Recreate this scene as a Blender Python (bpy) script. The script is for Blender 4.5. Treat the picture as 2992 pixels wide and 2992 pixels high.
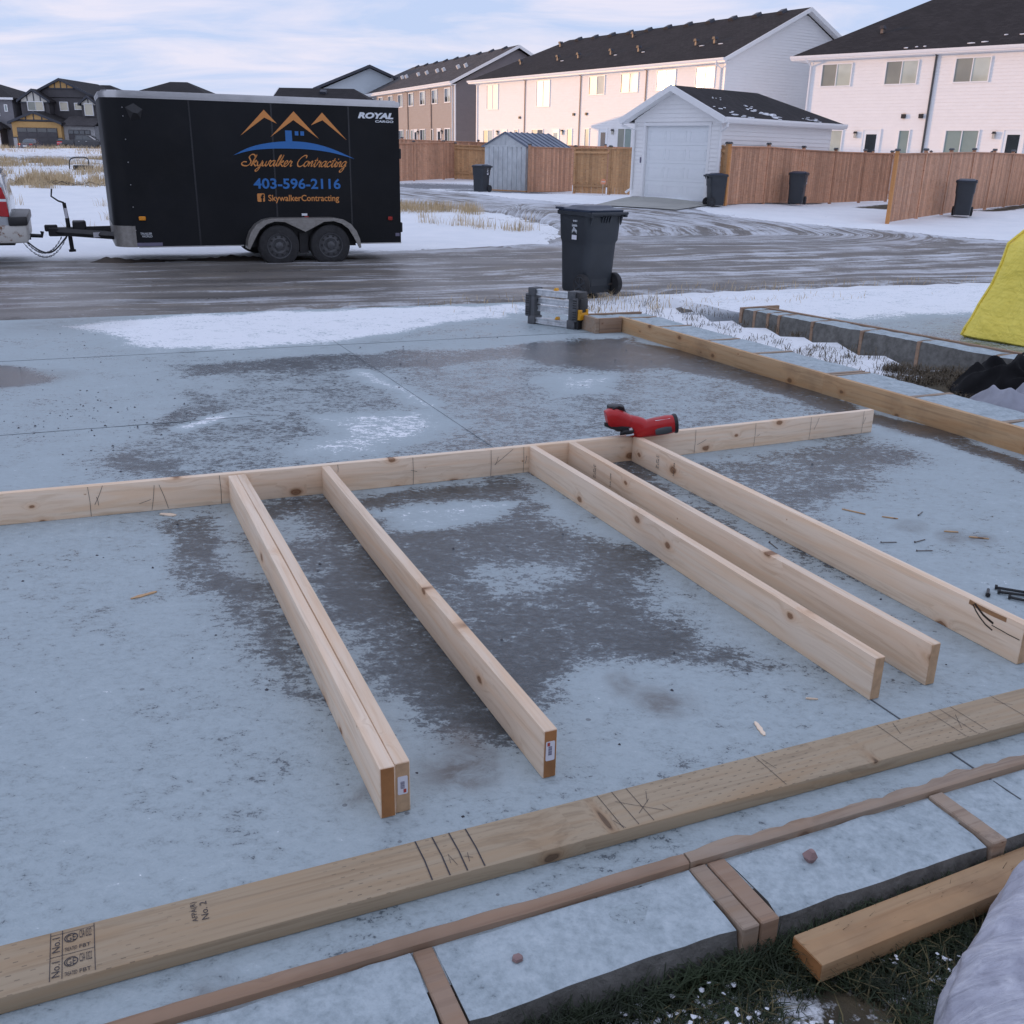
import bpy, bmesh, math, random
import numpy as np
from mathutils import Vector, Matrix, noise
random.seed(7); rnd = random.Random(11)
R = math.radians
sc = bpy.context.scene
COL = sc.collection
for o in list(bpy.data.objects): bpy.data.objects.remove(o)

# ------------------------------------------------------------------ camera
CAM_H = 1.46
def cam_axes(pitch, roll):
    cp, sp = math.cos(pitch), math.sin(pitch)
    f = Vector((0, cp, -sp)); r = Vector((1, 0, 0)); u = r.cross(f)
    cr, sr = math.cos(roll), math.sin(roll)
    return cr*r - sr*u, sr*r + cr*u, f
cr_, cu_, cf_ = cam_axes(R(20.392), R(-1.165))
cd = bpy.data.cameras.new('camera'); cam = bpy.data.objects.new('camera', cd); COL.objects.link(cam)
cd.sensor_width = 36; cd.lens = 34.086; cd.clip_start = .05; cd.clip_end = 3000
cam.matrix_world = Matrix(((cr_.x, cu_.x, -cf_.x, 0), (cr_.y, cu_.y, -cf_.y, 0), (cr_.z, cu_.z, -cf_.z, CAM_H), (0, 0, 0, 1)))
sc.camera = cam

# ------------------------------------------------------------------ sky, sun, exposure
SUN_AZ, SUN_EL = -74.0, 3.4          # degrees from the view direction, low winter sun from the left
w = bpy.data.worlds.new('World'); sc.world = w; w.use_nodes = True
nt = w.node_tree; nt.nodes.clear()
def wn(t, **k):
    n = nt.nodes.new(t)
    for a, b in k.items(): setattr(n, a, b)
    return n
wo = wn('ShaderNodeOutputWorld'); bg = wn('ShaderNodeBackground'); bg.inputs[1].default_value = .13
sky = wn('ShaderNodeTexSky', sky_type='NISHITA', sun_disc=False)
sky.sun_elevation = R(SUN_EL); sky.sun_rotation = R(SUN_AZ); sky.altitude = 900; sky.air_density = 1.0; sky.dust_density = .6; sky.ozone_density = 1.4
tc = wn('ShaderNodeTexCoord'); sx = wn('ShaderNodeSeparateXYZ'); nt.links.new(tc.outputs['Generated'], sx.inputs[0])
def wmath(op, a, b=None):
    m = wn('ShaderNodeMath', operation=op)
    for i, v in enumerate((a, b)):
        if v is None: continue
        if isinstance(v, (int, float)): m.inputs[i].default_value = v
        else: nt.links.new(v, m.inputs[i])
    return m.outputs[0]
den = wmath('ADD', wmath('MAXIMUM', sx.outputs[2], 0.0), .16)
cx = wmath('DIVIDE', sx.outputs[0], den); cy = wmath('DIVIDE', sx.outputs[1], den)
cmb = wn('ShaderNodeCombineXYZ'); nt.links.new(cx, cmb.inputs[0]); nt.links.new(wmath('MULTIPLY', cy, 1.9), cmb.inputs[1])
nz = wn('ShaderNodeTexNoise'); nz.inputs['Scale'].default_value = .75; nz.inputs['Detail'].default_value = 7; nz.inputs['Roughness'].default_value = .55; nz.inputs['Distortion'].default_value = .3
nt.links.new(cmb.outputs[0], nz.inputs['Vector'])
cl = wn('ShaderNodeValToRGB'); cl.color_ramp.elements[0].position = .36; cl.color_ramp.elements[0].color = (.955, .955, .955, 1)
cl.color_ramp.elements[1].position = .66; cl.color_ramp.elements[1].color = (.985, .985, .985, 1); nt.links.new(nz.outputs[0], cl.inputs[0])
nz2 = wn('ShaderNodeTexNoise'); nz2.inputs['Scale'].default_value = 1.25; nz2.inputs['Detail'].default_value = 8; nz2.inputs['Roughness'].default_value = .6; nz2.inputs['Distortion'].default_value = .5; nt.links.new(cmb.outputs[0], nz2.inputs['Vector'])
ccol = wn('ShaderNodeValToRGB')
CLOUD = 4.35
e = ccol.color_ramp.elements
e[0].position = .40; e[0].color = (.41, .495, .70, 1); e[1].position = .64; e[1].color = (.61, .60, .715, 1)
nt.links.new(nz2.outputs[0], ccol.inputs[0])
csc = wn('ShaderNodeVectorMath', operation='SCALE'); csc.inputs['Scale'].default_value = CLOUD; nt.links.new(ccol.outputs[0], csc.inputs[0])
mx = wn('ShaderNodeMix', data_type='RGBA'); nt.links.new(cl.outputs[0], mx.inputs['Factor'])
nt.links.new(sky.outputs[0], mx.inputs[6]); nt.links.new(csc.outputs[0], mx.inputs[7])
nt.links.new(mx.outputs[2], bg.inputs[0]); nt.links.new(bg.outputs[0], wo.inputs[0])

sd = bpy.data.lights.new('sun', 'SUN'); so = bpy.data.objects.new('sun', sd); COL.objects.link(so)
sd.energy = .95; sd.angle = R(.6); sd.color = (1.0, .55, .24)
sdir = Vector((math.sin(R(SUN_AZ))*math.cos(R(SUN_EL)), math.cos(R(SUN_AZ))*math.cos(R(SUN_EL)), math.sin(R(SUN_EL))))
so.rotation_euler = sdir.to_track_quat('Z', 'Y').to_euler(); so.location = (0, 0, 60)
vs = sc.view_settings; vs.view_transform = 'Standard'; vs.look = 'None'; vs.gamma = 1; vs.exposure = 1.25

# ------------------------------------------------------------------ frames
YAW, TILT, SCX, SCY = R(23.751), R(1.0615), -.561, -4.348
def slab_matrix():
    c, s = math.cos(YAW), math.sin(YAW); ct, st = math.cos(TILT), math.sin(TILT)
    A = Matrix(((c, -s, 0, -(c*SCX - s*SCY)), (s, c, 0, -(s*SCX + c*SCY)), (0, 0, 1, -CAM_H), (0, 0, 0, 1)))
    B = Matrix(((1, 0, 0, 0), (0, ct, st, 0), (0, -st, ct, CAM_H), (0, 0, 0, 1)))
    return B @ A
TS = slab_matrix(); TSI = TS.inverted()
YS = [-60, 0, 10, 16, 18, 22, 28, 33, 38, 42, 47, 52, 60, 75, 93, 102, 113, 140, 400, 3000]
ZS = [1.1, 0, -.185, -.30, -.35, -.34, -.16, -.05, -.05, -.12, -.15, 0, .3, .6, .92, .85, .3, .35, 1.6, 4]
def zg(x, y):
    "height of the terrain, metres"
    return np.interp(y, YS, ZS) + .2*np.exp(-(((x-5.2)/3.2)**2 + ((y-33.5)/3.4)**2))
def gp(x, y, dz=0): return Vector((x, y, float(zg(x, y)) + dz))

# ------------------------------------------------------------------ node helpers
class NT:
    def __init__(s, name):
        s.m = bpy.data.materials.new(name); s.m.use_nodes = True; s.t = s.m.node_tree
        s.b = s.t.nodes['Principled BSDF']; s.o = s.t.nodes['Material Output']
    def n(s, typ, ins=None, **k):
        n = s.t.nodes.new('ShaderNode' + typ)
        for a, b in k.items(): setattr(n, a, b)
        for a, b in (ins or {}).items(): s.set(n.inputs[a], b)
        return n
    def set(s, sock, v):
        if isinstance(v, bpy.types.NodeSocket): s.t.links.new(v, sock)
        elif isinstance(v, (tuple, list)) and len(v) == 3 and sock.type == 'RGBA': sock.default_value = (*v, 1)
        else: sock.default_value = v
    def math(s, op, a, b=0.0, clamp=False):
        n = s.n('Math', operation=op, use_clamp=clamp); s.set(n.inputs[0], a); s.set(n.inputs[1], b); return n.outputs[0]
    def ramp(s, f, stops, interp='LINEAR'):
        n = s.n('ValToRGB'); cr = n.color_ramp; cr.interpolation = interp
        while len(cr.elements) < len(stops): cr.elements.new(.5)
        for e_, (p, c) in zip(cr.elements, stops):
            e_.position = p; e_.color = (c, c, c, 1) if isinstance(c, (int, float)) else (*c, 1)
        s.set(n.inputs[0], f); return n.outputs[0]
    def mix(s, f, a, b, mode='MIX'):
        n = s.n('Mix', data_type='RGBA', blend_type=mode); s.set(n.inputs[0], f); s.set(n.inputs[6], a); s.set(n.inputs[7], b); return n.outputs[2]
    def noise(s, vec, scale, detail=4, rough=.55, dist=0, out=0):
        n = s.n('TexNoise', {'Scale': scale, 'Detail': detail, 'Roughness': rough, 'Distortion': dist})
        if vec is not None: s.set(n.inputs['Vector'], vec)
        return n.outputs[out]
    def coords(s, kind='Object', scale=(1, 1, 1), shift=True, rot=(0, 0, 0)):
        c = s.n('TexCoord').outputs[kind]
        mp = s.n('Mapping'); s.set(mp.inputs['Vector'], c); mp.inputs['Scale'].default_value = scale; mp.inputs['Rotation'].default_value = rot
        if shift:
            r = s.n('ObjectInfo').outputs['Random']; q = s.math('MULTIPLY', r, 37.0)
            cb = s.n('CombineXYZ', {0: q, 1: q, 2: q}); s.set(mp.inputs['Location'], cb.outputs[0])
        return mp.outputs[0]
    def bump(s, h, strength=.3, dist=.01):
        n = s.n('Bump', {'Strength': strength, 'Distance': dist, 'Height': h}); s.t.links.new(n.outputs[0], s.b.inputs['Normal'])
    def out(s, col=None, rough=None, metal=None, spec=None, coat=None):
        for k, v in (('Base Color', col), ('Roughness', rough), ('Metallic', metal), ('Specular IOR Level', spec), ('Coat Weight', coat)):
            if v is not None: s.set(s.b.inputs[k], v)
        return s.m
def lin(r, g, b): return tuple(((c/255)/12.92 if c/255 <= .04045 else ((c/255+.055)/1.055)**2.4) for c in (r, g, b))
def pmat(name, col, rough=.6, metal=0, var=.12, scale=6, bump=0, bscale=60, spec=.5, coat=0, dirt=0, dcol=(.12, .10, .08), objvar=0):
    t = NT(name); v = t.coords()
    f = t.noise(v, scale, 5)
    a = tuple(c*(1-var) for c in col); b = tuple(min(1, c*(1+var)) for c in col)
    c = t.ramp(f, [(.3, a), (.7, b)])
    if objvar:
        rr = t.n('ObjectInfo').outputs['Random']
        c = t.mix(1.0, c, t.ramp(rr, [(0, 1-objvar), (1, 1+0*objvar)]), 'MULTIPLY')
    if dirt:
        d = t.noise(v, scale*2.3, 6, .7); c = t.mix(t.ramp(d, [(.5, 0), (.8, dirt)]), c, dcol)
    rg = t.math('ADD', t.math('MULTIPLY', t.noise(v, scale*3, 3), .2), rough-.1)
    if bump: t.bump(t.noise(v, bscale, 3), bump, .004)
    return t.out(c, rg, metal, spec, coat)

# ------------------------------------------------------------------ materials
def wood(name, base, dark, knot=1.0, rough=.62, ksc=5.2, ringcol=None, dashes=False, stain=0, objvar=0):
    t = NT(name); v = t.coords(scale=(1, 1, 1))
    # knots: one candidate per cell of a 2-D pattern over length and height
    mk = t.n('Mapping'); t.set(mk.inputs['Vector'], v); mk.inputs['Scale'].default_value = (ksc*.75, ksc*.12, ksc*1.2)
    wob = t.noise(mk.outputs[0], 6, 2, .5, 0, 1)
    ad = t.n('VectorMath', operation='SCALE'); t.set(ad.inputs[0], wob); ad.inputs['Scale'].default_value = .06
    a2 = t.n('VectorMath', operation='ADD'); t.set(a2.inputs[0], mk.outputs[0]); t.set(a2.inputs[1], ad.outputs[0])
    sxz = t.n('SeparateXYZ'); t.set(sxz.inputs[0], a2.outputs[0]); cxz = t.n('CombineXYZ', {0: sxz.outputs[0], 1: t.math('ADD', sxz.outputs[2], sxz.outputs[1]), 2: 0})
    vo = t.n('TexVoronoi', {'Scale': 1.0, 'Randomness': 1.0}, voronoi_dimensions='2D'); t.set(vo.inputs['Vector'], cxz.outputs[0])
    sel = t.n('SeparateColor'); t.set(sel.inputs[0], vo.outputs['Color'])
    size = t.ramp(sel.outputs[0], [(.38, 0), (.46, .03), (1, .13*knot+.001)])
    d = t.math('DIVIDE', vo.outputs['Distance'], t.math('ADD', size, .0005))
    near = t.math('DIVIDE', 1.0, t.math('ADD', 1.0, t.math('MULTIPLY', d, d)))
    mp = t.n('Mapping'); t.set(mp.inputs['Vector'], v); mp.inputs['Scale'].default_value = (1.1, 26, 26)
    off = t.n('CombineXYZ', {0: 0.0, 1: t.math('MULTIPLY', near, 1.6), 2: t.math('MULTIPLY', near, 2.6)})
    av = t.n('VectorMath', operation='ADD'); t.set(av.inputs[0], mp.outputs[0]); t.set(av.inputs[1], off.outputs[0])
    g = t.noise(av.outputs[0], 2.2, 6, .6, .4)
    mp2 = t.n('Mapping'); t.set(mp2.inputs['Vector'], v); mp2.inputs['Scale'].default_value = (.55, 9, 9)
    g2 = t.noise(mp2.outputs[0], 2.0, 3, .5, 1.2)
    c = t.ramp(g, [(.28, dark), (.5, base), (.75, tuple(min(1, x*1.06) for x in base))])
    c = t.mix(t.ramp(g2, [(.42, 0), (.7, .6)]), c, tuple(x*y for x, y in zip(base, (.98, .82, .66))))
    c = t.mix(t.ramp(near, [(.12, 0), (.6, .5)]), c, tuple(x*y for x, y in zip(base, (.82, .60, .42))))
    core = t.ramp(d, [(.0, .9), (.40, .75), (.52, .97), (.66, .5), (.8, .2), (1.0, 0)])
    c = t.mix(core, c, ringcol or (.22, .095, .038))
    if stain:
        sn = t.noise(v, 3.1, 4, .6); c = t.mix(t.ramp(sn, [(.5, 0), (.75, stain)]), c, (.16, .10, .06))
    if dashes:
        s_ = t.n('SeparateXYZ'); t.set(s_.inputs[0], t.coords(shift=False))
        row = t.math('FRACT', t.math('MULTIPLY', s_.outputs[1], 62.0))
        rid = t.math('FLOOR', t.math('MULTIPLY', s_.outputs[1], 62.0))
        al = t.math('FRACT', t.math('ADD', t.math('MULTIPLY', s_.outputs[0], 24.0), t.math('MULTIPLY', rid, .37)))
        nz_ = t.n('SeparateXYZ'); t.set(nz_.inputs[0], t.n('NewGeometry').outputs['Normal'])
        dsh = t.math('MULTIPLY', t.math('MULTIPLY', t.math('LESS_THAN', row, .16), t.math('LESS_THAN', al, .22)), t.math('GREATER_THAN', nz_.outputs[2], .7))
        gate = t.ramp(t.noise(v, 2.7, 2), [(.45, 0), (.6, .75)])
        c = t.mix(t.math('MULTIPLY', dsh, gate), c, tuple(x*.3 for x in base))
    if objvar: c = t.mix(1.0, c, t.ramp(t.n('ObjectInfo').outputs['Random'], [(0, 1-objvar), (1, 1.0)]), 'MULTIPLY')
    t.bump(g, .12, .002)
    return t.out(c, t.math('ADD', t.math('MULTIPLY', g, .15), rough-.07), spec=.35)
MAT = {}
MAT['spruce'] = wood('spruce_lumber', (.91, .735, .565), (.72, .53, .36), 1.25, objvar=.12)
MAT['treated'] = wood('treated_lumber', (.41, .32, .215), (.27, .20, .125), 1.0, dashes=True, ringcol=(.10, .06, .035))
MAT['form'] = wood('form_lumber', (.56, .37, .205), (.38, .23, .115), 1.2, ringcol=(.17, .09, .045), stain=.45)
MAT['redwood'] = wood('old_form_lumber', (.34, .235, .165), (.22, .14, .095), .5, ringcol=(.15, .08, .05), stain=.5)
MAT['grey_wood'] = wood('weathered_strip', (.37, .285, .215), (.20, .14, .10), .8, ringcol=(.14, .08, .05), stain=.4)
MAT['amber_wood'] = wood('amber_timber', (.44, .285, .155), (.27, .15, .07), .9, ringcol=(.2, .1, .05), stain=.5)
MAT['endpaint'] = pmat('end_seal', (.36, .16, .055), .7, var=.2, scale=20)
MAT['endgrain'] = pmat('end_grain', (.52, .34, .20), .75, var=.15, scale=40)
MAT['cedar'] = wood('cedar_fence', (.68, .385, .25), (.49, .25, .15), .6, ringcol=(.14, .07, .04), stain=.35, objvar=.35)
MAT['cedar_new'] = wood('stained_post', (.62, .30, .11), (.50, .22, .08), .6, ringcol=(.12, .05, .03))
MAT['cedar_gate'] = wood('gate_board', (.62, .37, .19), (.45, .25, .12), .8, ringcol=(.12, .055, .03), stain=.4, objvar=.3)
MAT['pencil'] = pmat('pencil', (.045, .04, .045), .7)
MAT['stamp'] = pmat('ink_stamp', (.05, .045, .05), .8, var=.3, scale=60)
MAT['paper'] = pmat('paper_label', (.74, .74, .80), .5, var=.04)
MAT['redink'] = pmat('red_print', (.45, .06, .05), .5)
MAT['greyink'] = pmat('grey_print', (.16, .15, .22), .5)
MAT['white_siding'] = pmat('white_vinyl_siding', (.89, .885, .88), .45, var=.02, scale=2, spec=.4)
MAT['tan_siding'] = pmat('tan_vinyl_siding', (.34, .305, .29), .5, var=.04, scale=2)
MAT['tan_siding_shade'] = pmat('shaded_tan_siding', (.20, .18, .185), .5, var=.05, scale=2)  # darker tone of the tan siding; shade of the end wall put into the colour
MAT['blue_siding'] = pmat('pale_blue_siding', (.50, .56, .60), .5, var=.03, scale=2)
MAT['dark_siding'] = pmat('charcoal_siding', (.075, .07, .075), .6, var=.1, scale=2)
MAT['greystucco'] = pmat('grey_siding', (.20, .195, .21), .6, var=.08, scale=2)
MAT['ochre'] = pmat('ochre_panel', (.55, .33, .12), .6, var=.06, scale=3)
MAT['cream'] = pmat('cream_panel', (.66, .64, .58), .6, var=.05, scale=3)
MAT['stone'] = pmat('pale_stone', (.42, .42, .42), .7, var=.18, scale=5)
MAT['trim'] = pmat('white_trim', (.88, .88, .88), .4, var=.02)
MAT['dark_trim'] = pmat('dark_trim', (.04, .045, .06), .5)
MAT['pipe_dark'] = pmat('dark_downspout', (.06, .065, .07), .4)
MAT['pipe_vent'] = pmat('vent_pipe', (.20, .16, .14), .5)
MAT['pipe_tan'] = pmat('tan_downspout', (.40, .28, .21), .45)
def shingle(name, col, snow=.0):
    t = NT(name); v = t.coords(shift=False)
    br = t.n('TexBrick', {'Color1': tuple(c*.65 for c in col), 'Color2': tuple(c*1.35 for c in col), 'Mortar': tuple(c*.4 for c in col), 'Scale': 1.0, 'Mortar Size': .012, 'Brick Width': .32, 'Row Height': .15})
    t.set(br.inputs['Vector'], v)
    f = t.noise(v, 90, 3); c = t.mix(t.ramp(f, [(.35, 0), (.7, .55)]), br.outputs[0], tuple(c_*1.9 for c_ in col))
    big = t.noise(v, .7, 4); c = t.mix(t.ramp(big, [(.35, .35), (.65, 0)]), c, tuple(c_*.5 for c_ in col))
    t.bump(br.outputs['Fac'], .3, .01)
    return t.out(c, .85, spec=.2)
MAT['shingle_black'] = shingle('black_shingles', (.030, .027, .028))
MAT['shingle_grey'] = shingle('grey_shingles', (.075, .070, .072))
MAT['snow_patch'] = pmat('snow_patch', (.84, .86, .90), .8, var=.04, bump=.3)
def glass(name, tint, rough=.06, blind=None, coat=.0):
    t = NT(name); v = t.coords(shift=True)
    if blind:
        s_ = t.n('SeparateXYZ'); t.set(s_.inputs[0], t.coords(shift=False))
        st = t.math('FRACT', t.math('MULTIPLY', s_.outputs[2], 22.0))
        c = t.mix(t.ramp(st, [(0, .35), (.2, 0), (1, .12)]), blind, tuple(x*.6 for x in blind))
        c = t.mix(t.ramp(t.noise(v, .9, 2), [(.4, 0), (.65, .35)]), c, tint)
    else: c = t.ramp(t.noise(v, 1.2, 2), [(.3, tuple(x*.6 for x in tint)), (.7, tint)])
    wv = t.noise(v, .8, 1); t.bump(wv, .04, .05)
    return t.out(c, rough, spec=.9, coat=coat)
MAT['pane_blind'] = glass('pane_with_blinds', (.30, .33, .30), .05, (.62, .66, .56), 1)
MAT['pane_screen'] = glass('pane_behind_screen', (.16, .17, .155), .3, (.30, .31, .26), .2)
MAT['pane_dark'] = glass('dark_pane', (.03, .04, .045), .04, None, 1)
MAT['pane_green'] = glass('frosted_pane', (.20, .28, .26), .12, (.30, .38, .35), .6)
MAT['pane_bright'] = glass('bright_pane', (.75, .74, .70), .20, (.80, .79, .76), 0)
MAT['pane_warm'] = glass('far_pane', (.50, .46, .34), .15, (.68, .62, .46), .5)
MAT['door_white'] = pmat('white_door', (.86, .89, .91), .35, var=.02)
MAT['black'] = pmat('black_plastic', (.018, .018, .020), .45)
MAT['lamp_glass'] = pmat('lamp_glass', (.5, .48, .42), .2)
MAT['galv'] = pmat('galvanised_sheet', (.66, .70, .72), .42, .6, var=.15, scale=3, bump=.05)
MAT['galv_roof'] = pmat('blue_grey_sheet', (.20, .23, .29), .4, .5, var=.15, scale=3)
MAT['trailer'] = pmat('trailer_skin', (.0085, .0095, .0120), .5, var=.35, scale=.8, spec=.22, dirt=.12, dcol=(.05, .045, .04))
MAT['seam'] = pmat('panel_seam', (.022, .023, .027), .35, var=.2)
MAT['alum'] = pmat('aluminium_trim', (.62, .62, .63), .32, .85, var=.08, scale=4)
def _diamond():
    t = NT('diamond_plate'); v = t.coords(shift=False, scale=(36, 36, 36), rot=(0, R(45), 0))
    ch = t.n('TexChecker', {'Scale': 1.0}); t.set(ch.inputs['Vector'], v)
    c = t.mix(t.noise(v, .4, 5), (.42, .41, .39), (.22, .20, .18)); t.bump(ch.outputs['Fac'], .5, .004)
    return t.out(c, .45, .7)
MAT['diamond'] = _diamond()
MAT['rubber'] = pmat('tyre_rubber', (.022, .022, .024), .75, var=.3, scale=9, dirt=.4, dcol=(.09, .085, .08))
MAT['rim'] = pmat('dark_rim', (.075, .077, .083), .4, var=.2, dirt=.35, dcol=(.09, .085, .08))
MAT['frame_black'] = pmat('black_steel', (.015, .015, .017), .5, var=.3, dirt=.25, dcol=(.08, .06, .05))
MAT['v_orange'] = pmat('orange_vinyl', (.68, .27, .07), .4, var=.06, scale=2)
MAT['v_blue'] = pmat('blue_vinyl', (.028, .16, .46), .4, var=.06, scale=2)
MAT['v_white'] = pmat('white_vinyl', (.78, .82, .86), .4, var=.03)
MAT['amber'] = pmat('amber_lens', (.75, .28, .02), .2)
MAT['redlens'] = pmat('red_lens', (.45, .015, .02), .15, coat=.5)
MAT['reddull'] = pmat('red_reflector', (.35, .02, .015), .3)
MAT['bin'] = pmat('bin_plastic', (.030, .036, .044), .5, var=.12, scale=4, bump=.15, bscale=250)
MAT['lid'] = pmat('bin_lid_plastic', (.028, .040, .068), .38, var=.12, scale=4)
MAT['red_tool'] = pmat('red_tool_plastic', (.46, .012, .014), .36, var=.1, scale=12)
MAT['tool_black'] = pmat('black_tool_plastic', (.015, .016, .018), .5)
MAT['tool_grey'] = pmat('grey_tool_grip', (.06, .068, .075), .55)
MAT['silver'] = pmat('bright_steel', (.62, .63, .66), .3, .8)
MAT['sh_grey'] = pmat('sawhorse_plastic', (.085, .088, .095), .55, var=.15, scale=15, dirt=.5, dcol=(.2, .2, .2))
MAT['sh_rail'] = pmat('sawhorse_aluminium', (.66, .68, .70), .4, .55, var=.2, scale=12, dirt=.5, dcol=(.12, .11, .1))
MAT['sh_yellow'] = pmat('yellow_latch', (.72, .34, .01), .4)
def _bag():
    t = NT('woven_yellow_bag'); v = t.coords(shift=False)
    wv = t.n('TexWave', {'Scale': 9.0, 'Distortion': 1.5, 'Detail': 2}); wv.bands_direction = 'Z'; t.set(wv.inputs['Vector'], v)
    c = t.mix(t.ramp(t.noise(v, 5, 5), [(.35, 0), (.7, .5)]), (1.0, .83, .15), (.97, .77, .11))
    c = t.mix(t.math('MULTIPLY', wv.outputs[1], .12), c, (.9, .78, .2))
    t.bump(t.math('ADD', t.math('ADD', t.noise(v, 14, 4), t.math('MULTIPLY', t.noise(v, 4.5, 3, .5, 1.5), 2.0)), t.math('MULTIPLY', wv.outputs[1], .04)), .5, .035)
    return t.out(c, .5, spec=.3)
MAT['bag'] = _bag()
MAT['green'] = pmat('green_print', (.02, .23, .11), .45)
MAT['strap'] = pmat('orange_strap', (.55, .10, .05), .6)
MAT['tarp_grey'] = pmat('grey_fabric', (.30, .31, .36), .7, var=.18, scale=7, bump=.3, bscale=90)
MAT['tarp_black'] = pmat('black_fabric', (.008, .008, .009), .85, var=.4, scale=7, spec=.15)
def _sheet():
    t = NT('pale_plastic_wrap'); v = t.coords(shift=False, rot=(.3, .5, .7))
    mp = t.n('Mapping'); t.set(mp.inputs['Vector'], v); mp.inputs['Scale'].default_value = (3, 14, 9)
    a = t.noise(mp.outputs[0], 2.0, 6, .65, 1.2); b = t.noise(v, 22, 5, .6, .8)
    c = t.ramp(t.math('ADD', t.math('MULTIPLY', a, .7), t.math('MULTIPLY', b, .3)), [(.34, (.30, .305, .37)), (.5, (.44, .45, .52)), (.66, (.64, .65, .71))])
    t.bump(t.math('ADD', a, t.math('MULTIPLY', b, .35)), .8, .012)
    return t.out(c, .38, spec=.5)
MAT['sheet'] = _sheet()
MAT['yellow_fab'] = pmat('yellow_fabric', (.75, .55, .06), .7)
MAT['truck_white'] = pmat('white_truck_paint', (.44, .47, .50), .25, var=.05, scale=1.5, coat=.7, dirt=.3, dcol=(.3, .28, .26))
MAT['truck_black'] = pmat('black_truck_paint', (.012, .013, .018), .2, coat=1)
MAT['car_grey'] = pmat('grey_car_paint', (.10, .09, .11), .25, coat=1)
def _rust():
    t = NT('rusty_bumper'); v = t.coords(shift=False)
    f = t.noise(v, 6, 6, .7); c = t.mix(t.ramp(f, [(.56, 0), (.64, 1)]), (.55, .54, .51), (.17, .07, .025))
    return t.out(c, .5)
MAT['rust'] = _rust()
MAT['mudcol'] = pmat('mud', (.06, .047, .037), .8, var=.35, scale=3, bump=.6, bscale=14)
MAT['orange_sign'] = pmat('orange_disc', (.80, .30, .16), .5)
MAT['stake'] = pmat('pale_stake', (.55, .48, .40), .6)
MAT['pebble'] = pmat('pebble', (.06, .06, .07), .7, var=.4, scale=30)
MAT['pinkstone'] = pmat('pink_stone', (.28, .18, .17), .7, var=.2, scale=40)
MAT['nail'] = pmat('steel_nail', (.16, .14, .13), .4, .6)
MAT['chain'] = pmat('chain_steel', (.05, .05, .055), .5, .5)
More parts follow.
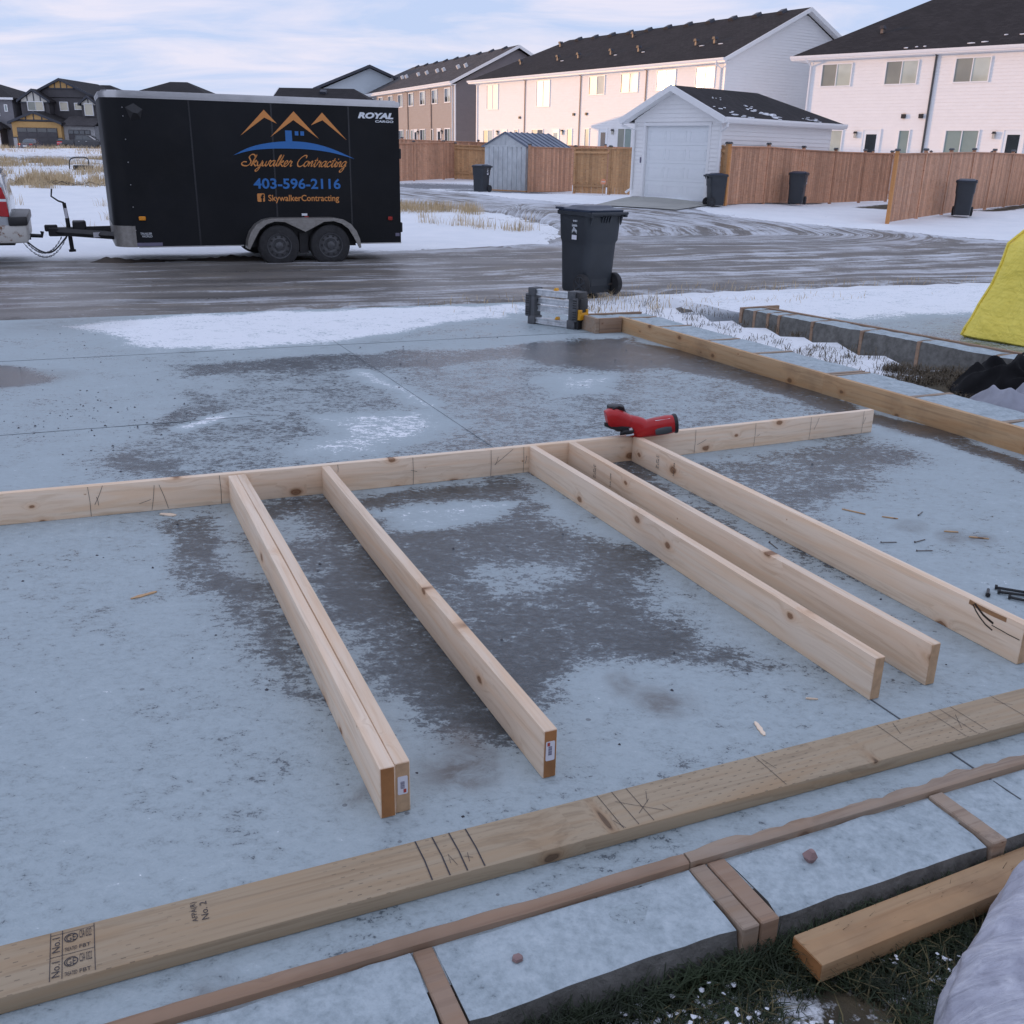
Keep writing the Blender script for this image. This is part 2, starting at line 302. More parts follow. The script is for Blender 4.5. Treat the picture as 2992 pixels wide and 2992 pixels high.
# ------------------------------------------------------------------ mesh helpers
class MB:
    def __init__(s): s.v = []; s.f = []; s.mi = []; s.cur = 0
    def add(s, vs_, fs):
        k = len(s.v); s.v += [tuple(p) for p in vs_]
        for f in fs: s.f.append(tuple(i+k for i in f)); s.mi.append(s.cur)
        return s
    def box(s, x0, x1, y0, y1, z0, z1, M=None):
        P = [Vector((x, y, z)) for z in (z0, z1) for y in (y0, y1) for x in (x0, x1)]
        if M: P = [M @ p for p in P]
        return s.add(P, [(0, 2, 3, 1), (4, 5, 7, 6), (0, 1, 5, 4), (2, 6, 7, 3), (0, 4, 6, 2), (1, 3, 7, 5)])
    def prism(s, poly, d0, d1, axis='y', M=None):
        "polygon in the two other axes extruded from d0 to d1"
        n = len(poly)
        def P(a, b, d):
            p = {'y': (a, d, b), 'x': (d, a, b), 'z': (a, b, d)}[axis]; p = Vector(p); return M @ p if M else p
        vs_ = [P(a, b, d0) for a, b in poly] + [P(a, b, d1) for a, b in poly]
        return s.add(vs_, [tuple(range(n-1, -1, -1)), tuple(range(n, 2*n))] + [(i, (i+1) % n, n+(i+1) % n, n+i) for i in range(n)])
    def strip(s, A, B):
        n = len(A); return s.add(list(A)+list(B), [(i, i+1, n+i+1, n+i) for i in range(n-1)])
    def tube(s, pts, r, n=8, cap=True):
        pts = [Vector(p) for p in pts]; k = len(pts); rs = r if isinstance(r, (list, tuple)) else [r]*k
        vs_ = []; up = None
        for i, p in enumerate(pts):
            d = (pts[min(i+1, k-1)] - pts[max(i-1, 0)]).normalized()
            if up is None: up = Vector((0, 0, 1)) if abs(d.z) < .9 else Vector((1, 0, 0))
            a = d.cross(up).normalized(); b = a.cross(d).normalized(); up = b
            vs_ += [p + (a*math.cos(2*math.pi*j/n) + b*math.sin(2*math.pi*j/n))*rs[i] for j in range(n)]
        fs = [(i*n+j, i*n+(j+1) % n, (i+1)*n+(j+1) % n, (i+1)*n+j) for i in range(k-1) for j in range(n)]
        if cap: fs += [tuple(range(n-1, -1, -1)), tuple(range((k-1)*n, k*n))]
        return s.add(vs_, fs)
    def lathe(s, prof, n=24, M=None, closed=False):
        "profile (r, h) spun about local z"
        vs_ = []
        for r, h in prof:
            for j in range(n):
                a = 2*math.pi*j/n; p = Vector((r*math.cos(a), r*math.sin(a), h)); vs_.append(M @ p if M else p)
        k = len(prof); fs = [(i*n+j, i*n+(j+1) % n, (i+1)*n+(j+1) % n, (i+1)*n+j) for i in range(k-1) for j in range(n)]
        if not closed: fs += [tuple(range(n-1, -1, -1)), tuple(range((k-1)*n, k*n))]
        return s.add(vs_, fs)
    def loft(s, secs, n=16, pw=2.6, M=None):
        "sections: (centre, half-width vector, half-height vector); superellipse outline"
        vs_ = []
        for c, a, b in secs:
            c, a, b = Vector(c), Vector(a), Vector(b)
            for j in range(n):
                t = 2*math.pi*j/n; ct, st = math.cos(t), math.sin(t)
                p = c + a*math.copysign(abs(ct)**(2/pw), ct) + b*math.copysign(abs(st)**(2/pw), st); vs_.append(M @ p if M else p)
        k = len(secs); fs = [(i*n+j, i*n+(j+1) % n, (i+1)*n+(j+1) % n, (i+1)*n+j) for i in range(k-1) for j in range(n)]
        fs += [tuple(range(n-1, -1, -1)), tuple(range((k-1)*n, k*n))]
        return s.add(vs_, fs)
    def mesh(s, name, mats, smooth=False, fix=True):
        me = bpy.data.meshes.new(name); me.from_pydata(s.v, [], s.f)
        for m in (mats if isinstance(mats, list) else [mats]): me.materials.append(m)
        if isinstance(mats, list): me.polygons.foreach_set('material_index', s.mi)
        if fix:
            b = bmesh.new(); b.from_mesh(me); bmesh.ops.recalc_face_normals(b, faces=b.faces); b.to_mesh(me); b.free()
        if smooth:
            me.polygons.foreach_set('use_smooth', [True]*len(me.polygons)); me.set_sharp_from_angle(angle=R(38))
        me.update(); return me
    def build(s, name, mat, parent=None, smooth=False, bevel=0, seg=1, fix=True):
        mats = [MAT[m] if isinstance(m, str) else m for m in (mat if isinstance(mat, list) else [mat])]
        me = s.mesh(name, mats if len(mats) > 1 else mats[0], False, fix)
        if bevel:
            b = bmesh.new(); b.from_mesh(me)
            ed = [e_ for e_ in b.edges if len(e_.link_faces) == 2 and e_.calc_face_angle(0) > .5]
            bmesh.ops.bevel(b, geom=ed, offset=bevel, segments=seg, affect='EDGES', profile=.5, clamp_overlap=True); b.to_mesh(me); b.free()
        if smooth:
            me.polygons.foreach_set('use_smooth', [True]*len(me.polygons)); me.set_sharp_from_angle(angle=R(38))
        return put(name, me, parent)
def put(name, me, parent=None):
    o = bpy.data.objects.new(name, me); COL.objects.link(o)
    if parent is not None: o.parent = parent
    return o
def tag(o, label, cat, group=None):
    o['label'] = label; o['category'] = cat
    if group: o['group'] = group
    return o
def struct(o): o['kind'] = 'structure'; return o
def stuff(o): o['kind'] = 'stuff'; return o
def thing(name, label, cat, M=None, group=None):
    o = bpy.data.objects.new(name, None); COL.objects.link(o); o.empty_display_size = .2
    if M is not None: o.matrix_world = M
    return tag(o, label, cat, group)
def copy_tree(o, parent=None):
    c = o.copy(); COL.objects.link(c)
    if parent is not None: c.parent = parent
    for ch in o.children: copy_tree(ch, c)
    return c
def at(x, y, z, deg): return Matrix.Translation((x, y, z)) @ Matrix.Rotation(R(deg), 4, 'Z')
def frame_az(x, y, z, az): return at(x, y, z, 90-az)      # local x runs along compass azimuth az
def slab_at(a, b, z=0, deg=0): return TS @ at(a, b, z, deg)
BOXC = {}
def boxmesh(name, dx, dy, dz, mat, bevel=.0):
    "shared box mesh, origin at its low corner"
    key = (name, round(dx, 3), round(dy, 3), round(dz, 3), mat)
    if key not in BOXC:
        m = MB().box(0, dx, 0, dy, 0, dz).mesh(name, MAT[mat])
        if bevel:
            b = bmesh.new(); b.from_mesh(m); bmesh.ops.bevel(b, geom=b.edges[:], offset=bevel, segments=1, affect='EDGES'); b.to_mesh(m); b.free()
        BOXC[key] = m
    return BOXC[key]
def putbox(name, x, y, z, dx, dy, dz, mat, parent, bevel=0):
    o = put(name, boxmesh(name, dx, dy, dz, mat, bevel), parent); o.location = (x, y, z); return o
def text_geo(body, bold=0, shear=0, sx=1):
    cu = bpy.data.curves.new('t', 'FONT'); cu.body = body; cu.offset = bold; cu.shear = shear; cu.resolution_u = 3
    o = bpy.data.objects.new('t', cu); COL.objects.link(o)
    dg = bpy.context.evaluated_depsgraph_get(); me = bpy.data.meshes.new_from_object(o.evaluated_get(dg))
    v = np.array([p.co[:2] for p in me.vertices]); f = [tuple(p.vertices) for p in me.polygons]
    bpy.data.objects.remove(o); bpy.data.curves.remove(cu); bpy.data.meshes.remove(me)
    v -= v.min(0); v /= v.max(0); return v, f
def text_part(name, body, x0, x1, z0, z1, y, mat, parent, bold=0, shear=0, fn=None):
    "lettering stretched to the rectangle, in the x-z plane (or through fn)"
    v, f = text_geo(body, bold, shear)
    fn = fn or (lambda a, b: (a, y, b))
    return MB().add([fn(x0+(x1-x0)*a, z0+(z1-z0)*b) for a, b in v], f).build(name, mat, parent, fix=False)
def cr_spline(P, n=8):
    P = [Vector((*p, 0)) if len(p) == 2 else Vector(p) for p in P]; out = []
    for i in range(len(P)-1):
        p0, p1, p2, p3 = P[max(i-1, 0)], P[i], P[i+1], P[min(i+2, len(P)-1)]
        for k in range(n):
            t = k/n; out.append(.5*((2*p1)+(p2-p0)*t+(2*p0-5*p1+4*p2-p3)*t*t+(3*p1-p0-3*p2+p3)*t**3))
    out.append(P[-1]); return out
def in_poly(px, py, poly):
    x = np.asarray(px); y = np.asarray(py); c = np.zeros(x.shape, bool); n = len(poly)
    for i in range(n):
        x1, y1 = poly[i]; x2, y2 = poly[(i+1) % n]
        if y1 == y2: continue
        c ^= ((y1 > y) != (y2 > y)) & (x < (x2-x1)*(y-y1)/(y2-y1)+x1)
    return c
def sdf(px, py, poly):
    "signed distance, positive inside"
    x = np.asarray(px, float); y = np.asarray(py, float); d = np.full(x.shape, 1e9); n = len(poly)
    for i in range(n):
        x1, y1 = poly[i]; x2, y2 = poly[(i+1) % n]; dx, dy = x2-x1, y2-y1
        t = np.clip(((x-x1)*dx+(y-y1)*dy)/(dx*dx+dy*dy+1e-12), 0, 1); d = np.minimum(d, np.hypot(x-x1-t*dx, y-y1-t*dy))
    return np.where(in_poly(x, y, poly), d, -d)
_rs = np.random.RandomState(3); _tab = _rs.rand(256, 256)
def vnoise(x, y, s=1.0, oct=4, seed=0):
    x = np.asarray(x)*s+seed*17.3; y = np.asarray(y)*s+seed*9.1; o = 0; a = 1; tot = 0
    for k in range(oct):
        xi = np.floor(x).astype(int); yi = np.floor(y).astype(int); fx = x-xi; fy = y-yi
        fx = fx*fx*(3-2*fx); fy = fy*fy*(3-2*fy); T = lambda i, j: _tab[i % 256, j % 256]
        o = o + a*((T(xi, yi)*(1-fx)+T(xi+1, yi)*fx)*(1-fy)+(T(xi, yi+1)*(1-fx)+T(xi+1, yi+1)*fx)*fy); tot += a
        a *= .5; x = x*2.03+5; y = y*2.03+9
    return o/tot
def grid_mesh(name, X, Y, Z, mat, attrs=None, keep=None):
    "X,Y,Z 2-D arrays"
    n, m = X.shape; V = np.stack([X, Y, Z], -1).reshape(-1, 3)
    I = np.arange(n*m).reshape(n, m); F = np.stack([I[:-1, :-1], I[:-1, 1:], I[1:, 1:], I[1:, :-1]], -1).reshape(-1, 4)
    if keep is not None:
        k = (keep[:-1, :-1] | keep[:-1, 1:] | keep[1:, 1:] | keep[1:, :-1]).reshape(-1); F = F[k]
        used = np.unique(F); mp = np.full(n*m, -1); mp[used] = np.arange(len(used)); F = mp[F]; V = V[used]
        attrs = {k_: a.reshape(-1)[used] for k_, a in (attrs or {}).items()}
    me = bpy.data.meshes.new(name); me.vertices.add(len(V)); me.vertices.foreach_set('co', V.ravel())
    me.loops.add(F.size); me.loops.foreach_set('vertex_index', F.ravel().astype(np.int32)); me.polygons.add(len(F))
    me.polygons.foreach_set('loop_start', np.arange(0, F.size, 4, dtype=np.int32)); me.polygons.foreach_set('loop_total', np.full(len(F), 4, np.int32))
    me.polygons.foreach_set('use_smooth', [True]*len(F)); me.update(calc_edges=True); me.validate()
    for k_, a in (attrs or {}).items():
        at_ = me.attributes.new(k_, 'FLOAT', 'POINT'); at_.data.foreach_set('value', np.asarray(a, np.float32).ravel())
    me.materials.append(mat); return me
def blades(name, P, h, wd, mat, lean=.5, seed=1, parent=None, jit=.5):
    "grass: one mesh of bent two-piece blades at points P (n x 3)"
    rs = np.random.RandomState(seed); n = len(P); h = h*(1-jit+2*jit*rs.rand(n)); a = rs.rand(n)*2*np.pi
    d = np.stack([np.cos(a), np.sin(a), 0*a], -1); q = np.stack([-np.sin(a), np.cos(a), 0*a], -1)*(wd/2)
    l = (lean*(.3+rs.rand(n)))[:, None]; up = np.array([0, 0, 1.0])
    m = P+up*(h*.55)[:, None]+d*l*(h*.25)[:, None]; t = P+up*(h*(1-.35*l[:, 0]))[:, None]+d*l*h[:, None]
    V = np.stack([P-q, P+q, m-q*.7, m+q*.7, t], 1).reshape(-1, 3); b = np.arange(n)*5
    F4 = np.stack([b, b+1, b+3, b+2], -1); F3 = np.stack([b+2, b+3, b+4], -1)
    me = bpy.data.meshes.new(name); me.vertices.add(len(V)); me.vertices.foreach_set('co', V.ravel())
    lp = np.concatenate([F4.ravel(), F3.ravel()]).astype(np.int32); me.loops.add(len(lp)); me.loops.foreach_set('vertex_index', lp); me.polygons.add(2*n)
    me.polygons.foreach_set('loop_start', np.concatenate([np.arange(n)*4, 4*n+np.arange(n)*3]).astype(np.int32))
    me.polygons.foreach_set('loop_total', np.concatenate([np.full(n, 4), np.full(n, 3)]).astype(np.int32)); me.update(calc_edges=True)
    me.materials.append(MAT[mat]); return stuff(put(name, me, parent))

# ------------------------------------------------------------------ ground, alley, slabs
def s2w(a, b, z=0): return TS @ Vector((a, b, z))
SLAB = [(-9, -2.99), (4.24, -2.99), (4.24, 6.35), (-9, 6.30)]
NSLAB = [(6.1, -6), (16, -6), (16, 6.2), (6.0, 6.3)]
def w2s_grid(X, Y):
    c, s = math.cos(YAW), math.sin(YAW)
    return c*X+s*Y+SCX, -s*X+c*Y+SCY
ALLEY = [(-60, -12.5), (-5.02, 9.55), (-3.71, 10.22), (-2.21, 10.95), (0.04, 11.95), (.57, 12.5), (1.56, 12.95), (3.11, 13.65), (4.84, 14.45), (7.12, 15.3), (24, 22.5), (60, 38),
         (55, 44), (24, 28.2), (16.2, 25.0), (11.78, 23.5), (10.54, 24.4), (9.29, 25.5), (7.45, 27.0), (6.1, 28.2), (5.2, 30.2), (3.0, 31.0), (1.37, 32.2), (-.33, 35.1), (-2.52, 40.6), (-5.45, 46.5), (-12, 58), (-24, 78),
         (-27, 76), (-15, 55), (-8, 41), (-3.61, 31.3), (-2.01, 30.2), (-.26, 28.15), (.97, 25.2), (1.0, 22.85), (.6, 21.05), (-.8, 19.85), (-2.17, 18.9), (-4.79, 17.1), (-6.64, 16.1), (-8.07, 15.5), (-60, -6.8)]
def ground_material():
    t = NT('snowy_ground'); P = t.n('NewGeometry').outputs['Position']
    bare = t.n('Attribute', attribute_name='bare').outputs['Fac']
    f1 = t.noise(P, 2.6, 8, .72); f2 = t.noise(P, .35, 4); f3 = t.noise(P, 14, 6, .75)
    k = t.math('ADD', t.math('ADD', t.math('MULTIPLY', f1, .75), t.math('MULTIPLY', f2, .3)), t.math('MULTIPLY', f3, .45))
    k = t.math('ADD', k, t.math('MULTIPLY', bare, .75))
    m = t.ramp(k, [(.91, 0), (.98, 1)])
    tone = t.noise(P, 5, 5); dirt = t.ramp(tone, [(.3, (.035, .030, .022)), (.55, (.085, .07, .045)), (.75, (.16, .125, .075))])
    gr = t.n('Attribute', attribute_name='gravel').outputs['Fac']
    gcol = t.ramp(t.noise(P, 26, 4, .7), [(.35, (.10, .105, .115)), (.65, (.36, .37, .39))])
    snow = t.ramp(t.noise(P, 1.3, 5), [(.3, (.84, .87, .90)), (.7, (.92, .94, .96))])
    c = t.mix(m, snow, dirt); gm = t.math('GREATER_THAN', t.math('ADD', gr, t.math('MULTIPLY', t.math('SUBTRACT', f3, .5), .9)), .5)
    c = t.mix(gm, c, gcol)
    t.bump(t.math('ADD', t.math('MULTIPLY', f1, 1.2), t.math('MULTIPLY', f3, .5)), .55, .05)
    return t.out(c, .8, spec=.25)
def build_ground():
    def axis(c, n, near, far):
        u = np.linspace(-1, 1, n); k = 4.4; return c+near*np.sinh(u*np.arcsinh(far/near))
    x = axis(2, 300, 6.0, 900); y = axis(14, 330, 7.0, 1100)
    Y, X = np.meshgrid(y, x); A, B = w2s_grid(X, Y)
    Z = zg(X, Y)+(vnoise(X, Y, .5, 5)-.5)*.10*np.clip((Y-15)/6, .15, 1)
    # snow field rolls gently, with a low mud bank behind the trailer
    Z += np.where(Y > 33, (vnoise(X, Y, .12, 4, 3)-.5)*np.clip((Y-33)/30, 0, 1)*.5*(X < -6), 0)
    sl = sdf(A, B, SLAB); ns = sdf(A, B, NSLAB)
    near = np.clip((14-Y)/2, 0, 1)
    Z += near*-.03
    Z = np.where((B < -2.9) & (A > -6) & (A < 4.4) & (Y < 13), zg(X, Y)-.085+(vnoise(X, Y, 3, 4)-.5)*.04, Z)
    Z = np.where((sl > -.02) | (ns > -.1), zg(X, Y)-.2, Z)
    strip = (A > 4.5) & (A < 6.2) & (B > -4) & (B < 4.4)
    Z = np.where(strip & (ns < -.1), zg(X, Y)-.01+(vnoise(X, Y, 2.5, 4)-.5)*.05, Z)
    al = sdf(X, Y, ALLEY); Z -= np.clip((al+.1)*.5, 0, .09)
    bare = np.zeros_like(X)
    bare += np.where((B < -2.9) & (Y < 13), .27+.5*(vnoise(A, B, 6, 4, 31)-.5), 0)
    bare += np.clip(1-np.hypot((A-5.5)/1.0, (B-.6)/1.5), 0, 1)*.55
    bare += np.where(strip, .06, 0)
    bare += np.clip(1-np.abs(al)/.5, 0, 1)*.16
    bare += np.clip((Y-62)/25, 0, .12)
    def spot(cx_, cy_, r, v): return v*np.clip(1.4-np.hypot(X-cx_, Y-cy_)/r, 0, 1)
    bare += spot(-2.2, 29.6, 2.2, .12)+spot(-.5, 25, 2.2, .1)
    for q in np.linspace(0, 8, 9): bare += spot(11.8+q*.80, 34.0+q*.95-.6, .9, .5)+spot(15.2+q*.64, 33.0+q*.77, .55, .5)
    bare += spot(-22, 47, 6, .1)+spot(-30, 62, 12, .18)
    grav = spot(-3.9, 47, 4.6, .62)+spot(5.9, 31.6, 1.0, .6)+spot(1.2, 41.4, 1.6, .5)+spot(3.2, 39.4, 1.3, .5)+spot(-1.2, 42, 2, .5)
    return struct(put('ground', grid_mesh('ground', X, Y, Z, ground_material(), {'bare': bare, 'gravel': grav})))
build_ground()

def alley_material():
    t = NT('icy_gravel_road'); P = t.n('NewGeometry').outputs['Position']
    ac = t.n('Attribute', attribute_name='across').outputs['Fac']; al = t.n('Attribute', attribute_name='along').outputs['Fac']
    ic = t.n('Attribute', attribute_name='ice').outputs['Fac']; wet = t.n('Attribute', attribute_name='wet').outputs['Fac']
    v = t.n('CombineXYZ', {0: t.math('MULTIPLY', al, .16), 1: t.math('MULTIPLY', ac, 2.1), 2: 0}).outputs[0]
    s1 = t.noise(v, 1.0, 6, .62, .25)
    v2 = t.n('CombineXYZ', {0: t.math('MULTIPLY', al, .5), 1: t.math('MULTIPLY', ac, 9), 2: 3}).outputs[0]
    s2 = t.noise(v2, 1.0, 5, .65, .2); f = t.noise(P, 24, 5, .7); g = t.noise(P, 1.4, 5, .6)
    mud = t.ramp(t.math('ADD', t.math('MULTIPLY', s1, .6), t.math('MULTIPLY', f, .4)), [(.32, (.075, .068, .060)), (.5, (.18, .163, .146)), (.68, (.34, .32, .30))])
    mud = t.mix(t.ramp(g, [(.45, 0), (.7, .6)]), mud, (.27, .225, .17))
    k = t.math('ADD', t.math('ADD', t.math('MULTIPLY', s1, .6), t.math('MULTIPLY', s2, .45)), t.math('MULTIPLY', f, .22))
    k = t.math('ADD', k, t.math('ADD', ic, t.math('MULTIPLY', t.math('SUBTRACT', g, .5), .30)))
    m = t.ramp(k, [(.63, 0), (.69, .6), (.80, .95)])
    c = t.mix(m, mud, (.74, .78, .84)); c = t.mix(wet, c, t.mix(.6, c, (.075, .07, .068)))
    rg = t.math('SUBTRACT', .72, t.math('MULTIPLY', wet, .50)); rg = t.math('ADD', rg, t.math('MULTIPLY', t.math('SUBTRACT', f, .5), .25))
    t.bump(t.math('ADD', t.math('MULTIPLY', s1, 1.0), t.math('MULTIPLY', f, .45)), t.math('SUBTRACT', .65, t.math('MULTIPLY', wet, .5)), .03)
    return t.out(c, rg, spec=.45)
def build_alley():
    x = np.concatenate([np.linspace(-58, -9, 60)[:-1], np.arange(-9, 15, .13), np.linspace(15, 58, 60)[1:]]); y = np.concatenate([np.linspace(-14, 8.6, 30)[:-1], np.arange(8.6, 34, .13), np.linspace(34, 79, 120)[1:]])
    Y, X = np.meshgrid(y, x); d = sdf(X, Y, ALLEY)+(vnoise(X, Y, 1.6, 5)-.5)*.55; A, B = w2s_grid(X, Y)
    d = np.where((B < 6.36) & (Y < 13.5), -np.abs(d)-.05, d)
    Z = zg(X, Y)+np.where(d > 0, .008, np.maximum(d*.35, -.35))+(vnoise(X, Y, 1.7, 5, 2)-.5)*.022
    c, s = math.cos(YAW), math.sin(YAW); ac0 = -s*X+c*Y; al0 = c*X+s*Y
    rx, ry = X+1.6, Y-24.0; rad = np.hypot(rx, ry); ang = np.arctan2(ry, rx)*7
    w_ = np.clip((Y-19.5-.25*X)/3.0, 0, 1)*np.clip((X+1)/2, 0, 1); w_ = w_*w_*(3-2*w_); w_ *= np.clip((12-X)/5, 0, 1)
    l2 = np.clip((Y-29)/3, 0, 1)*np.clip((3-X)/2, 0, 1)
    ac = ac0*(1-w_)+rad*1.1*w_; al_ = al0*(1-w_)+ang*w_
    ac = ac+(vnoise(X, Y, .55, 4, 9)-.5)*.55+(vnoise(X, Y, 2.2, 3, 12)-.5)*.12; al_ = al_+(vnoise(X, Y, .3, 3, 10)-.5)*5
    u2 = (.86*X+.5*Y); ac = ac*(1-l2)+u2*l2; al_ = al_*(1-l2)+(-.5*X+.86*Y)*l2
    ice = .0+.035*w_+.0*np.clip((X-2)/6, 0, 1)-.04*np.clip((2-X)/6, 0, 1)*(Y < 20)+.05*l2
    ice = ice+np.clip(.5-np.abs(d-.35), 0, .5)*.16*(Y > 15.5)
    wet = np.clip((1.2-X)/2.5, 0, 1)*np.clip((17.2-Y)/2, 0, 1)*np.clip(vnoise(ac0*2.4, al0*.35, .9, 4, 5)*2.2-.55, 0, 1)*.85
    wet = np.maximum(wet, .22+.45*np.clip(vnoise(ac0*1.3, al0*.3, .8, 4, 21)*2-.7, 0, 1)*(Y < 24))
    wet = np.maximum(wet, np.clip(1-np.hypot((X-.2)/1.4, (Y-12.8)/.6), 0, 1))
    return struct(put('alley_road', grid_mesh('alley_road', X, Y, Z, alley_material(), {'across': ac, 'along': al_, 'ice': ice, 'wet': wet}, keep=d > -.6)))
build_alley()

REG = [(.42, .16, [(0.02,3.49),(3.76,3.67),(4.29,1.07),(4.00,0.33),(2.33,0.43),(0.56,0.43),(-0.26,0.39),(-0.56,0.59),(-0.65,1.29),(0.19,1.64),(0.23,2.08)]),
 (.60, .12, [(-9,6.4),(-1.27,5.17),(0.14,4.75),(0.28,4.01),(1.05,3.91),(0.44,3.35),(0.20,1.93),(-0.67,1.69),(-1.03,0.71),(-9,1)]),
 (.55, .12, [(0.2,4.05),(4.3,4.05),(4.3,6.4),(0.2,6.4)]),
 (.19, .10, [(0.12,0.03),(0.36,0.03),(1.44,-0.02),(1.34,-0.76),(1.27,-1.62),(1.32,-2.06),(1.41,-2.24),(1.28,-2.10),(1.11,-1.98),(0.91,-1.93),(0.75,-1.98),(0.63,-1.98),(0.51,-2.08),(0.36,-2.23),(0.23,-2.15),(0.14,-2.06),(0.08,-1.82),(0.06,-1.59)]),
 (.25, .10, [(-0.29,0.03),(-0.07,-0.02),(-0.05,-0.62),(-0.08,-1.61),(-0.05,-1.90),(-0.11,-1.74),(-0.22,-1.56),(-0.23,-1.27),(-0.32,-0.91)]),
 (.20, .08, [(1.5,0.05),(2.04,0.05),(2.0,-0.77),(1.97,-1.58),(1.97,-2.14),(1.88,-2.13),(1.90,-1.82),(1.86,-1.16),(1.6,-0.60)]),
 (.30, .14, [(2.1,-0.02),(3.73,0.03),(3.63,-0.34),(3.08,-0.68),(2.52,-1.01),(2.23,-1.60),(2.19,-1.97),(2.11,-1.61),(2.12,-0.89)]),
 (.24, .12, [(0.02,3.49),(1.26,3.63),(3.58,3.42),(3.30,2.89),(1.69,2.96),(0.54,2.99),(0.05,3.01)]),
 (.12, .14, [(2.89,3.63),(4.12,3.69),(3.81,2.29),(3.23,2.13),(2.90,2.58)]),
 (.20, .08, [(-0.55,1.03),(-0.39,1.08),(-0.25,0.48),(-0.42,0.45)]),
 (.30, .10, [(-0.36,1.49),(0.08,2.56),(0.23,2.33),(0.30,1.67)]),
 (.08, .08, [(-1.5,3.95),(-0.98,3.81),(-0.85,3.30),(-0.96,3.03),(-1.5,3.0)]),
 (.92, .16, [(0.29,0.73),(0.71,1.06),(0.64,1.42),(1.30,1.48),(1.44,1.07),(1.01,0.77),(0.59,0.57)]),
 (.95, .10, [(1.32,2.85),(1.48,2.69),(1.44,1.68),(1.32,1.55),(1.28,2.16)]),
 (.90, .16, [(2.51,2.15),(3.00,2.14),(2.86,1.64),(2.40,1.56)]),
 (.84, .10, [(0.52,-0.23),(1.23,-0.37),(1.13,-0.65),(0.85,-0.66),(0.58,-0.59)]),
 (.55, .10, [(0.09,-0.30),(0.28,-0.22),(0.33,-0.57),(0.11,-0.68)]),
 (.50, .12, [(0.66,-1.2),(1.0,-1.15),(1.1,-1.3),(0.75,-1.4)]),
 (.98, .06, [(-0.06,1.59),(0.29,1.66),(0.29,1.51),(-0.02,1.41)]),
 (1.16, .22, [(-0.81,5.77),(0.28,6.23),(1.99,6.27),(4.18,6.25),(3.93,5.48),(3.15,5.08),(2.18,4.53),(1.48,4.20),(0.50,4.08),(-0.15,4.41),(-0.42,5.07)]),
 (.12, .06, [(4.14,3.59),(4.23,2.46),(4.23,0.94),(4.23,-2.6),(4.02,-2.6),(3.99,-0.85),(3.98,0.03),(3.89,0.80),(3.70,2.13)])]
def slab_material(name='icy_slab'):
    t = NT(name); P = t.n('NewGeometry').outputs['Position']
    fr = t.n('Attribute', attribute_name='frost').outputs['Fac']; br = t.n('Attribute', attribute_name='brown').outputs['Fac']
    st_ = t.n('Mapping'); t.set(st_.inputs['Vector'], P); st_.inputs['Rotation'].default_value = (0, 0, R(-10)); st_.inputs['Scale'].default_value = (.8, 1.1, 1)
    n1 = t.noise(st_.outputs[0], 10, 6, .68, .6); n2 = t.noise(st_.outputs[0], 42, 5, .65, .5); n3 = t.noise(P, 2.2, 4, .6); n4 = t.noise(P, 150, 3, .6)
    k = t.math('ADD', fr, t.math('MULTIPLY', t.math('SUBTRACT', n1, .5), .8))
    k = t.math('ADD', k, t.math('MULTIPLY', t.math('SUBTRACT', n2, .5), 1.15)); k = t.math('ADD', k, t.math('MULTIPLY', t.math('SUBTRACT', n3, .5), .45))
    k = t.math('ADD', k, t.math('MULTIPLY', t.math('SUBTRACT', n4, .5), .5))
    c = t.ramp(k, [(.05, (.040, .050, .056)), (.24, (.078, .095, .106)), (.35, (.155, .19, .21)), (.41, (.29, .345, .365)), (.60, (.375, .445, .47)), (.84, (.42, .49, .515)), (.975, (.46, .53, .555)), (1.0, (.88, .91, .94))])
    c = t.mix(t.math('MULTIPLY', br, t.ramp(n1, [(.35, .2), (.6, 1)])), c, (.105, .075, .055))
    # dark specks of grit
    vo = t.n('TexVoronoi', {'Scale': 13.0}); t.set(vo.inputs['Vector'], P); sp = t.n('SeparateColor'); t.set(sp.inputs[0], vo.outputs['Color'])
    sz = t.ramp(sp.outputs[0], [(.62, 0), (1, .11)]); spk = t.math('LESS_THAN', vo.outputs['Distance'], sz)
    c = t.mix(t.math('MULTIPLY', spk, .55), c, (.07, .065, .07))
    rg = t.ramp(k, [(.1, .10), (.36, .20), (.46, .42), (.6, .60), (.9, .85)])
    t.bump(t.math('ADD', t.math('MULTIPLY', k, .7), t.math('MULTIPLY', n4, .35)), .32, .012)
    return t.out(c, rg, spec=.5)
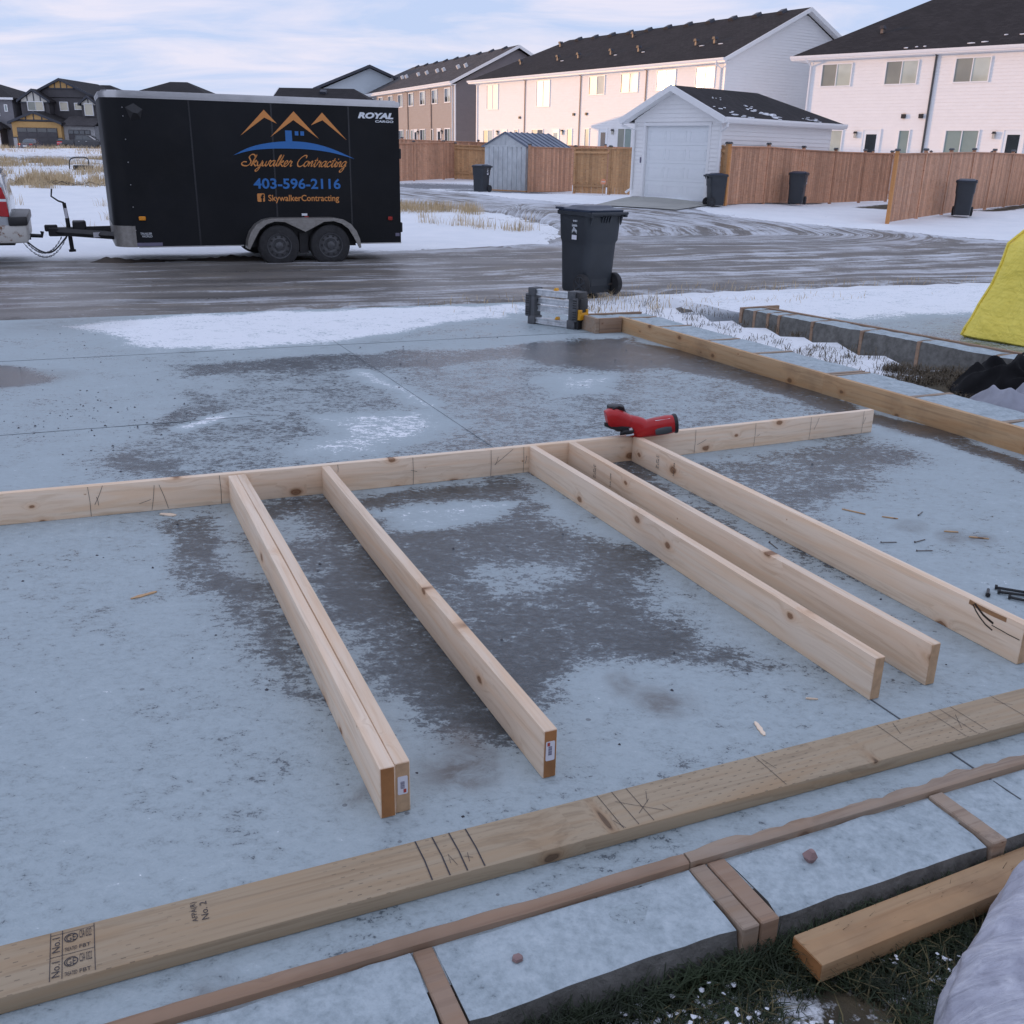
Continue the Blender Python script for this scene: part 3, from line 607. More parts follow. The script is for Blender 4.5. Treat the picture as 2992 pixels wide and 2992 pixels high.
def build_slab():
    a = np.unique(np.concatenate([np.linspace(-9, -1.8, 40), np.arange(-1.8, 4.24, .035), [4.24]])); b = np.arange(-2.99, 6.36, .035)
    B, A = np.meshgrid(b, a)
    fr = np.full(A.shape, .63)
    wx = A+(vnoise(A, B, 1.8, 4, 1)-.5)*.45; wy = B+(vnoise(A, B, 1.8, 4, 2)-.5)*.45
    for v, sft, poly in REG:
        m = np.clip(sdf(wx, wy, poly)/(2*sft)+.5, 0, 1); m = m*m*(3-2*m); fr = fr*(1-m)+v*m
    fr += (vnoise(A, B, .7, 3, 6)-.5)*.10
    brown = np.zeros(A.shape)
    for cx_, cy_, r, v in [(.13, -2.23, .10, .8), (.16, -2.12, .07, .7), (.98, -2.22, .09, .7), (.9, -2.1, .06, .5), (-.55, -2.78, .06, .9), (-.35, .21, .1, .3), (3.4, 2.9, .5, .6), (-1.2, 3.4, .35, .9), (2.95, -1.62, .07, .8), (2.85, -1.5, .08, .6), (2.7, -1.3, .07, .4), (4.12, 1.4, .14, .7), (4.1, 0, .15, .7), (4.12, 2.7, .2, .8), (-.8, 5.9, .5, .4), (-.1, -2.3, .03, .9), (-.16, -2.33, .025, .9)]:
        brown = np.maximum(brown, v*np.clip(1.5-np.hypot(wx-cx_, (wy-cy_))/r*1.0, 0, 1))
    me = grid_mesh('concrete_slab', A, B, (vnoise(A, B, 3, 3, 4)-.5)*.0016+np.clip((fr-.98)*.06, 0, .02)*(.3+1.1*vnoise(A, B, 6, 4, 14)), slab_material(), {'frost': fr, 'brown': np.clip(brown, 0, 1)})
    o = struct(put('concrete_slab', me)); o.matrix_world = TS
    # skirt down to the ground at the edges and the sawn control joints
    MB().box(-9, 4.235, -2.985, 6.345, -.22, -.012).build('slab_body', 'concrete', o)
    for x0, x1, y0, y1 in ((1.447, 1.451, -2.98, .1), (1.4484, 1.4502, .1, 6.34), (-9, 4.2, 4.0485, 4.051), (-9, .34, 1.6555, 1.659)):
        MB().box(x0, x1, y0, y1, -.002, .0022).build('control_joint', 'joint', o)
    return o
MAT['concrete'] = pmat('curb_concrete', (.30, .30, .285), .85, var=.2, scale=14, bump=.6, bscale=70, dirt=.5, dcol=(.10, .10, .09))
MAT['joint'] = pmat('sawn_joint', (.085, .095, .105), .7, var=.6, scale=3)
def _ft():
    t = NT('frosted_concrete_top'); v = t.n('NewGeometry').outputs['Position']; nrm = t.n('SeparateXYZ'); t.set(nrm.inputs[0], t.n('NewGeometry').outputs['Normal'])
    n1 = t.noise(v, 14, 6, .7); n2 = t.noise(v, 60, 4, .6)
    top = t.ramp(t.math('ADD', t.math('MULTIPLY', n1, .6), t.math('MULTIPLY', n2, .4)), [(.31, (.10, .11, .12)), (.40, (.33, .39, .415)), (.55, (.45, .52, .55)), (.75, (.58, .645, .67))])
    side = t.ramp(n1, [(.3, (.09, .088, .08)), (.7, (.22, .215, .20))])
    c = t.mix(t.ramp(nrm.outputs[2], [(.55, 0), (.85, 1)]), side, top); t.bump(t.math('ADD', n1, t.math('MULTIPLY', n2, .6)), .6, .012)
    return t.out(c, .85, spec=.25)
MAT['frost_top'] = _ft()
build_slab()
def build_nslab():
    a = np.arange(6.15, 16, .08); b = np.arange(-6, 6.25, .08); B, A = np.meshgrid(b, a)
    fr = np.full(A.shape, .48); wy = B+(vnoise(A, B, 1.2, 4, 3)-.5)*.6+.12*(A-6); wx = A
    m = np.clip((wy-3.9)/.5, 0, 1); fr = fr*(1-m)+1.15*m; fr += (vnoise(A, B, .9, 3, 8)-.5)*.3*(1-m)
    o = struct(put('neighbour_slab', grid_mesh('neighbour_slab', A, B, 0*A+.012+np.clip((fr-.95)*.07, 0, .03)*(.4+vnoise(A, B, 4, 4, 15)), slab_material('icy_slab_next_door'), {'frost': fr, 'brown': 0*A}))); o.matrix_world = TS
build_nslab()
# ------------------------------------------------------------------ lumber
def lumber(name, L, T, H, mat, parent=None, M=None, bow=None, bev=.0035, n=1):
    "board along local x from 0 to L, thickness T in y, height H in z"
    mb = MB(); k = 24 if bow else n
    xs = [L*i/k for i in range(k+1)]
    pts = []
    for x in xs:
        y = bow(x) if bow else 0
        pts += [(x, y, 0), (x, y+T, 0), (x, y+T, H), (x, y, H)]
    fs = [(3, 2, 1, 0), tuple(4*k+i for i in range(4))]
    for i in range(k):
        for j in range(4): a, b = 4*i+j, 4*i+(j+1) % 4; fs.append((a, b, b+4, a+4))
    mb.add(pts, fs); o = mb.build(name, mat, parent, bevel=bev, seg=2, smooth=True)
    if M is not None:
        if parent is None: o.matrix_world = M
        else: o.matrix_local = M
    return o
def line_part(name, mat, parent, pts, fn, wd=.0017):
    "thin drawn line through 2-D points, laid on a face by fn(p, q)"
    mb = MB(); P = [Vector((*p, 0)) for p in pts]
    A = []; B = []
    for i, p in enumerate(P):
        d = (P[min(i+1, len(P)-1)]-P[max(i-1, 0)]).normalized(); n_ = Vector((-d.y, d.x, 0))*wd/2; A.append(fn(*(p+n_)[:2])); B.append(fn(*(p-n_)[:2]))
    mb.strip(A, B); return mb.build(name, mat, parent, fix=False)
HT, TH = .1397, .0381
fr = thing('wall_frame', 'unfinished lumber wall frame lying on edge, five stud bays open at one end', 'wall frame', TS)
bowf = lambda x: .055*((x-3.05)/2.4)**2           # the plate is slightly bowed
PX0 = -1.65
plate = lumber('top_plate', 3.765-PX0, TH, HT, 'spruce', fr, at(PX0, 0, 0, 0), bow=bowf)
pf = lambda a, z: (a-PX0, bowf(a-PX0)-.0016, z)
for a0, z0, a1, z1 in [(-.64, .138, -.64, .003), (-.58, .138, -.62, .055), (-.61, .09, -.605, .05), (-.37, .12, -.39, .006), (-.35, .12, -.32, .006), (-.44, .04, -.39, .055), (-.09, .138, -.09, .003), (.45, .138, .45, .1), (.82, .138, .82, .003), (.84, .065, .81, .075),
        (1.23, .138, 1.23, .003), (1.35, .132, 1.25, .06), (1.27, .10, 1.255, .06), (1.41, .138, 1.41, .003), (1.427, .09, 1.42, .05), (2.455, .138, 2.455, .003), (2.53, .075, 2.47, .05), (2.865, .138, 2.865, .003), (2.9, .07, 2.88, .06), (3.27, .138, 3.27, .003), (3.33, .13, 3.30, .06), (3.68, .138, 3.68, .003), (3.70, .10, 3.685, .06)]:
    line_part('pencil_line', 'pencil', plate, [(a0, z0), ((a0+a1)/2+.002, (z0+z1)/2), (a1, z1)], pf)
STUD = [(-.0545, 1), (-.0155, 0), (.372, 1), (1.441, 0), (1.665, 0), (2.048, 0)]
studs = []
for i, (a, seal) in enumerate(STUD):
    L = 2.454+(.004, -.003, 0, .002, -.004, .003)[i]
    # local x runs from the plate towards the free end
    s_ = lumber('stud', L, TH, HT, 'spruce', fr, Matrix.Translation((a+TH, -.0005, 0)) @ Matrix.Rotation(R(-90), 4, 'Z') @ Matrix.Translation((0, -TH, 0)), bow=(lambda x, q=(.004, .006, -.004, .005, -.006, .004)[i]: q*math.sin(math.pi*x/2.45)))
    studs.append((s_, L))
    e_ = MB().box(L-.0005, L+.0012, .003, TH-.003, .003, HT-.003).build('end_face', 'endpaint' if seal else 'endgrain', s_)
    if seal: e_['label'] = 'end sealed with brown paint'
def end_label(s_, L, z0, z1, y0, y1, flip):
    "paper price label on the sawn end"
    x = L+.0022
    lab = MB().prism([(y0+.002, z0), (y1-.002, z0), (y1, z0+.003), (y1, z1-.003), (y1-.002, z1), (y0+.002, z1), (y0, z1-.003), (y0, z0+.003)], x-.0008, x, 'x').build('price_label', 'paper', s_)
    mb = MB(); z = z0+.016
    while z < z1-.014:
        t = rnd.choice((.0008, .0012, .0018)); mb.box(x, x+.0004, y0+.007, y1-.008, z, z+t); z += t+rnd.choice((.0008, .0014))
    b = mb.build('barcode', 'greyink', lab); m = z0+.004 if not flip else z1-.013
    MB().box(x, x+.0004, y0+.004 if flip else y1-.011, y0+.011 if flip else y1-.004, m, m+.010).build('printed_mark', 'redink', lab)
end_label(studs[1][0], studs[1][1], .052, .102, .006, .031, False)
end_label(studs[2][0], studs[2][1], .052, .108, .006, .031, True)
# grade stamps on the broad faces seen from the camera side (local y = TH side faces -a)
def stamp(s_, q_, x, z0, z1, body, h=.011):
    yy = q_*math.sin(math.pi*x/2.45)-.0014
    v, f = text_geo(body); MB().add([(x-h*b, yy, z0+(z1-z0)*a) for a, b in v], f).build('grade_stamp', 'stamp', s_, fix=False)
for k, q_, xs in ((4, -.006, (.30, .315, .47)), (5, .004, (.26, .275, .42))):
    for x, body in zip(xs, ('S-P-F', 'S-DRY', '2x6 104')): stamp(studs[k][0], q_, x, .035, .105, body)
MAT['crack'] = pmat('dark_resin_knot', (.030, .016, .009), .6, var=.4, scale=40); MAT['resin'] = pmat('resin_streak', (.36, .19, .085), .6, var=.25, scale=30)
fk = lambda x, z: (x, .004*math.sin(math.pi*x/2.45)-.0012, z-.020); fk2 = lambda x, z: (x, .004*math.sin(math.pi*x/2.45)-.0007, z-.020)
line_part('resin_streak', 'resin', studs[5][0], [(2.24, .150), (2.27, .147), (2.33, .146), (2.39, .148)], fk2, .016)
for pts, w_ in (([(2.262, .152), (2.28, .141), (2.303, .128), (2.323, .122), (2.346, .116)], .008), ([(2.256, .147), (2.272, .130), (2.293, .114), (2.318, .100), (2.347, .092)], .005), ([(2.341, .108), (2.375, .107), (2.404, .105), (2.45, .105)], .003)):
    line_part('split_knot', 'crack', studs[5][0], pts, fk, w_)
# ------------------------------------------------------------------ treated plate lying flat in front
tp = lumber('treated_sill_plate', 6.1, .1397, TH, 'treated', None, slab_at(-3.0, -2.738, .001, -.25))
tag(tp, 'olive green treated sill plate lying flat on the slab, marked with layout lines', 'lumber')
tf = lambda a, b: (a+3.0, b+2.7385, TH+.0012)
for a in (-.02, .02, .06, .10): line_part('layout_line', 'pencil', tp, [(a, -2.602), (a, -2.67), (a-.004, -2.735)], tf, .0032)
for a in (.44, .48, .52, .90, 1.31, 1.50, 1.54, 1.58, 1.74): line_part('layout_line', 'pencil', tp, [(a, -2.602), (a, -2.735)], tf, .0014)
for p in ([(.03, -2.70), (.034, -2.67), (.042, -2.71)], [(.07, -2.71), (.076, -2.68)], [(.066, -2.69), (.082, -2.70)], [(.47, -2.64), (.56, -2.71)], [(.55, -2.66), (.50, -2.70)], [(.56, -2.63), (.54, -2.67)], [(.43, -2.70), (.445, -2.735)], [(.57, -2.69), (.58, -2.72)], [(.91, -2.62), (.92, -2.67)], [(1.36, -2.61), (1.34, -2.66)], [(1.56, -2.64), (1.52, -2.70)], [(1.72, -2.63), (1.76, -2.66)]):
    line_part('layout_line', 'pencil', tp, p, tf, .0011)
def ts(body, a0, a1, b0, b1, rot=True):
    # lettering turned a quarter, reading along the board's width
    fn = (lambda p, q: tf(a1-(q-b0)/(b1-b0)*(a1-a0), p)) if rot else (lambda p, q: tf(p, q))
    v, f = text_geo(body)
    MB().add([tf(a0+(a1-a0)*(1-y_) if rot else a0+(a1-a0)*x_, b0+(b1-b0)*(x_ if rot else y_)) for x_, y_ in v], f).build('ink_stamp', 'stamp', tp, fix=False)
ts('AFPA(R)', -.505, -.491, -2.675, -2.617); ts('No. 2', -.487, -.473, -2.675, -2.622)
for a in (-.763, -.742, -.685): line_part('stamp_rule', 'stamp', tp, [(a, -2.604), (a, -2.733)], tf, .0014)
for b in (-2.612, -2.672): line_part('stamp_rule', 'stamp', tp, [(-.763, b), (-.685, b)], tf, .0012)
for b in (-2.735, -2.670):
    ts('CSA 0322', -.712, -.690, b+.034, b+.056, False); ts('FBT', -.712, -.692, b+.006, b+.016, False); ts('TREATED', -.738, -.716, b+.006, b+.016, False); ts('GE', -.735, -.718, b+.032, b+.05, False)
    MB().lathe([(.0105, 0), (.0125, 0)], 20, Matrix.Translation(Vector(tf(-.7265, b+.041))), closed=True).build('stamp_ring', 'stamp', tp)
    ts('No.1', -.760, -.746, b+.01, b+.05)
# ------------------------------------------------------------------ curbs
def rough_block(x0, x1, y0, y1, z0, z1, step=.05, amp=.006, seed=0, zrows=3):
    "weathered concrete piece: box shell with uneven faces"
    b = bmesh.new(); bmesh.ops.create_cube(b, size=1)
    nx = max(2, int((x1-x0)/step)); ny = max(2, int((y1-y0)/step))
    b.free(); mb = MB(); xs = np.linspace(x0, x1, nx+1); ys = np.linspace(y0, y1, ny+1); zs = np.linspace(z0, z1, zrows+1)
    idx = {}
    def P(x, y, z):
        k = (round(x, 5), round(y, 5), round(z, 5))
        if k not in idx:
            v = Vector((x*9+seed, y*9, z*9)); d = noise.noise_vector(v)*amp+noise.noise_vector(v*4)*amp*.5
            q = Vector((x, y, z)); s_ = .010 if abs(z-z1) < 1e-6 else 0
            if s_:
                if abs(y-y0) < 1e-6: d.y += s_; d.z -= s_*.6
                if abs(y-y1) < 1e-6: d.y -= s_*.3
                if abs(x-x0) < 1e-6: d.x += s_*.3
                if abs(x-x1) < 1e-6: d.x -= s_*.3
            idx[k] = len(mb.v); mb.v.append(tuple(q+d))
        return idx[k]
    def face(*c): mb.f.append(c); mb.mi.append(0)
    for i in range(nx):
        for j in range(ny):
            face(P(xs[i], ys[j], z1), P(xs[i+1], ys[j], z1), P(xs[i+1], ys[j+1], z1), P(xs[i], ys[j+1], z1))
        for k in range(zrows):
            face(P(xs[i], y0, zs[k]), P(xs[i+1], y0, zs[k]), P(xs[i+1], y0, zs[k+1]), P(xs[i], y0, zs[k+1]))
            face(P(xs[i+1], y1, zs[k]), P(xs[i], y1, zs[k]), P(xs[i], y1, zs[k+1]), P(xs[i+1], y1, zs[k+1]))
    for j in range(ny):
        for k in range(zrows):
            face(P(x0, ys[j+1], zs[k]), P(x0, ys[j], zs[k]), P(x0, ys[j], zs[k+1]), P(x0, ys[j+1], zs[k+1]))
            face(P(x1, ys[j], zs[k]), P(x1, ys[j+1], zs[k]), P(x1, ys[j+1], zs[k+1]), P(x1, ys[j], zs[k+1]))
    return mb
nc = thing('concrete_curb', 'low frosted concrete curb with inset wood dividers along the grass edge', 'curb', TS)
def wavy_strip(name, x0, x1, y0, y1, z0, z1, mat, amp, seed, parent):
    mb = MB(); n = int((x1-x0)/.03); L = []
    for i in range(n+1):
        x = x0+(x1-x0)*i/n; d = (noise.noise(Vector((x*7, seed, 0)))+.6*noise.noise(Vector((x*23, seed, 3))))*amp; e2 = noise.noise(Vector((x*3, seed, 9)))*.004
        L.append([(x, y0, z0), (x, y1+max(0, d), z0), (x, y1-.004+d, z1-.004+e2), (x, y1-.010+d*.8, z1+e2), (x, y0+.006, z1+e2-.002), (x, y0, z1-.006+e2)])
    k = 6; mb.add([p for l in L for p in l], [(i*k+j, i*k+(j+1) % k, (i+1)*k+(j+1) % k, (i+1)*k+j) for i in range(n) for j in range(k)]+[tuple(range(k-1, -1, -1)), tuple(range(n*k, n*k+k))])
    return mb.build(name, mat, parent, smooth=True)
a_ = wavy_strip('edge_strip', -3.2, .531, -2.886, -2.850, -.12, .021, 'redwood', .004, 1, nc); a_['label'] = 'reddish wood strip'
a_ = wavy_strip('edge_strip', .534, 3.6, -2.886, -2.850, -.12, .024, 'grey_wood', .016, 5, nc); a_['label'] = 'weathered split wood strip'
DIV = [(-2.7, .04), (-1.95, .04), (-1.25, .04), (-.62, .04), (-.115, .042), (.528, .042), (.575, .046), (1.232, .045), (1.85, .042), (2.5, .04), (3.15, .04)]
for i, (a, wd) in enumerate(DIV):
    MB().box(a, a+wd, -3.095+rnd.uniform(-.008, .008), -2.889, -.19, .006+rnd.uniform(0, .006)).build('wood_divider', 'grey_wood' if i % 2 else 'redwood', nc, bevel=.003)
edges = [-3.2]+[v for a, wd in DIV for v in (a, a+wd)]+[3.6]
for i in range(0, len(edges), 2):
    x0, x1 = edges[i]+.002, edges[i+1]-.002
    if x1-x0 > .03: rough_block(x0, x1, -3.085, -2.889, -.2, .003, .04, .006, i*3.1).build('curb_segment', 'frost_top', nc, smooth=True)
rc = thing('form_curb', 'concrete curb behind a line of upright form boards at the slab side', 'curb', TS)
for b0, b1, nm in ((1.047, 4.045, 'plain'), (-3.4, 1.044, '')):
    o = lumber('form_board', b1-b0, TH, .145, 'form', rc, Matrix.Translation((4.264, b0, -.002)) @ Matrix.Rotation(R(90), 4, 'Z'), bow=lambda x: .006*math.sin(x*1.7))
SP = [4.0, 3.42, 2.62, 1.95, 1.10, 1.045, .30, -.42, -1.2, -2.0]
segs = sorted([-3.4]+[v for b in SP for v in (b-.019, b+.019)]+[4.25])
for i in range(0, len(segs), 2):
    y0, y1 = segs[i]+.002, segs[i+1]-.002
    if y1-y0 > .03: rough_block(4.268, 4.65, y0, y1, -.15, .128, .06, .006, i*1.7).build('curb_segment', 'frost_top', rc, smooth=True)
for b in SP: MB().box(4.268, 4.65+rnd.uniform(-.02, .01), b-.019, b+.019, -.12, .131+rnd.uniform(0, .006)).build('wood_divider', 'grey_wood', rc, bevel=.002)
MB().box(3.975, 4.222, 3.955, 3.993, 0, .143).build('end_board', 'redwood', rc, bevel=.003)
MB().box(3.935, 3.973, 3.955, 4.26, 0, .143).build('end_board', 'grey_wood', rc, bevel=.003)
rough_block(3.977, 4.262, 3.997, 4.25, 0, .132, .06, .005, 3).build('curb_segment', 'frost_top', rc, smooth=True)
MB().box(3.98, 4.62, 4.254, 4.292, -.05, .146).build('end_board', 'redwood', rc, bevel=.003)
# neighbour's curb, seen from its outer side
NM = slab_at(5.86, 4.25, 0, -84.6)          # local x runs towards the camera, y away from the grass
nb = thing('block_curb', "pale concrete curb with wood dividers edging the neighbouring slab", 'curb', NM)
DN = [.16, .36, .52, .98, 1.60, 2.24, 2.98, 3.8, 4.7, 5.6]; prev = 0
for i, d in enumerate(DN+[6.5]):
    rough_block(prev+.002, d-.002, .0, .24, -.12, .135, .06, .008, i*2.3+40, 4).build('curb_segment', 'frost_top', nb, smooth=True)
    if d < 6: MB().box(d, d+.036, -.004, .238, -.11, .134).build('wood_divider', 'redwood', nb, bevel=.003)
    prev = d+.036
MB().box(.02, 6.5, .245, .283, -.05, .148).build('edge_strip', 'redwood', nb, bevel=.003)
MB().box(-.045, -.004, -.01, .52, -.02, .145).build('end_board', 'redwood', nb, bevel=.003)
# loose timber in the grass
tm = lumber('loose_timber', 1.9, .089, .046, 'amber_wood', None, slab_at(.640, -3.205, -.068, 2.0)); tag(tm, 'short amber brown timber lying in the grass against the curb', 'lumber')
MB().box(-.0012, .001, .003, .086, .003, .043).build('end_face', 'endpaint', tm)
# ------------------------------------------------------------------ small things lying about
def chip(a, b, deg, L, W, mat, label, z=0.0006, group=None, h=.004, name='wood_chip'):
    n = 7; top = []; bot = []
    for i in range(n):
        x = L*i/(n-1); hw = W/2*(math.sin(math.pi*(i+.6)/n)**.5)*(1+.25*rnd.uniform(-1, 1)); top.append((x, hw)); bot.append((x, -hw*rnd.uniform(.7, 1)))
    o = MB().prism(top+bot[::-1], 0, h*rnd.uniform(.8, 1.2), 'z').build(name, mat)
    o.matrix_world = slab_at(a, b, z, deg); return tag(o, label, 'wood chip', group)
chip(-.53, -.93, 20, .095, .018, 'form', 'thin brown wooden shim lying alone on the frosted slab')
chip(-.36, -.03, -35, .075, .03, 'spruce', 'pale flat wood chip touching the front of the top plate')
chip(1.03, -2.50, 75, .07, .014, 'spruce', 'slim pale splinter near the treated sill plate beside the rust stain')
chip(1.27, -2.38, -30, .035, .006, 'spruce', 'tiny white splinter just short of a stud end')
for a, b, d, L in ((2.58, -1.04, -62, .11), (2.68, -1.19, -45, .07), (2.85, -1.53, -40, .08), (2.80, -1.44, -30, .06), (2.33, -.62, -50, .05)):
    chip(a, b, d, L, .009, 'form', 'dark wood splinter among the nails to the right of the outer stud', group='splinters by the outer stud', name='wood_splinter')
def nail(a, b, deg):
    mb = MB(); mb.tube([(0, 0, .0035), (.07, 0, .002), (.075, 0, .0018)], [.0021, .0021, .0003], 6); mb.lathe([(.0046, 0), (.0046, .0015)], 8, Matrix.Translation((0, 0, .0042)) @ Matrix.Rotation(R(90), 4, 'Y'))
    o = mb.build('framing_nail', 'nail'); o.matrix_world = slab_at(a, b, .0006, deg); return tag(o, 'loose framing nail on the slab by the outer stud', 'nail', 'loose nails on the slab')
for a, b, d in ((2.43, -1.45, -15), (2.50, -1.58, -15), (2.57, -1.50, 10)): nail(a, b, d)
nail(2.85, -1.24, 30)['label'] = 'loose nail lying apart from the others towards the form curb'
nail(1.98, -1.28, -100)['label'] = 'loose nail on the slab between the last two studs'
def bolt(a, b, deg, L, hook):
    mb = MB(); pts = [(0, 0, .007), (L, 0, .007)]
    if hook: pts += [(L+.02, .012, .007), (L+.02, .04, .007)]
    mb.tube(pts, .0055, 8); mb.lathe([(.0095, 0), (.0095, .009)], 6, Matrix.Translation((-.006, 0, .009)) @ Matrix.Rotation(R(90), 4, 'Y'))
    o = mb.build('anchor_bolt', 'black', smooth=True); o.matrix_world = slab_at(a, b, .001, deg)
    return tag(o, 'long black anchor bolt lying beside the outer stud', 'bolt', 'black anchor bolts')
for a, b, d in ((2.49, -1.99, -48), (2.465, -2.025, -40), (2.462, -2.075, -55)): bolt(a, b, d, .19, False)
bolt(2.40, -2.03, 40, .06, False)
o = MB().loft([((0, 0, 0), (.010, 0, 0), (0, .012, 0)), ((0, 0, .012), (.016, 0, 0), (0, .016, 0)), ((.004, 0, .024), (.006, 0, 0), (0, .008, 0))], 8).build('pink_stone', 'pinkstone', smooth=True); o.matrix_world = slab_at(.80, -2.965, .004); tag(o, 'small pink stone resting on the frosted curb', 'stone')
o = MB().loft([((0, 0, 0), (.012, 0, 0), (0, .010, 0)), ((0, 0, .006), (.010, 0, 0), (0, .009, 0))], 6).build('brown_pebble', 'pinkstone'); o.matrix_world = slab_at(.07, -2.985, .006); tag(o, 'flat brown pebble on the curb between two wood dividers', 'stone')
# grit scattered on the slab: far too many to count
mb = MB(); rs = random.Random(5)
for _ in range(430):
    a = rs.uniform(-1.6, 4.1); b = rs.uniform(-2.55, 6.0); r = rs.choice((.002, .003, .004, .005, .007)) if b < 2 else rs.choice((.004, .006, .009))
    if rs.random() < .3: a, b = rs.gauss(-.5, .35), rs.gauss(1.9, .4)
    if a > 4.1 or b < -2.58: continue
    h = r*rs.uniform(.6, 1.1); p = [(a+r*math.cos(t)*rs.uniform(.6, 1.2), b+r*math.sin(t)*rs.uniform(.6, 1.2)) for t in (0, 1.3, 2.5, 3.8, 5.0)]
    mb.add([(x, y, 0) for x, y in p]+[(a, b, h)], [(i, (i+1) % 5, 5) for i in range(5)])
o = stuff(mb.build('grit', 'pebble')); o.matrix_world = TS
# ------------------------------------------------------------------ nail gun lying on the plate
ng = thing('nail_gun', 'red and black cordless framing nail gun lying on its side on the frame', 'nail gun', Matrix.Translation(TS @ Vector((2.065, .0, HT-.006)))@Matrix.Rotation(R(6), 4, 'Z')@Matrix.Scale(.91, 4))
V = Vector
def tubeloft(mb, path, rad, n=18, pw=2.4):
    secs = []
    for i, (p, (rw, rh)) in enumerate(zip(path, rad)):
        d = (V(path[min(i+1, len(path)-1)])-V(path[max(i-1, 0)])).normalized(); s_ = d.cross(V((0, 1, 0))).normalized(); y_ = s_.cross(d).normalized()
        secs.append((p, s_*rh*1.12, y_*rw*1.15))
    return mb.loft(secs, n, pw)
# motor barrel to the right, rising slightly
mb = MB(); tubeloft(mb, [(-.03, .0, .030), (0, .0, .038), (.05, 0, .049), (.11, .0, .060), (.18, .0, .072), (.222, .0, .079)], [(.030, .022), (.044, .036), (.046, .043), (.047, .047), (.047, .049), (.044, .046)]); mb.build('motor_housing', 'red_tool', ng, smooth=True)
mb = MB(); tubeloft(mb, [(.220, .0, .0785), (.230, .0, .080), (.240, .0, .0815), (.245, 0, .082)], [(.046, .048), (.049, .052), (.047, .05), (.030, .032)], pw=2.2); mb.build('end_cap', 'tool_black', ng, smooth=True)
mb = MB(); tubeloft(mb, [(.105, -.004, .0535), (.12, -.004, .057), (.17, -.004, .066), (.20, -.004, .072)], [(.047, .016), (.0485, .022), (.0485, .024), (.047, .018)], pw=4); o = mb.build('side_panel', 'tool_grey', ng, smooth=True); o.location = (0, -.002, -.012)
# head / trigger block
mb = MB(); tubeloft(mb, [(-.085, .0, .098), (-.05, .0, .086), (-.01, 0, .066), (.03, .0, .054), (.06, 0, .052)], [(.036, .036), (.040, .044), (.044, .054), (.044, .054), (.040, .042)]); mb.build('head', 'red_tool', ng, smooth=True)
# grip running up-left to the battery
mb = MB(); tubeloft(mb, [(-.05, .0, .088), (-.09, .0, .103), (-.125, .0, .112), (-.160, .0, .114), (-.180, .0, .109)], [(.042, .040), (.046, .046), (.048, .050), (.048, .050), (.042, .044)], pw=3.2); mb.build('grip', 'red_tool', ng, smooth=True)
mb = MB(); mb.box(-.165, -.070, .012, .085, .112, .180); mb.box(-.115, -.055, .022, .075, .100, .150); mb.build('battery', 'tool_black', ng, bevel=.010, seg=2, smooth=True)
mb = MB(); mb.tube([(-.150, .0, .145), (-.142, -.006, .172), (-.11, -.01, .186), (-.085, -.006, .178), (-.076, .0, .160)], .006, 6); mb.build('belt_hook', 'tool_black', ng, smooth=True)
mb = MB(); mb.loft([((-.195, -.03, .086), (0, .012, 0), (0, 0, .010)), ((-.16, -.03, .078), (0, .018, 0), (0, 0, .017)), ((-.10, -.032, .064), (0, .020, 0), (0, 0, .020)), ((-.05, -.034, .058), (0, .020, 0), (0, 0, .017)), ((-.02, -.034, .050), (0, .014, 0), (0, 0, .012))], 12, 4); mb.build('magazine', 'tool_black', ng, smooth=True)
mb = MB(); mb.loft([((-.158, -.03, .074), (0, .014, 0), (0, 0, .010)), ((-.12, -.03, .058), (0, .016, 0), (0, 0, .014)), ((-.08, -.03, .050), (0, .014, 0), (0, 0, .010))], 12, 3); mb.build('magazine_rail', 'tool_black', ng, smooth=True)
mb = MB(); mb.loft([((-.105, -.055, .034), (0, .010, 0), (0, 0, .008)), ((-.085, -.055, .044), (0, .014, 0), (0, 0, .015)), ((-.045, -.055, .048), (0, .013, 0), (0, 0, .014)), ((-.03, -.052, .048), (0, .011, 0), (0, 0, .011))], 12, 3); mb.build('nose', 'tool_black', ng, smooth=True)
mb = MB(); mb.tube([(-.07, -.062, .026), (-.045, -.060, .029), (-.026, -.056, .032)], .0075, 8); mb.tube([(-.053, -.058, .058), (-.036, -.056, .064)], .009, 8); mb.build('nose_pins', 'silver', ng, smooth=True)
mb = MB(); mb.tube([(-.006, -.01, .112), (.022, -.01, .106)], .005, 6); mb.tube([(.006, -.01, .108), (.006, -.01, .122)], .0028, 6); mb.build('mode_switch', 'tool_black', ng)
mb = MB(); tubeloft(mb, [(-.03, .0, .014), (.02, 0, .012), (.06, .0, .020)], [(.016, .012), (.026, .016), (.016, .012)]); mb.build('nose_guard', 'red_tool', ng, smooth=True)
mb = MB(); o = mb.add([(.105, -.0, .1060), (.190, -.0, .1205), (.190, -.030, .1145), (.105, -.030, .1005)], [(0, 1, 2, 3)]).build('name_plate', 'paper', ng, fix=False); o.location = (0, -.006, .0048)
for k in range(3): MB().add([(.112+.026*k, -.003, .1085+.0044*k), (.132+.026*k, -.003, .1119+.0044*k), (.132+.026*k, -.022, .1085+.0044*k), (.112+.026*k, -.022, .1049+.0044*k)], [(0, 1, 2, 3)]).build('printed_mark', 'redink', o, fix=False)
for (x, z, r) in ((-.12, .118, .006), (-.045, .075, .005), (.02, .052, .005)): MB().lathe([(r, 0), (r*.5, .002)], 10, Matrix.Translation((x, -.0435, z)) @ Matrix.Rotation(R(90), 4, 'X')).build('screw', 'tool_black', ng)
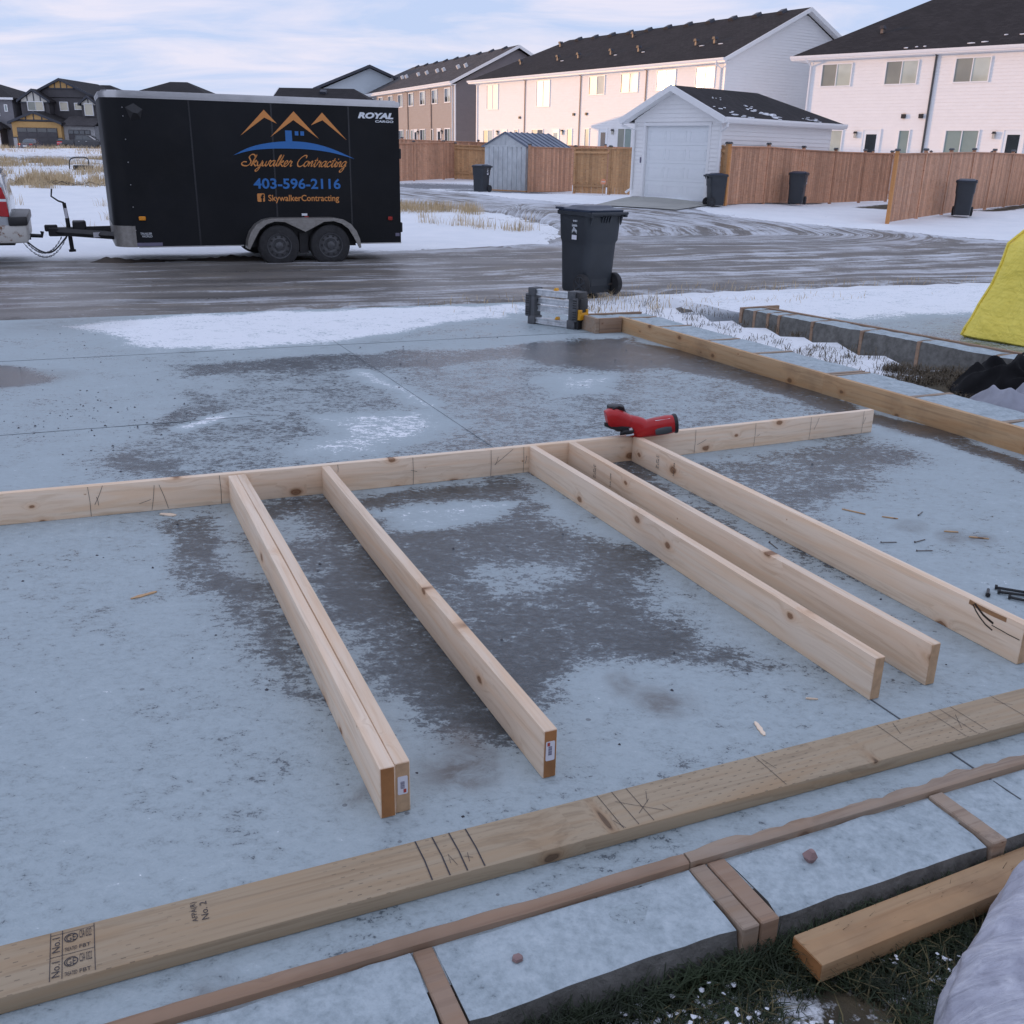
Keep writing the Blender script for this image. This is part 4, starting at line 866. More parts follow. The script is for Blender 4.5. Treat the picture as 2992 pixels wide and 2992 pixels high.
# ------------------------------------------------------------------ folded sawhorse
SM = slab_at(3.60, 4.77, 0, -62.0) @ Matrix.Diagonal((.88, 1, 1, 1))
sh = thing('folded_sawhorse', 'folded aluminium sawhorse with grey end caps and yellow latch standing on the slab', 'sawhorse', SM)
# local x along the rails (.0 left end, .72 right end), -y towards camera side
for z0, z1, y0 in ((.012, .068, -.01), (.128, .188, .03), (.202, .262, .03), (.292, .352, -.01)):
    mb = MB(); mb.prism([(y0, z0), (y0+.05, z0), (y0+.05, z1), (y0, z1), (y0, z1-.012), (y0+.010, z1-.018), (y0+.010, z0+.018), (y0, z0+.012)], .08, .60, 'x'); mb.build('rail', 'sh_rail', sh)
def cap(x0, x1, nm, mir):
    mb = MB(); mb.box(x0, x1, -.03, .10, 0, .085); mb.box(x0, x1, -.03, .10, .285, .365); mb.box(x0+.012, x1-.012, -.022, .09, .06, .30); o = mb.build(nm, 'sh_grey', sh, bevel=.006, seg=2, smooth=True)
    xo = x0-.035 if mir else x1-.03
    q = MB().box(xo, xo+.065, -.04, .06, .075, .305).build('side_grip', 'sh_grey', o, bevel=.014, seg=2, smooth=True)
    for k in range(4):
        for zz in (.095, .205): MB().box(xo+.012, xo+.058, -.0425, -.038, zz+k*.023, zz+k*.023+.012).build('grip_slot', 'black', q)
cap(.0, .10, 'end_cap', True); cap(.555, .66, 'end_cap', False)
mb = MB(); mb.box(.645, .705, -.015, .13, 0, .36); mb.box(.69, .725, .0, .12, .08, .30); mb.build('end_housing', 'black', sh, bevel=.01, seg=2, smooth=True)
mb = MB(); mb.box(.70, .738, -.028, .115, .095, .165); mb.box(.70, .738, -.028, .01, .165, .195); mb.box(.70, .738, .08, .115, .165, .195); mb.build('latch', 'sh_yellow', sh, bevel=.004, smooth=True)
for x, z in ((.36, .070), (.33, .350)): MB().prism([(x, z), (x+.05, z), (x+.04, z+.028), (x+.018, z+.028)], .0, .045).build('rest_hook', 'sh_yellow', sh, bevel=.003)
# ------------------------------------------------------------------ bulk bag, fabric heaps
bagM = at(5.27, 9.42, float(zg(5.27, 9.42)), 35)
bg_ = thing('bulk_bag', 'full yellow woven bulk bag with green print and orange straps on the icy slab', 'bag', bagM)
def bag_loops():
    prof = [(0, .635, .62), (.04, .675, .66), (.10, .665, .66), (.20, .63, .62), (.34, .59, .57), (.52, .562, .57), (.72, .545, .535), (.90, .53, .515), (1.0, .50, .49), (1.07, .44, .43), (1.11, .30, .30), (1.125, .05, .05)]
    n = 56; rows = []
    for z, w_, pwk in prof:
        row = []
        for j in range(n):
            t = 2*math.pi*j/n; c_, s_ = math.cos(t), math.sin(t); pw = 6.5-3*min(1, z/.9) if z < .95 else 2.8
            x = math.copysign(abs(c_)**(2/pw), c_)*w_; y = math.copysign(abs(s_)**(2/pw), s_)*w_
            q = noise.noise(Vector((x*2.2, y*2.2, z*2.2)))*.03+noise.noise(Vector((x*9, y*9, z*2.5)))*.020+(1-2*abs(noise.noise(Vector((x*5+3, y*5, z*7)))))*.010
            r_ = 1+q/.55; cf = abs(c_*s_)*2
            row.append((x*r_*(1+.05*cf*(1-z)), y*r_*(1+.05*cf*(1-z)), max(.012, z+noise.noise(Vector((x*4, y*4, z)))*.012-(.03*cf if z > .9 else 0))))
        rows.append(row)
    mb = MB(); mb.add([p for r_ in rows for p in r_], [(i*n+j, i*n+(j+1) % n, (i+1)*n+(j+1) % n, (i+1)*n+j) for i in range(len(rows)-1) for j in range(n)]+[tuple(range(n-1, -1, -1)), tuple(range((len(rows)-1)*n, len(rows)*n))])
    return mb, rows, n
mb, rows, nbg = bag_loops(); mb.build('sack', 'bag', bg_, smooth=True)
for k in (1, 3, 5, 7):
    j = nbg*k//8; MB().tube([V(r_[j])*1.012+V((0, 0, .0)) for r_ in rows[:10]], .011, 6).build('corner_seam', 'bag', bg_, smooth=True)
def surf(i, j): return V(rows[i][j % nbg])
for j in (nbg*5//8+3, nbg*7//8+3):
    for i, dz in ((7, 0), (3, .02)):
        p = surf(i, j); out_ = V((p.x, p.y, 0)).normalized()
        MB().strip([p*1.0, p+out_*.05+V((0, 0, -.01+dz)), p+out_*.11+V((0, 0, -.035))], [p+V((0, 0, .03)), p+out_*.05+V((0, 0, .022+dz)), p+out_*.11+V((0, 0, -.012))]).build('strap', 'strap', bg_, fix=False)
for j0, j1 in ((nbg*5//8+3, nbg*5//8+9), (nbg*4//8+1, nbg*4//8+6)):
    A = [surf(7, j)*1.012+V((0, 0, .02)) for j in range(j0, j1)]; B = [surf(8, j)*1.012+V((0, 0, .010)) for j in range(j0, j1)]
    MB().strip(A, B).build('green_print', 'green', bg_, fix=False)
def heap(name, label, cat, cx_, cy_, rx, ry, h, mat, seed, sharp=2.2, crease=.05, M=TS, z0=0, n=64, fold=5.0):
    "crumpled sheet: a closed mound with creased folds"
    b = np.linspace(-1, 1, n); mb = MB(); V_ = []; idx = {}
    for i in range(n):
        for j in range(n):
            x, y = b[i], b[j]; r = math.hypot(x, y)
            if r > 1.02: continue
            q = Vector((x*fold*.5+seed, y*fold*.5, seed)); rid = 1-math.sqrt(noise.noise(q)**2+.006)*2.2; rid2 = 1-math.sqrt(noise.noise(q*2.3)**2+.006)*2.2
            edge = max(0, 1-r**sharp); z = h*edge*(.75+.35*noise.noise(Vector((x*1.5+seed, y*1.5, 0))))+crease*(rid*.7+rid2*.35)*min(1, edge*2)
            dx = noise.noise(Vector((x*3, y*3, seed)))*.06
            idx[i, j] = len(V_); V_.append((cx_+rx*(x+dx), cy_+ry*(y+dx), z0+max(0, z)))
    F = [(idx[i, j], idx[i+1, j], idx[i+1, j+1], idx[i, j+1]) for i in range(n-1) for j in range(n-1) if all(k in idx for k in ((i, j), (i+1, j), (i+1, j+1), (i, j+1)))]
    mb.add(V_, F); o = mb.build(name, mat, smooth=False, fix=False); o.data.polygons.foreach_set('use_smooth', [True]*len(o.data.polygons)); o.matrix_world = M
    return tag(o, label, cat)
heap('fabric_sheet', 'crumpled grey landscape fabric heaped beside the form curb', 'fabric', 4.98, -.18, .40, .62, .24, 'tarp_grey', 3.3, 1.6, .15, fold=3.6)
heap('fabric_sheet', 'black landscape fabric bundled against the neighbouring curb', 'fabric', 5.72, .62, .55, .45, .20, 'tarp_black', 8.1, 1.6, .17, z0=.0, fold=3.4)
o = MB().box(-.09, .09, -.05, .05, 0, .003).build('paper_tag', 'cream'); o.matrix_world = slab_at(5.50, .40, .30, 20) @ Matrix.Rotation(R(28), 4, 'X'); tag(o, 'small pale paper tag lying on the black fabric', 'tag')
# pale wrapped bale in the grass close to the camera
def bale():
    M = slab_at(1.10, -3.55, -.11, 24); root = thing('wrapped_bale', 'bale wrapped in pale lilac plastic film standing in the grass', 'bale', M)
    mb = MB(); n = 150; prof = [(0, .44, .26), (.03, .47, .285), (.08, .478, .29), (.13, .47, .285), (.18, .45, .27), (.205, .40, .245), (.222, .33, .20), (.232, .20, .13), (.236, .02, .015)]; rows_ = []
    zq = np.linspace(0, len(prof)-1, 44)
    for q_ in zq:
        z, a, b = [np.interp(q_, range(len(prof)), [p[k] for p in prof]) for k in range(3)]; row = []
        for j in range(n):
            t = 2*math.pi*j/n; c_, s_ = math.cos(t), math.sin(t); x = math.copysign(abs(c_)**.66, c_)*a; y = math.copysign(abs(s_)**.66, s_)*b
            ridge = lambda f, k: 1-2*abs(noise.noise(Vector((x*f+y*f*.7+k, y*f*.5-x*f*.3+z*2*f, z*f*.6+k))))
            q = noise.noise(Vector((x*3, y*3, z*3)))*.014+ridge(3.2, 3)*.014+ridge(9, 7)*.011; r_ = 1+q/.35
            row.append((x*r_, y*r_, max(0, z+(q*.8 if z > .02 else 0))))
        rows_.append(row)
    mb.add([p for r_ in rows_ for p in r_], [(i*n+j, i*n+(j+1) % n, (i+1)*n+(j+1) % n, (i+1)*n+j) for i in range(len(rows_)-1) for j in range(n)]+[tuple(range(n-1, -1, -1)), tuple(range((len(rows_)-1)*n, len(rows_)*n))])
    mb.build('wrap', 'sheet', root, smooth=True)
    MB().tube([(-.48, .06, .14), (-.50, .10, .09), (-.53, .15, .04)], .0032, 6).build('tie_string', 'sheet', root)
bale()
o = heap('fabric_sheet', 'bright yellow cloth lying over the corner of the wrapped bale', 'fabric', .64, -3.69, .14, .10, .05, 'yellow_fab', 2.2, 2.0, .015, z0=.10, fold=3, n=30)
# ------------------------------------------------------------------ cargo trailer
TZ = -.36
TM = Matrix.Translation((-3.55, 16.36, TZ)) @ Matrix.Rotation(R(23.75), 4, 'Z')
tr = thing('cargo_trailer', 'black enclosed tandem axle cargo trailer with orange and blue contractor lettering', 'trailer', TM)
def rrect(x0, x1, y0, y1, rf, n=8, inset=0):
    "plan outline, rounded at the front (low x) corners"
    P = [(x1-inset, y0+inset), (x1-inset, y1-inset)]
    for k in range(n+1):
        t = R(90+90*k/n); P.append((x0+rf+(rf-inset)*math.cos(t), y1-rf+(rf-inset)*math.sin(t)))
    for k in range(n+1):
        t = R(180+90*k/n); P.append((x0+rf+(rf-inset)*math.cos(t), y0+rf+(rf-inset)*math.sin(t)))
    return P
BX0, BX1, BW, BZ0, BZ1 = -2.80, 1.715, 2.12, .335, 2.455
MB().prism(rrect(BX0, BX1, 0, BW, .30), BZ0, BZ1, 'z').build('body', 'trailer', tr, smooth=True)
mb = MB()
for i, (z0, z1, d) in enumerate(((2.452, 2.478, -.006), (2.478, 2.520, -.014), (2.520, 2.535, -.004))): mb.prism(rrect(BX0, BX1, 0, BW, .30, inset=d), z0, z1, 'z')
mb.build('roof_trim', 'alum', tr, smooth=True)
MB().prism(rrect(BX0, BX1, 0, BW, .30, inset=.04), 2.535, 2.555, 'z').build('roof', 'alum', tr)
MB().box(BX0+.32, -.90, -.008, .01, .322, .338).build('bottom_rail', 'alum', tr); MB().box(.98, BX1+.003, -.008, .01, .322, .338).build('bottom_rail', 'alum', tr)
# stone guard round the front corner
op = [p for p in rrect(BX0, BX1, 0, BW, .30, 10, -.006)][2:]; ip = [(p[0], p[1]) for p in op]
g = [p for p in op if True]; zt = lambda p: .64
mb = MB(); tail = [(-2.545, -.006)]; path = op+tail; mb.strip([(x, y, .330) for x, y in path], [(x, y, .645) for x, y in path]); mb.build('stone_guard', 'diamond', tr, smooth=True, fix=False)
for z in (.58, .92, 1.24, 1.56, 1.88, 2.2, 2.32): MB().lathe([(.009, 0), (.006, .005)], 8, Matrix.Translation((-2.50, -.0, z)) @ Matrix.Rotation(R(90), 4, 'X')).build('rivet', 'alum', tr)
mb = MB(); mb.add([(-2.46, -.003, 2.32), (-2.34, -.003, 2.38), (-2.22, -.003, 2.30), (-2.26, -.003, 2.17), (-2.40, -.003, 2.15), (-2.36, -.055, 2.25), (-2.30, -.05, 2.24)], [(0, 1, 5), (1, 2, 6, 5), (2, 3, 6), (3, 4, 5, 6), (4, 0, 5)]); mb.build('side_vent', 'black', tr)
for x, z, m, w_ in ((-2.388, .755, 'amber', .10), (1.529, .728, 'reddull', .075)):
    q = MB().box(x-w_/2, x+w_/2, -.028, -.002, z-.03, z+.03).build('marker_light', m, tr, bevel=.008, smooth=True)
MB().box(.05, .14, -.003, .0, .78, .815).build('sticker', 'v_white', tr); MB().box(.09, .16, -.024, -.002, .755, .772).build('marker_light', 'reddull', tr, bevel=.004)
MB().box(1.62, 1.69, -.003, 0, .44, .49).build('sticker', 'greyink', tr)
MB().box(-2.53, -2.13, -.004, 0, .345, .395).build('sticker', 'greyink', tr)
text_part('sticker_lettering', 'TRAILER', -2.44, -2.27, .515, .545, -.004, 'v_white', tr); text_part('sticker_lettering', 'WORLD', -2.42, -2.27, .475, .505, -.004, 'v_white', tr)
for z in (.50, 1.67): MB().box(1.715, 1.755, .02, .10, z, z+.16).build('door_hinge', 'frame_black', tr, bevel=.01)
for x in (-1.56, -.34, .88): MB().box(x-.012, x+.012, -.0022, .0, BZ0+.01, BZ1-.005).build('panel_seam', 'seam', tr)
# lettering and logo (flat vinyl on the side)
DZ = .36; Y0 = -.0035
def vinyl(name, pts, mat): return MB().add([(u, Y0, z+DZ) for u, z in pts], [tuple(range(len(pts)))]).build(name, mat, tr, fix=False)
def chevron(tip, L, R_, inn):
    mb = MB(); P = [tip, L, inn, R_]; mb.add([(u, Y0, z+DZ) for u, z in P], [(0, 1, 2), (0, 2, 3)]); return mb.build('roof_emblem', 'v_orange', tr, fix=False)
chevron((-.450, 1.992), (-.832, 1.610), (-.260, 1.796), (-.450, 1.880)); chevron((.008, 1.984), (-.374, 1.600), (.386, 1.591), (-.002, 1.857)); chevron((.456, 1.980), (.269, 1.787), (.837, 1.580), (.458, 1.867))
top = [V((*p, 0)) for p in cr_spline([(-.958, 1.325), (-.70, 1.445), (-.40, 1.515), (-.05, 1.545), (.30, 1.518), (.62, 1.435), (.957, 1.298)], 6)] if False else cr_spline([(-.958, 1.325), (-.70, 1.445), (-.40, 1.515), (-.05, 1.545), (.30, 1.518), (.62, 1.435), (.957, 1.298)], 6)
bot_ = cr_spline([(-.958, 1.325), (-.70, 1.395), (-.40, 1.428), (-.08, 1.436), (.28, 1.425), (.62, 1.380), (.957, 1.298)], 6)
MB().strip([(p.x, Y0, p.y+DZ) for p in top], [(p.x, Y0, p.y+DZ) for p in bot_]).build('hill_emblem', 'v_blue', tr, fix=False)
Y0 -= .0006
vinyl('chimney_emblem', [(-.142, 1.702), (-.040, 1.702), (-.036, 1.536), (-.142, 1.534)], 'v_blue')
for a in (.008, .097): vinyl('window_emblem', [(a, 1.694), (a+.057, 1.694), (a+.057, 1.632), (a, 1.632)], 'v_blue')
G = {'S': ([[(1.55, 1.65), (1.3, 2.0), (.8, 2.0), (.55, 1.6), (.8, 1.2), (1.1, .8), (1.05, .3), (.6, 0), (-.1, .1), (-.4, .45), (-.1, .72), (.4, .7)]], 1.35),
     'k': ([[(0, 0), (.15, 1), (.42, 2.0), (.25, 1), (.12, 0)], [(.2, .5), (.6, 1.0), (.68, .75), (.3, .55), (.6, .2), (.85, 0), (1.05, .2)]], .95),
     'y': ([[(0, .8), (.12, .3), (.35, .02), (.65, .3), (.8, 1)], [(.8, 1), (.75, .2), (.6, -.6), (.3, -.95), (.1, -.7), (.5, -.25), (1.0, .2)]], .95),
     'w': ([[(0, .8), (.1, .2), (.3, 0), (.55, .35), (.62, .9), (.6, .3), (.8, 0), (1.05, .35), (1.15, 1), (1.4, .85)]], 1.32),
     'a': ([[(.8, .85), (.5, 1), (.15, .7), (.05, .25), (.3, 0), (.6, .3), (.82, 1), (.78, .2), (.95, 0), (1.12, .2)]], 1.05),
     'l': ([[(0, .2), (.4, 1.3), (.5, 1.95), (.3, 1.8), (.2, .6), (.3, .05), (.55, .15)]], .55),
     'e': ([[(0, .25), (.4, .5), (.55, .85), (.3, 1), (.08, .6), (.15, .1), (.45, 0), (.75, .3)]], .72),
     'r': ([[(0, .2), (.2, .9), (.3, 1.05), (.4, .8), (.65, .85), (.55, .3), (.65, 0), (.85, .2)]], .82),
     'C': ([[(1.4, 1.5), (1.35, 1.95), (.9, 1.95), (.35, 1.4), (.15, .7), (.4, .1), (.9, 0), (1.4, .4)]], 1.35),
     'o': ([[(.5, 1), (.15, .75), (.08, .25), (.35, 0), (.7, .3), (.75, .75), (.5, 1), (.75, .85), (.95, .9)]], .9),
     'n': ([[(0, .9), (.12, .5), (.08, 0)], [(.1, .3), (.35, .9), (.55, .95), (.55, .4), (.6, .05), (.85, .2)]], .82),
     't': ([[(.1, .3), (.35, 1.0), (.45, 1.6), (.3, .7), (.3, .1), (.5, 0), (.7, .25)], [(.05, 1.1), (.65, 1.15)]], .68),
     'c': ([[(.6, .75), (.5, .98), (.2, .8), (.05, .35), (.25, 0), (.55, .1), (.75, .35)]], .72),
     'i': ([[(0, .3), (.25, 1), (.2, .25), (.35, 0), (.55, .25)], [(.4, 1.35), (.47, 1.5)]], .5),
     'g': ([[(.8, .85), (.5, 1), (.15, .7), (.05, .25), (.3, .05), (.6, .35), (.82, 1)], [(.82, 1), (.75, .1), (.6, -.65), (.3, -.95), (.1, -.7), (.5, -.2), (1.0, .25)]], 1.0)}
def script(words, u0, u1, zb, xh, mat):
    "brush lettering: strokes of a slanted nib"
    x = 0; S = []
    for ch in words:
        if ch == ' ': x += .75; continue
        for st in G[ch][0]: S.append([(p[0]+x+.42*p[1], p[1]) for p in st])
        x += G[ch][1]
    x0 = min(p[0] for s_ in S for p in s_); x1 = max(p[0] for s_ in S for p in s_); mb = MB(); sc_ = (u1-u0)/(x1-x0); nib = R(40)
    for s_ in S:
        P = cr_spline(s_, 5); A = []; B = []
        for i, p in enumerate(P):
            d = (P[min(i+1, len(P)-1)]-P[max(i-1, 0)]); d = d.normalized() if d.length else V((1, 0, 0)); k = .11+.15*abs(math.sin(math.atan2(d.y, d.x)-nib)); n_ = V((-d.y, d.x, 0))*k*.5
            for q, L in ((p+n_, A), (p-n_, B)): L.append((u0+(q.x-x0)*sc_, Y0, zb+q.y*xh+DZ))
        mb.strip(A, B)
    return mb.build('script_lettering', mat, tr, fix=False)
script('Skywalker Contracting', -.842, .825, 1.172, .083, 'v_orange')
text_part('phone_number', '403-596-2116', -.682, .708, .830+DZ, .992+DZ, Y0, 'v_blue', tr, bold=.022)
fb = MB().prism([(-.64+.012, .636), (-.522-.012, .636), (-.522, .648), (-.522, .75), (-.534, .762), (-.628, .762), (-.64, .75), (-.64, .648)], 0, .0006, 'y', Matrix.Translation((0, Y0, DZ))).build('icon', 'v_orange', tr)
text_part('icon_letter', 'f', -.585, -.532, .636+DZ, .750+DZ, Y0-.0008, 'trailer', fb, bold=.05)
text_part('web_name', 'SkywalkerContracting', -.468, .674, .615+DZ, .742+DZ, Y0, 'v_orange', tr, bold=.014)
text_part('maker_lettering', 'ROYAL', 1.033, 1.626, 1.913+DZ, 2.006+DZ, Y0, 'v_white', tr, bold=.055, shear=.25); text_part('maker_lettering', 'CARGO', 1.318, 1.624, 1.858+DZ, 1.893+DZ, Y0, 'v_white', tr, bold=.03, shear=.1)
# wheels, fender
def wheel(cx_, cy_, r, wd, parent, rimmat='rim', side=-1, holes=10):
    M = Matrix.Translation((cx_, cy_, r)) @ Matrix.Rotation(R(90), 4, 'X')
    root = MB().lathe([(r*.60, -wd/2), (r*.86, -wd/2), (r*.97, -wd*.40), (r, -wd*.25), (r, wd*.25), (r*.97, wd*.40), (r*.86, wd/2), (r*.60, wd/2), (r*.60, -wd/2)], 40, M, closed=True).build('wheel', 'rubber', parent, smooth=True)
    s_ = wd/2
    MB().lathe([(r*.60, s_-.01), (r*.595, s_+.004), (r*.56, s_+.002), (r*.54, s_-.035), (r*.34, s_-.02), (r*.30, s_-.028), (r*.20, s_-.030), (r*.19, s_+.0), (r*.12, s_+.012), (.001, s_+.014)], 32, M, closed=True).build('rim', rimmat, root, smooth=True)
    mb = MB()
    for k in range(holes):
        a = 2*math.pi*k/holes; mb.lathe([(r*.062, s_-.0255), (r*.05, s_-.024)], 8, M @ Matrix.Translation((r*.43*math.cos(a), r*.43*math.sin(a), 0)))
    mb.build('rim_holes', 'black', root)
    mb = MB()
    for k in range(5):
        a = 2*math.pi*(k+.5)/5; mb.lathe([(r*.035, s_-.03), (r*.03, s_-.012)], 6, M @ Matrix.Translation((r*.245*math.cos(a), r*.245*math.sin(a), 0)))
    mb.build('wheel_nuts', rimmat, root); return root
for cx_ in (-.372, .462):
    wheel(cx_, -.10, .327, .20, tr); q = wheel(cx_, BW+.10, .327, .20, tr)
for yy, sgn in ((0, -1), (BW, 1)):
    outer = [(-.878, .30), (-.865, .42), (-.81, .55), (-.72, .66), (-.60, .73), (-.45, .757), (0.07, .757), (.52, .757), (.68, .73), (.80, .66), (.89, .55), (.945, .42), (.962, .285)]
    inner = []
    for k in range(len(outer)):
        t = k/(len(outer)-1)
    arcL = [(-.372-.40*math.cos(R(a)), .327+.385*math.sin(R(a))) for a in (-5, 20, 42, 62, 82, 105)]; arcR = [(.462-.40*math.cos(R(a)), .327+.385*math.sin(R(a))) for a in (75, 98, 118, 138, 160, 185)]
    inner = [(-.845, .285)]+arcL[1:]+[(.05, .545)]+arcR[:-1]+[(.93, .275)]
    inner = inner[:len(outer)] if len(inner) >= len(outer) else inner
    o3 = [(x, yy+sgn*.225, z) for x, z in outer]; i3 = [(x, yy+sgn*.225, z) for x, z in inner]
    mb = MB(); mb.strip(o3, i3); mb.strip(o3, [(x, yy+sgn*.0, z) for x, z in outer]); mb.strip(i3, [(x, yy+sgn*.21, z-.002) for x, z in inner]); mb.build('fender', 'diamond', tr, smooth=True, fix=True)
    MB().prism([(-.84, .30), (-.80, .50), (-.6, .69), (.07, .70), (.7, .69), (.89, .50), (.93, .30)], yy+sgn*.002, yy+sgn*.006).build('wheel_well', 'black', tr)
MB().box(-.5, .6, .25, BW-.25, .20, .33).build('axle_frame', 'frame_black', tr)
for cx_ in (-.372, .462): MB().tube([(cx_, -.02, .327), (cx_, BW+.02, .327)], .035, 8).build('axle', 'frame_black', tr)
mb = MB(); mb.box(-.02, .12, -.06, -.02, .20, .52); mb.build('spring_hanger', 'frame_black', tr)
# tongue, coupler, jack, chains
CPX = -3.76
for yy in (.35, BW-.35):
    d = V((CPX+.12, BW/2+(-.06 if yy < 1 else .06), .50))-V((BX0+.05, yy, .47)); MB().tube([(BX0+.1, yy, .47), (CPX+.16, BW/2+(-.07 if yy < 1 else .07), .50)], .058, 4).build('tongue_bar', 'frame_black', tr)
o = MB().box(-3.13, -2.95, .42, .425, .44, .52).build('tongue_sticker', 'paper', tr); o.matrix_local = Matrix.Translation((-3.10, .47, .445)) @ Matrix.Rotation(R(36), 4, 'Z'); o.data = MB().box(0, .17, -.004, 0, 0, .075).mesh('tongue_sticker', MAT['paper'])
mb = MB(); mb.box(CPX+.02, CPX+.42, BW/2-.10, BW/2+.10, .43, .56); mb.box(CPX-.03, CPX+.16, BW/2-.05, BW/2+.05, .50, .60); mb.build('coupler', 'frame_black', tr, bevel=.015, smooth=True)
mb = MB(); mb.box(CPX+.38, CPX+.58, BW/2-.15, BW/2+.15, .52, .66); mb.build('battery_box', 'frame_black', tr, bevel=.02, smooth=True)
mb = MB(); mb.tube([(CPX+.33, BW/2, .22), (CPX+.315, BW/2, .70)], .033, 10); mb.tube([(CPX+.315, BW/2, .70), (CPX+.30, BW/2, .93)], .028, 10); mb.tube([(CPX+.33, BW/2, .22), (CPX+.332, BW/2, .185)], .055, 10); mb.build('jack', 'frame_black', tr, smooth=True)
MB().box(CPX+.290, CPX+.330, BW/2-.034, BW/2-.030, .70, .85).build('jack_sticker', 'paper', tr)
mb = MB(); mb.tube([(CPX+.30, BW/2, .93), (CPX+.22, BW/2-.02, .96), (CPX+.13, BW/2-.05, 1.03), (CPX+.15, BW/2-.06, 1.14)], .013, 8); mb.build('jack_handle', 'frame_black', tr, smooth=True)
for q, (x0, x1, zz) in enumerate(((CPX+.28, CPX-.42, .10), (CPX+.20, CPX-.36, .18))):
    mb = MB(); n = 26
    pts = [V((x0+(x1-x0)*k/n, BW/2+(-.08 if q else .08), .42-(.42-zz)*(1-((k/n)*2-1)**2))) for k in range(n+1)]
    for k in range(n):
        d = (pts[k+1]-pts[k]); u = V((0, 1, 0)) if k % 2 else V((0, 0, 1)); c_ = (pts[k]+pts[k+1])/2; dn = d.normalized()
        mb.tube([c_+dn*.022*math.cos(t)+u*.012*math.sin(t) for t in np.linspace(0, 2*math.pi, 9)], .004, 4, False)
    mb.build('safety_chain', 'chain', tr)
mb = MB(); mb.tube(cr_spline([(CPX+.3, BW/2, .45), (CPX+.05, BW/2-.05, .20), (CPX-.15, BW/2-.05, .22), (CPX-.40, BW/2, .45)], 8), .012, 6); mb.build('light_cable', 'black', tr, smooth=True)

# ------------------------------------------------------------------ pickup trucks
def pickup(root, paint, bed_cover=True, rusty=False, L=5.7, W=2.0, detail=True):
    "local x = 0 at the rear bumper and runs to the front along -x; y from 0 (near side) to W"
    sil = lambda pts: [(-x, z) for x, z in pts]
    bed = sil([(.10, .62), (.10, 1.00), (.16, 1.36), (.20, 1.42), (1.98, 1.42), (1.98, .50), (1.62, .50), (1.55, .78), (1.30, .93), (1.02, .93), (.78, .78), (.70, .58)])
    MB().prism(bed, .0, W).build('bed', paint, root, bevel=.035, seg=3, smooth=True)
    cab = sil([(2.0, .48), (2.0, 1.40), (2.08, 1.43), (2.20, 1.92), (2.9, 1.98), (3.6, 1.90), (4.2, 1.45), (5.35, 1.36), (5.62, 1.15), (5.66, .60), (5.2, .46), (5.12, .78), (4.86, .93), (4.58, .93), (4.32, .78), (4.25, .46)])
    MB().prism(cab, .02, W-.02).build('cab', paint, root, bevel=.04, seg=3, smooth=True)
    for yy, s_ in ((.018, -1), (W-.018, 1)):
        MB().prism(sil([(2.22, 1.46), (2.32, 1.84), (2.92, 1.88), (2.92, 1.46)]), yy, yy+s_*.006).build('side_window', 'pane_dark', root)
        MB().prism(sil([(2.98, 1.46), (2.98, 1.88), (3.52, 1.82), (3.95, 1.46)]), yy, yy+s_*.006).build('side_window', 'pane_dark', root)
        for xx in (2.45, 3.25): MB().box(-xx-.16, -xx, min(yy, yy+s_*.035), max(yy, yy+s_*.035), 1.27, 1.31).build('door_handle', 'alum', root)
        MB().box(-4.2, -2.1, yy-.04 if s_ < 0 else yy, yy if s_ < 0 else yy+.04, .46, .50).build('running_board', 'alum', root)
        lens = sil([(.12, 1.08), (.13, 1.22), (.56, 1.24), (.62, 1.20), (.60, 1.10)]) if False else sil([(.115, 1.09), (.155, 1.255), (.70, 1.255), (.70, 1.09)])
        MB().prism(lens, yy-.03, yy+.02).build('tail_light', 'redlens', root, bevel=.008, smooth=True)
        MB().prism(sil([(.103, .84), (.115, 1.055), (.56, 1.055), (.40, .92), (.25, .85)]), yy-.03, yy+.02).build('tail_light', 'redlens', root, bevel=.008, smooth=True)
        MB().prism(sil([(.115, 1.055), (.12, 1.09), (.66, 1.09), (.64, 1.055)]), yy-.024, yy+.02).build('lamp_trim', 'v_white', root)
    if bed_cover:
        MB().box(-1.96, -.20, .03, W-.03, 1.42, 1.475).build('bed_cover', 'black', root, bevel=.02, smooth=True); MB().tube([(-.9, .18, 1.51), (-.9, W-.2, 1.51)], .05, 10).build('cover_roll', 'black', root, smooth=True)
    else: MB().box(-.24, -.12, .05, W-.05, .60, 1.40).build('tailgate', paint, root)
    bm_ = 'rust' if rusty else 'alum'
    MB().prism([(-.42, -.015), (-.06, -.015), (.10, .05), (.10, W-.05), (-.06, W+.015), (-.42, W+.015)], .47, .73, 'z').build('rear_bumper', bm_, root, bevel=.03, seg=2, smooth=True)
    MB().prism([(-.13, -.03), (-.04, -.03), (.12, .04), (.12, W-.04), (-.04, W+.03), (-.13, W+.03)], .715, .845, 'z').build('bumper_step', 'black', root, bevel=.02, seg=2, smooth=True)
    MB().box(-.3, .10, W/2-.05, W/2+.05, .44, .54).build('hitch', 'frame_black', root); MB().tube([(.10, W/2, .50), (.26, W/2, .49), (.27, W/2, .56)], .03, 8).build('hitch_ball', 'frame_black', root)
    for x in (1.16, 4.72):
        for yy in (.13, W-.13): wheel(-x, yy, .40, .26, root, 'alum' if not rusty else 'rim', holes=6)
    MB().box(-5.5, -.1, .25, W-.25, .42, .60).build('chassis', 'frame_black', root)
    return root
pk = thing('pickup_truck', 'silver white pickup with rusty rear bumper hitched to the trailer', 'truck', TM @ Matrix.Translation((-4.10, .02, -.055)))
pickup(pk, 'truck_white', True, True)

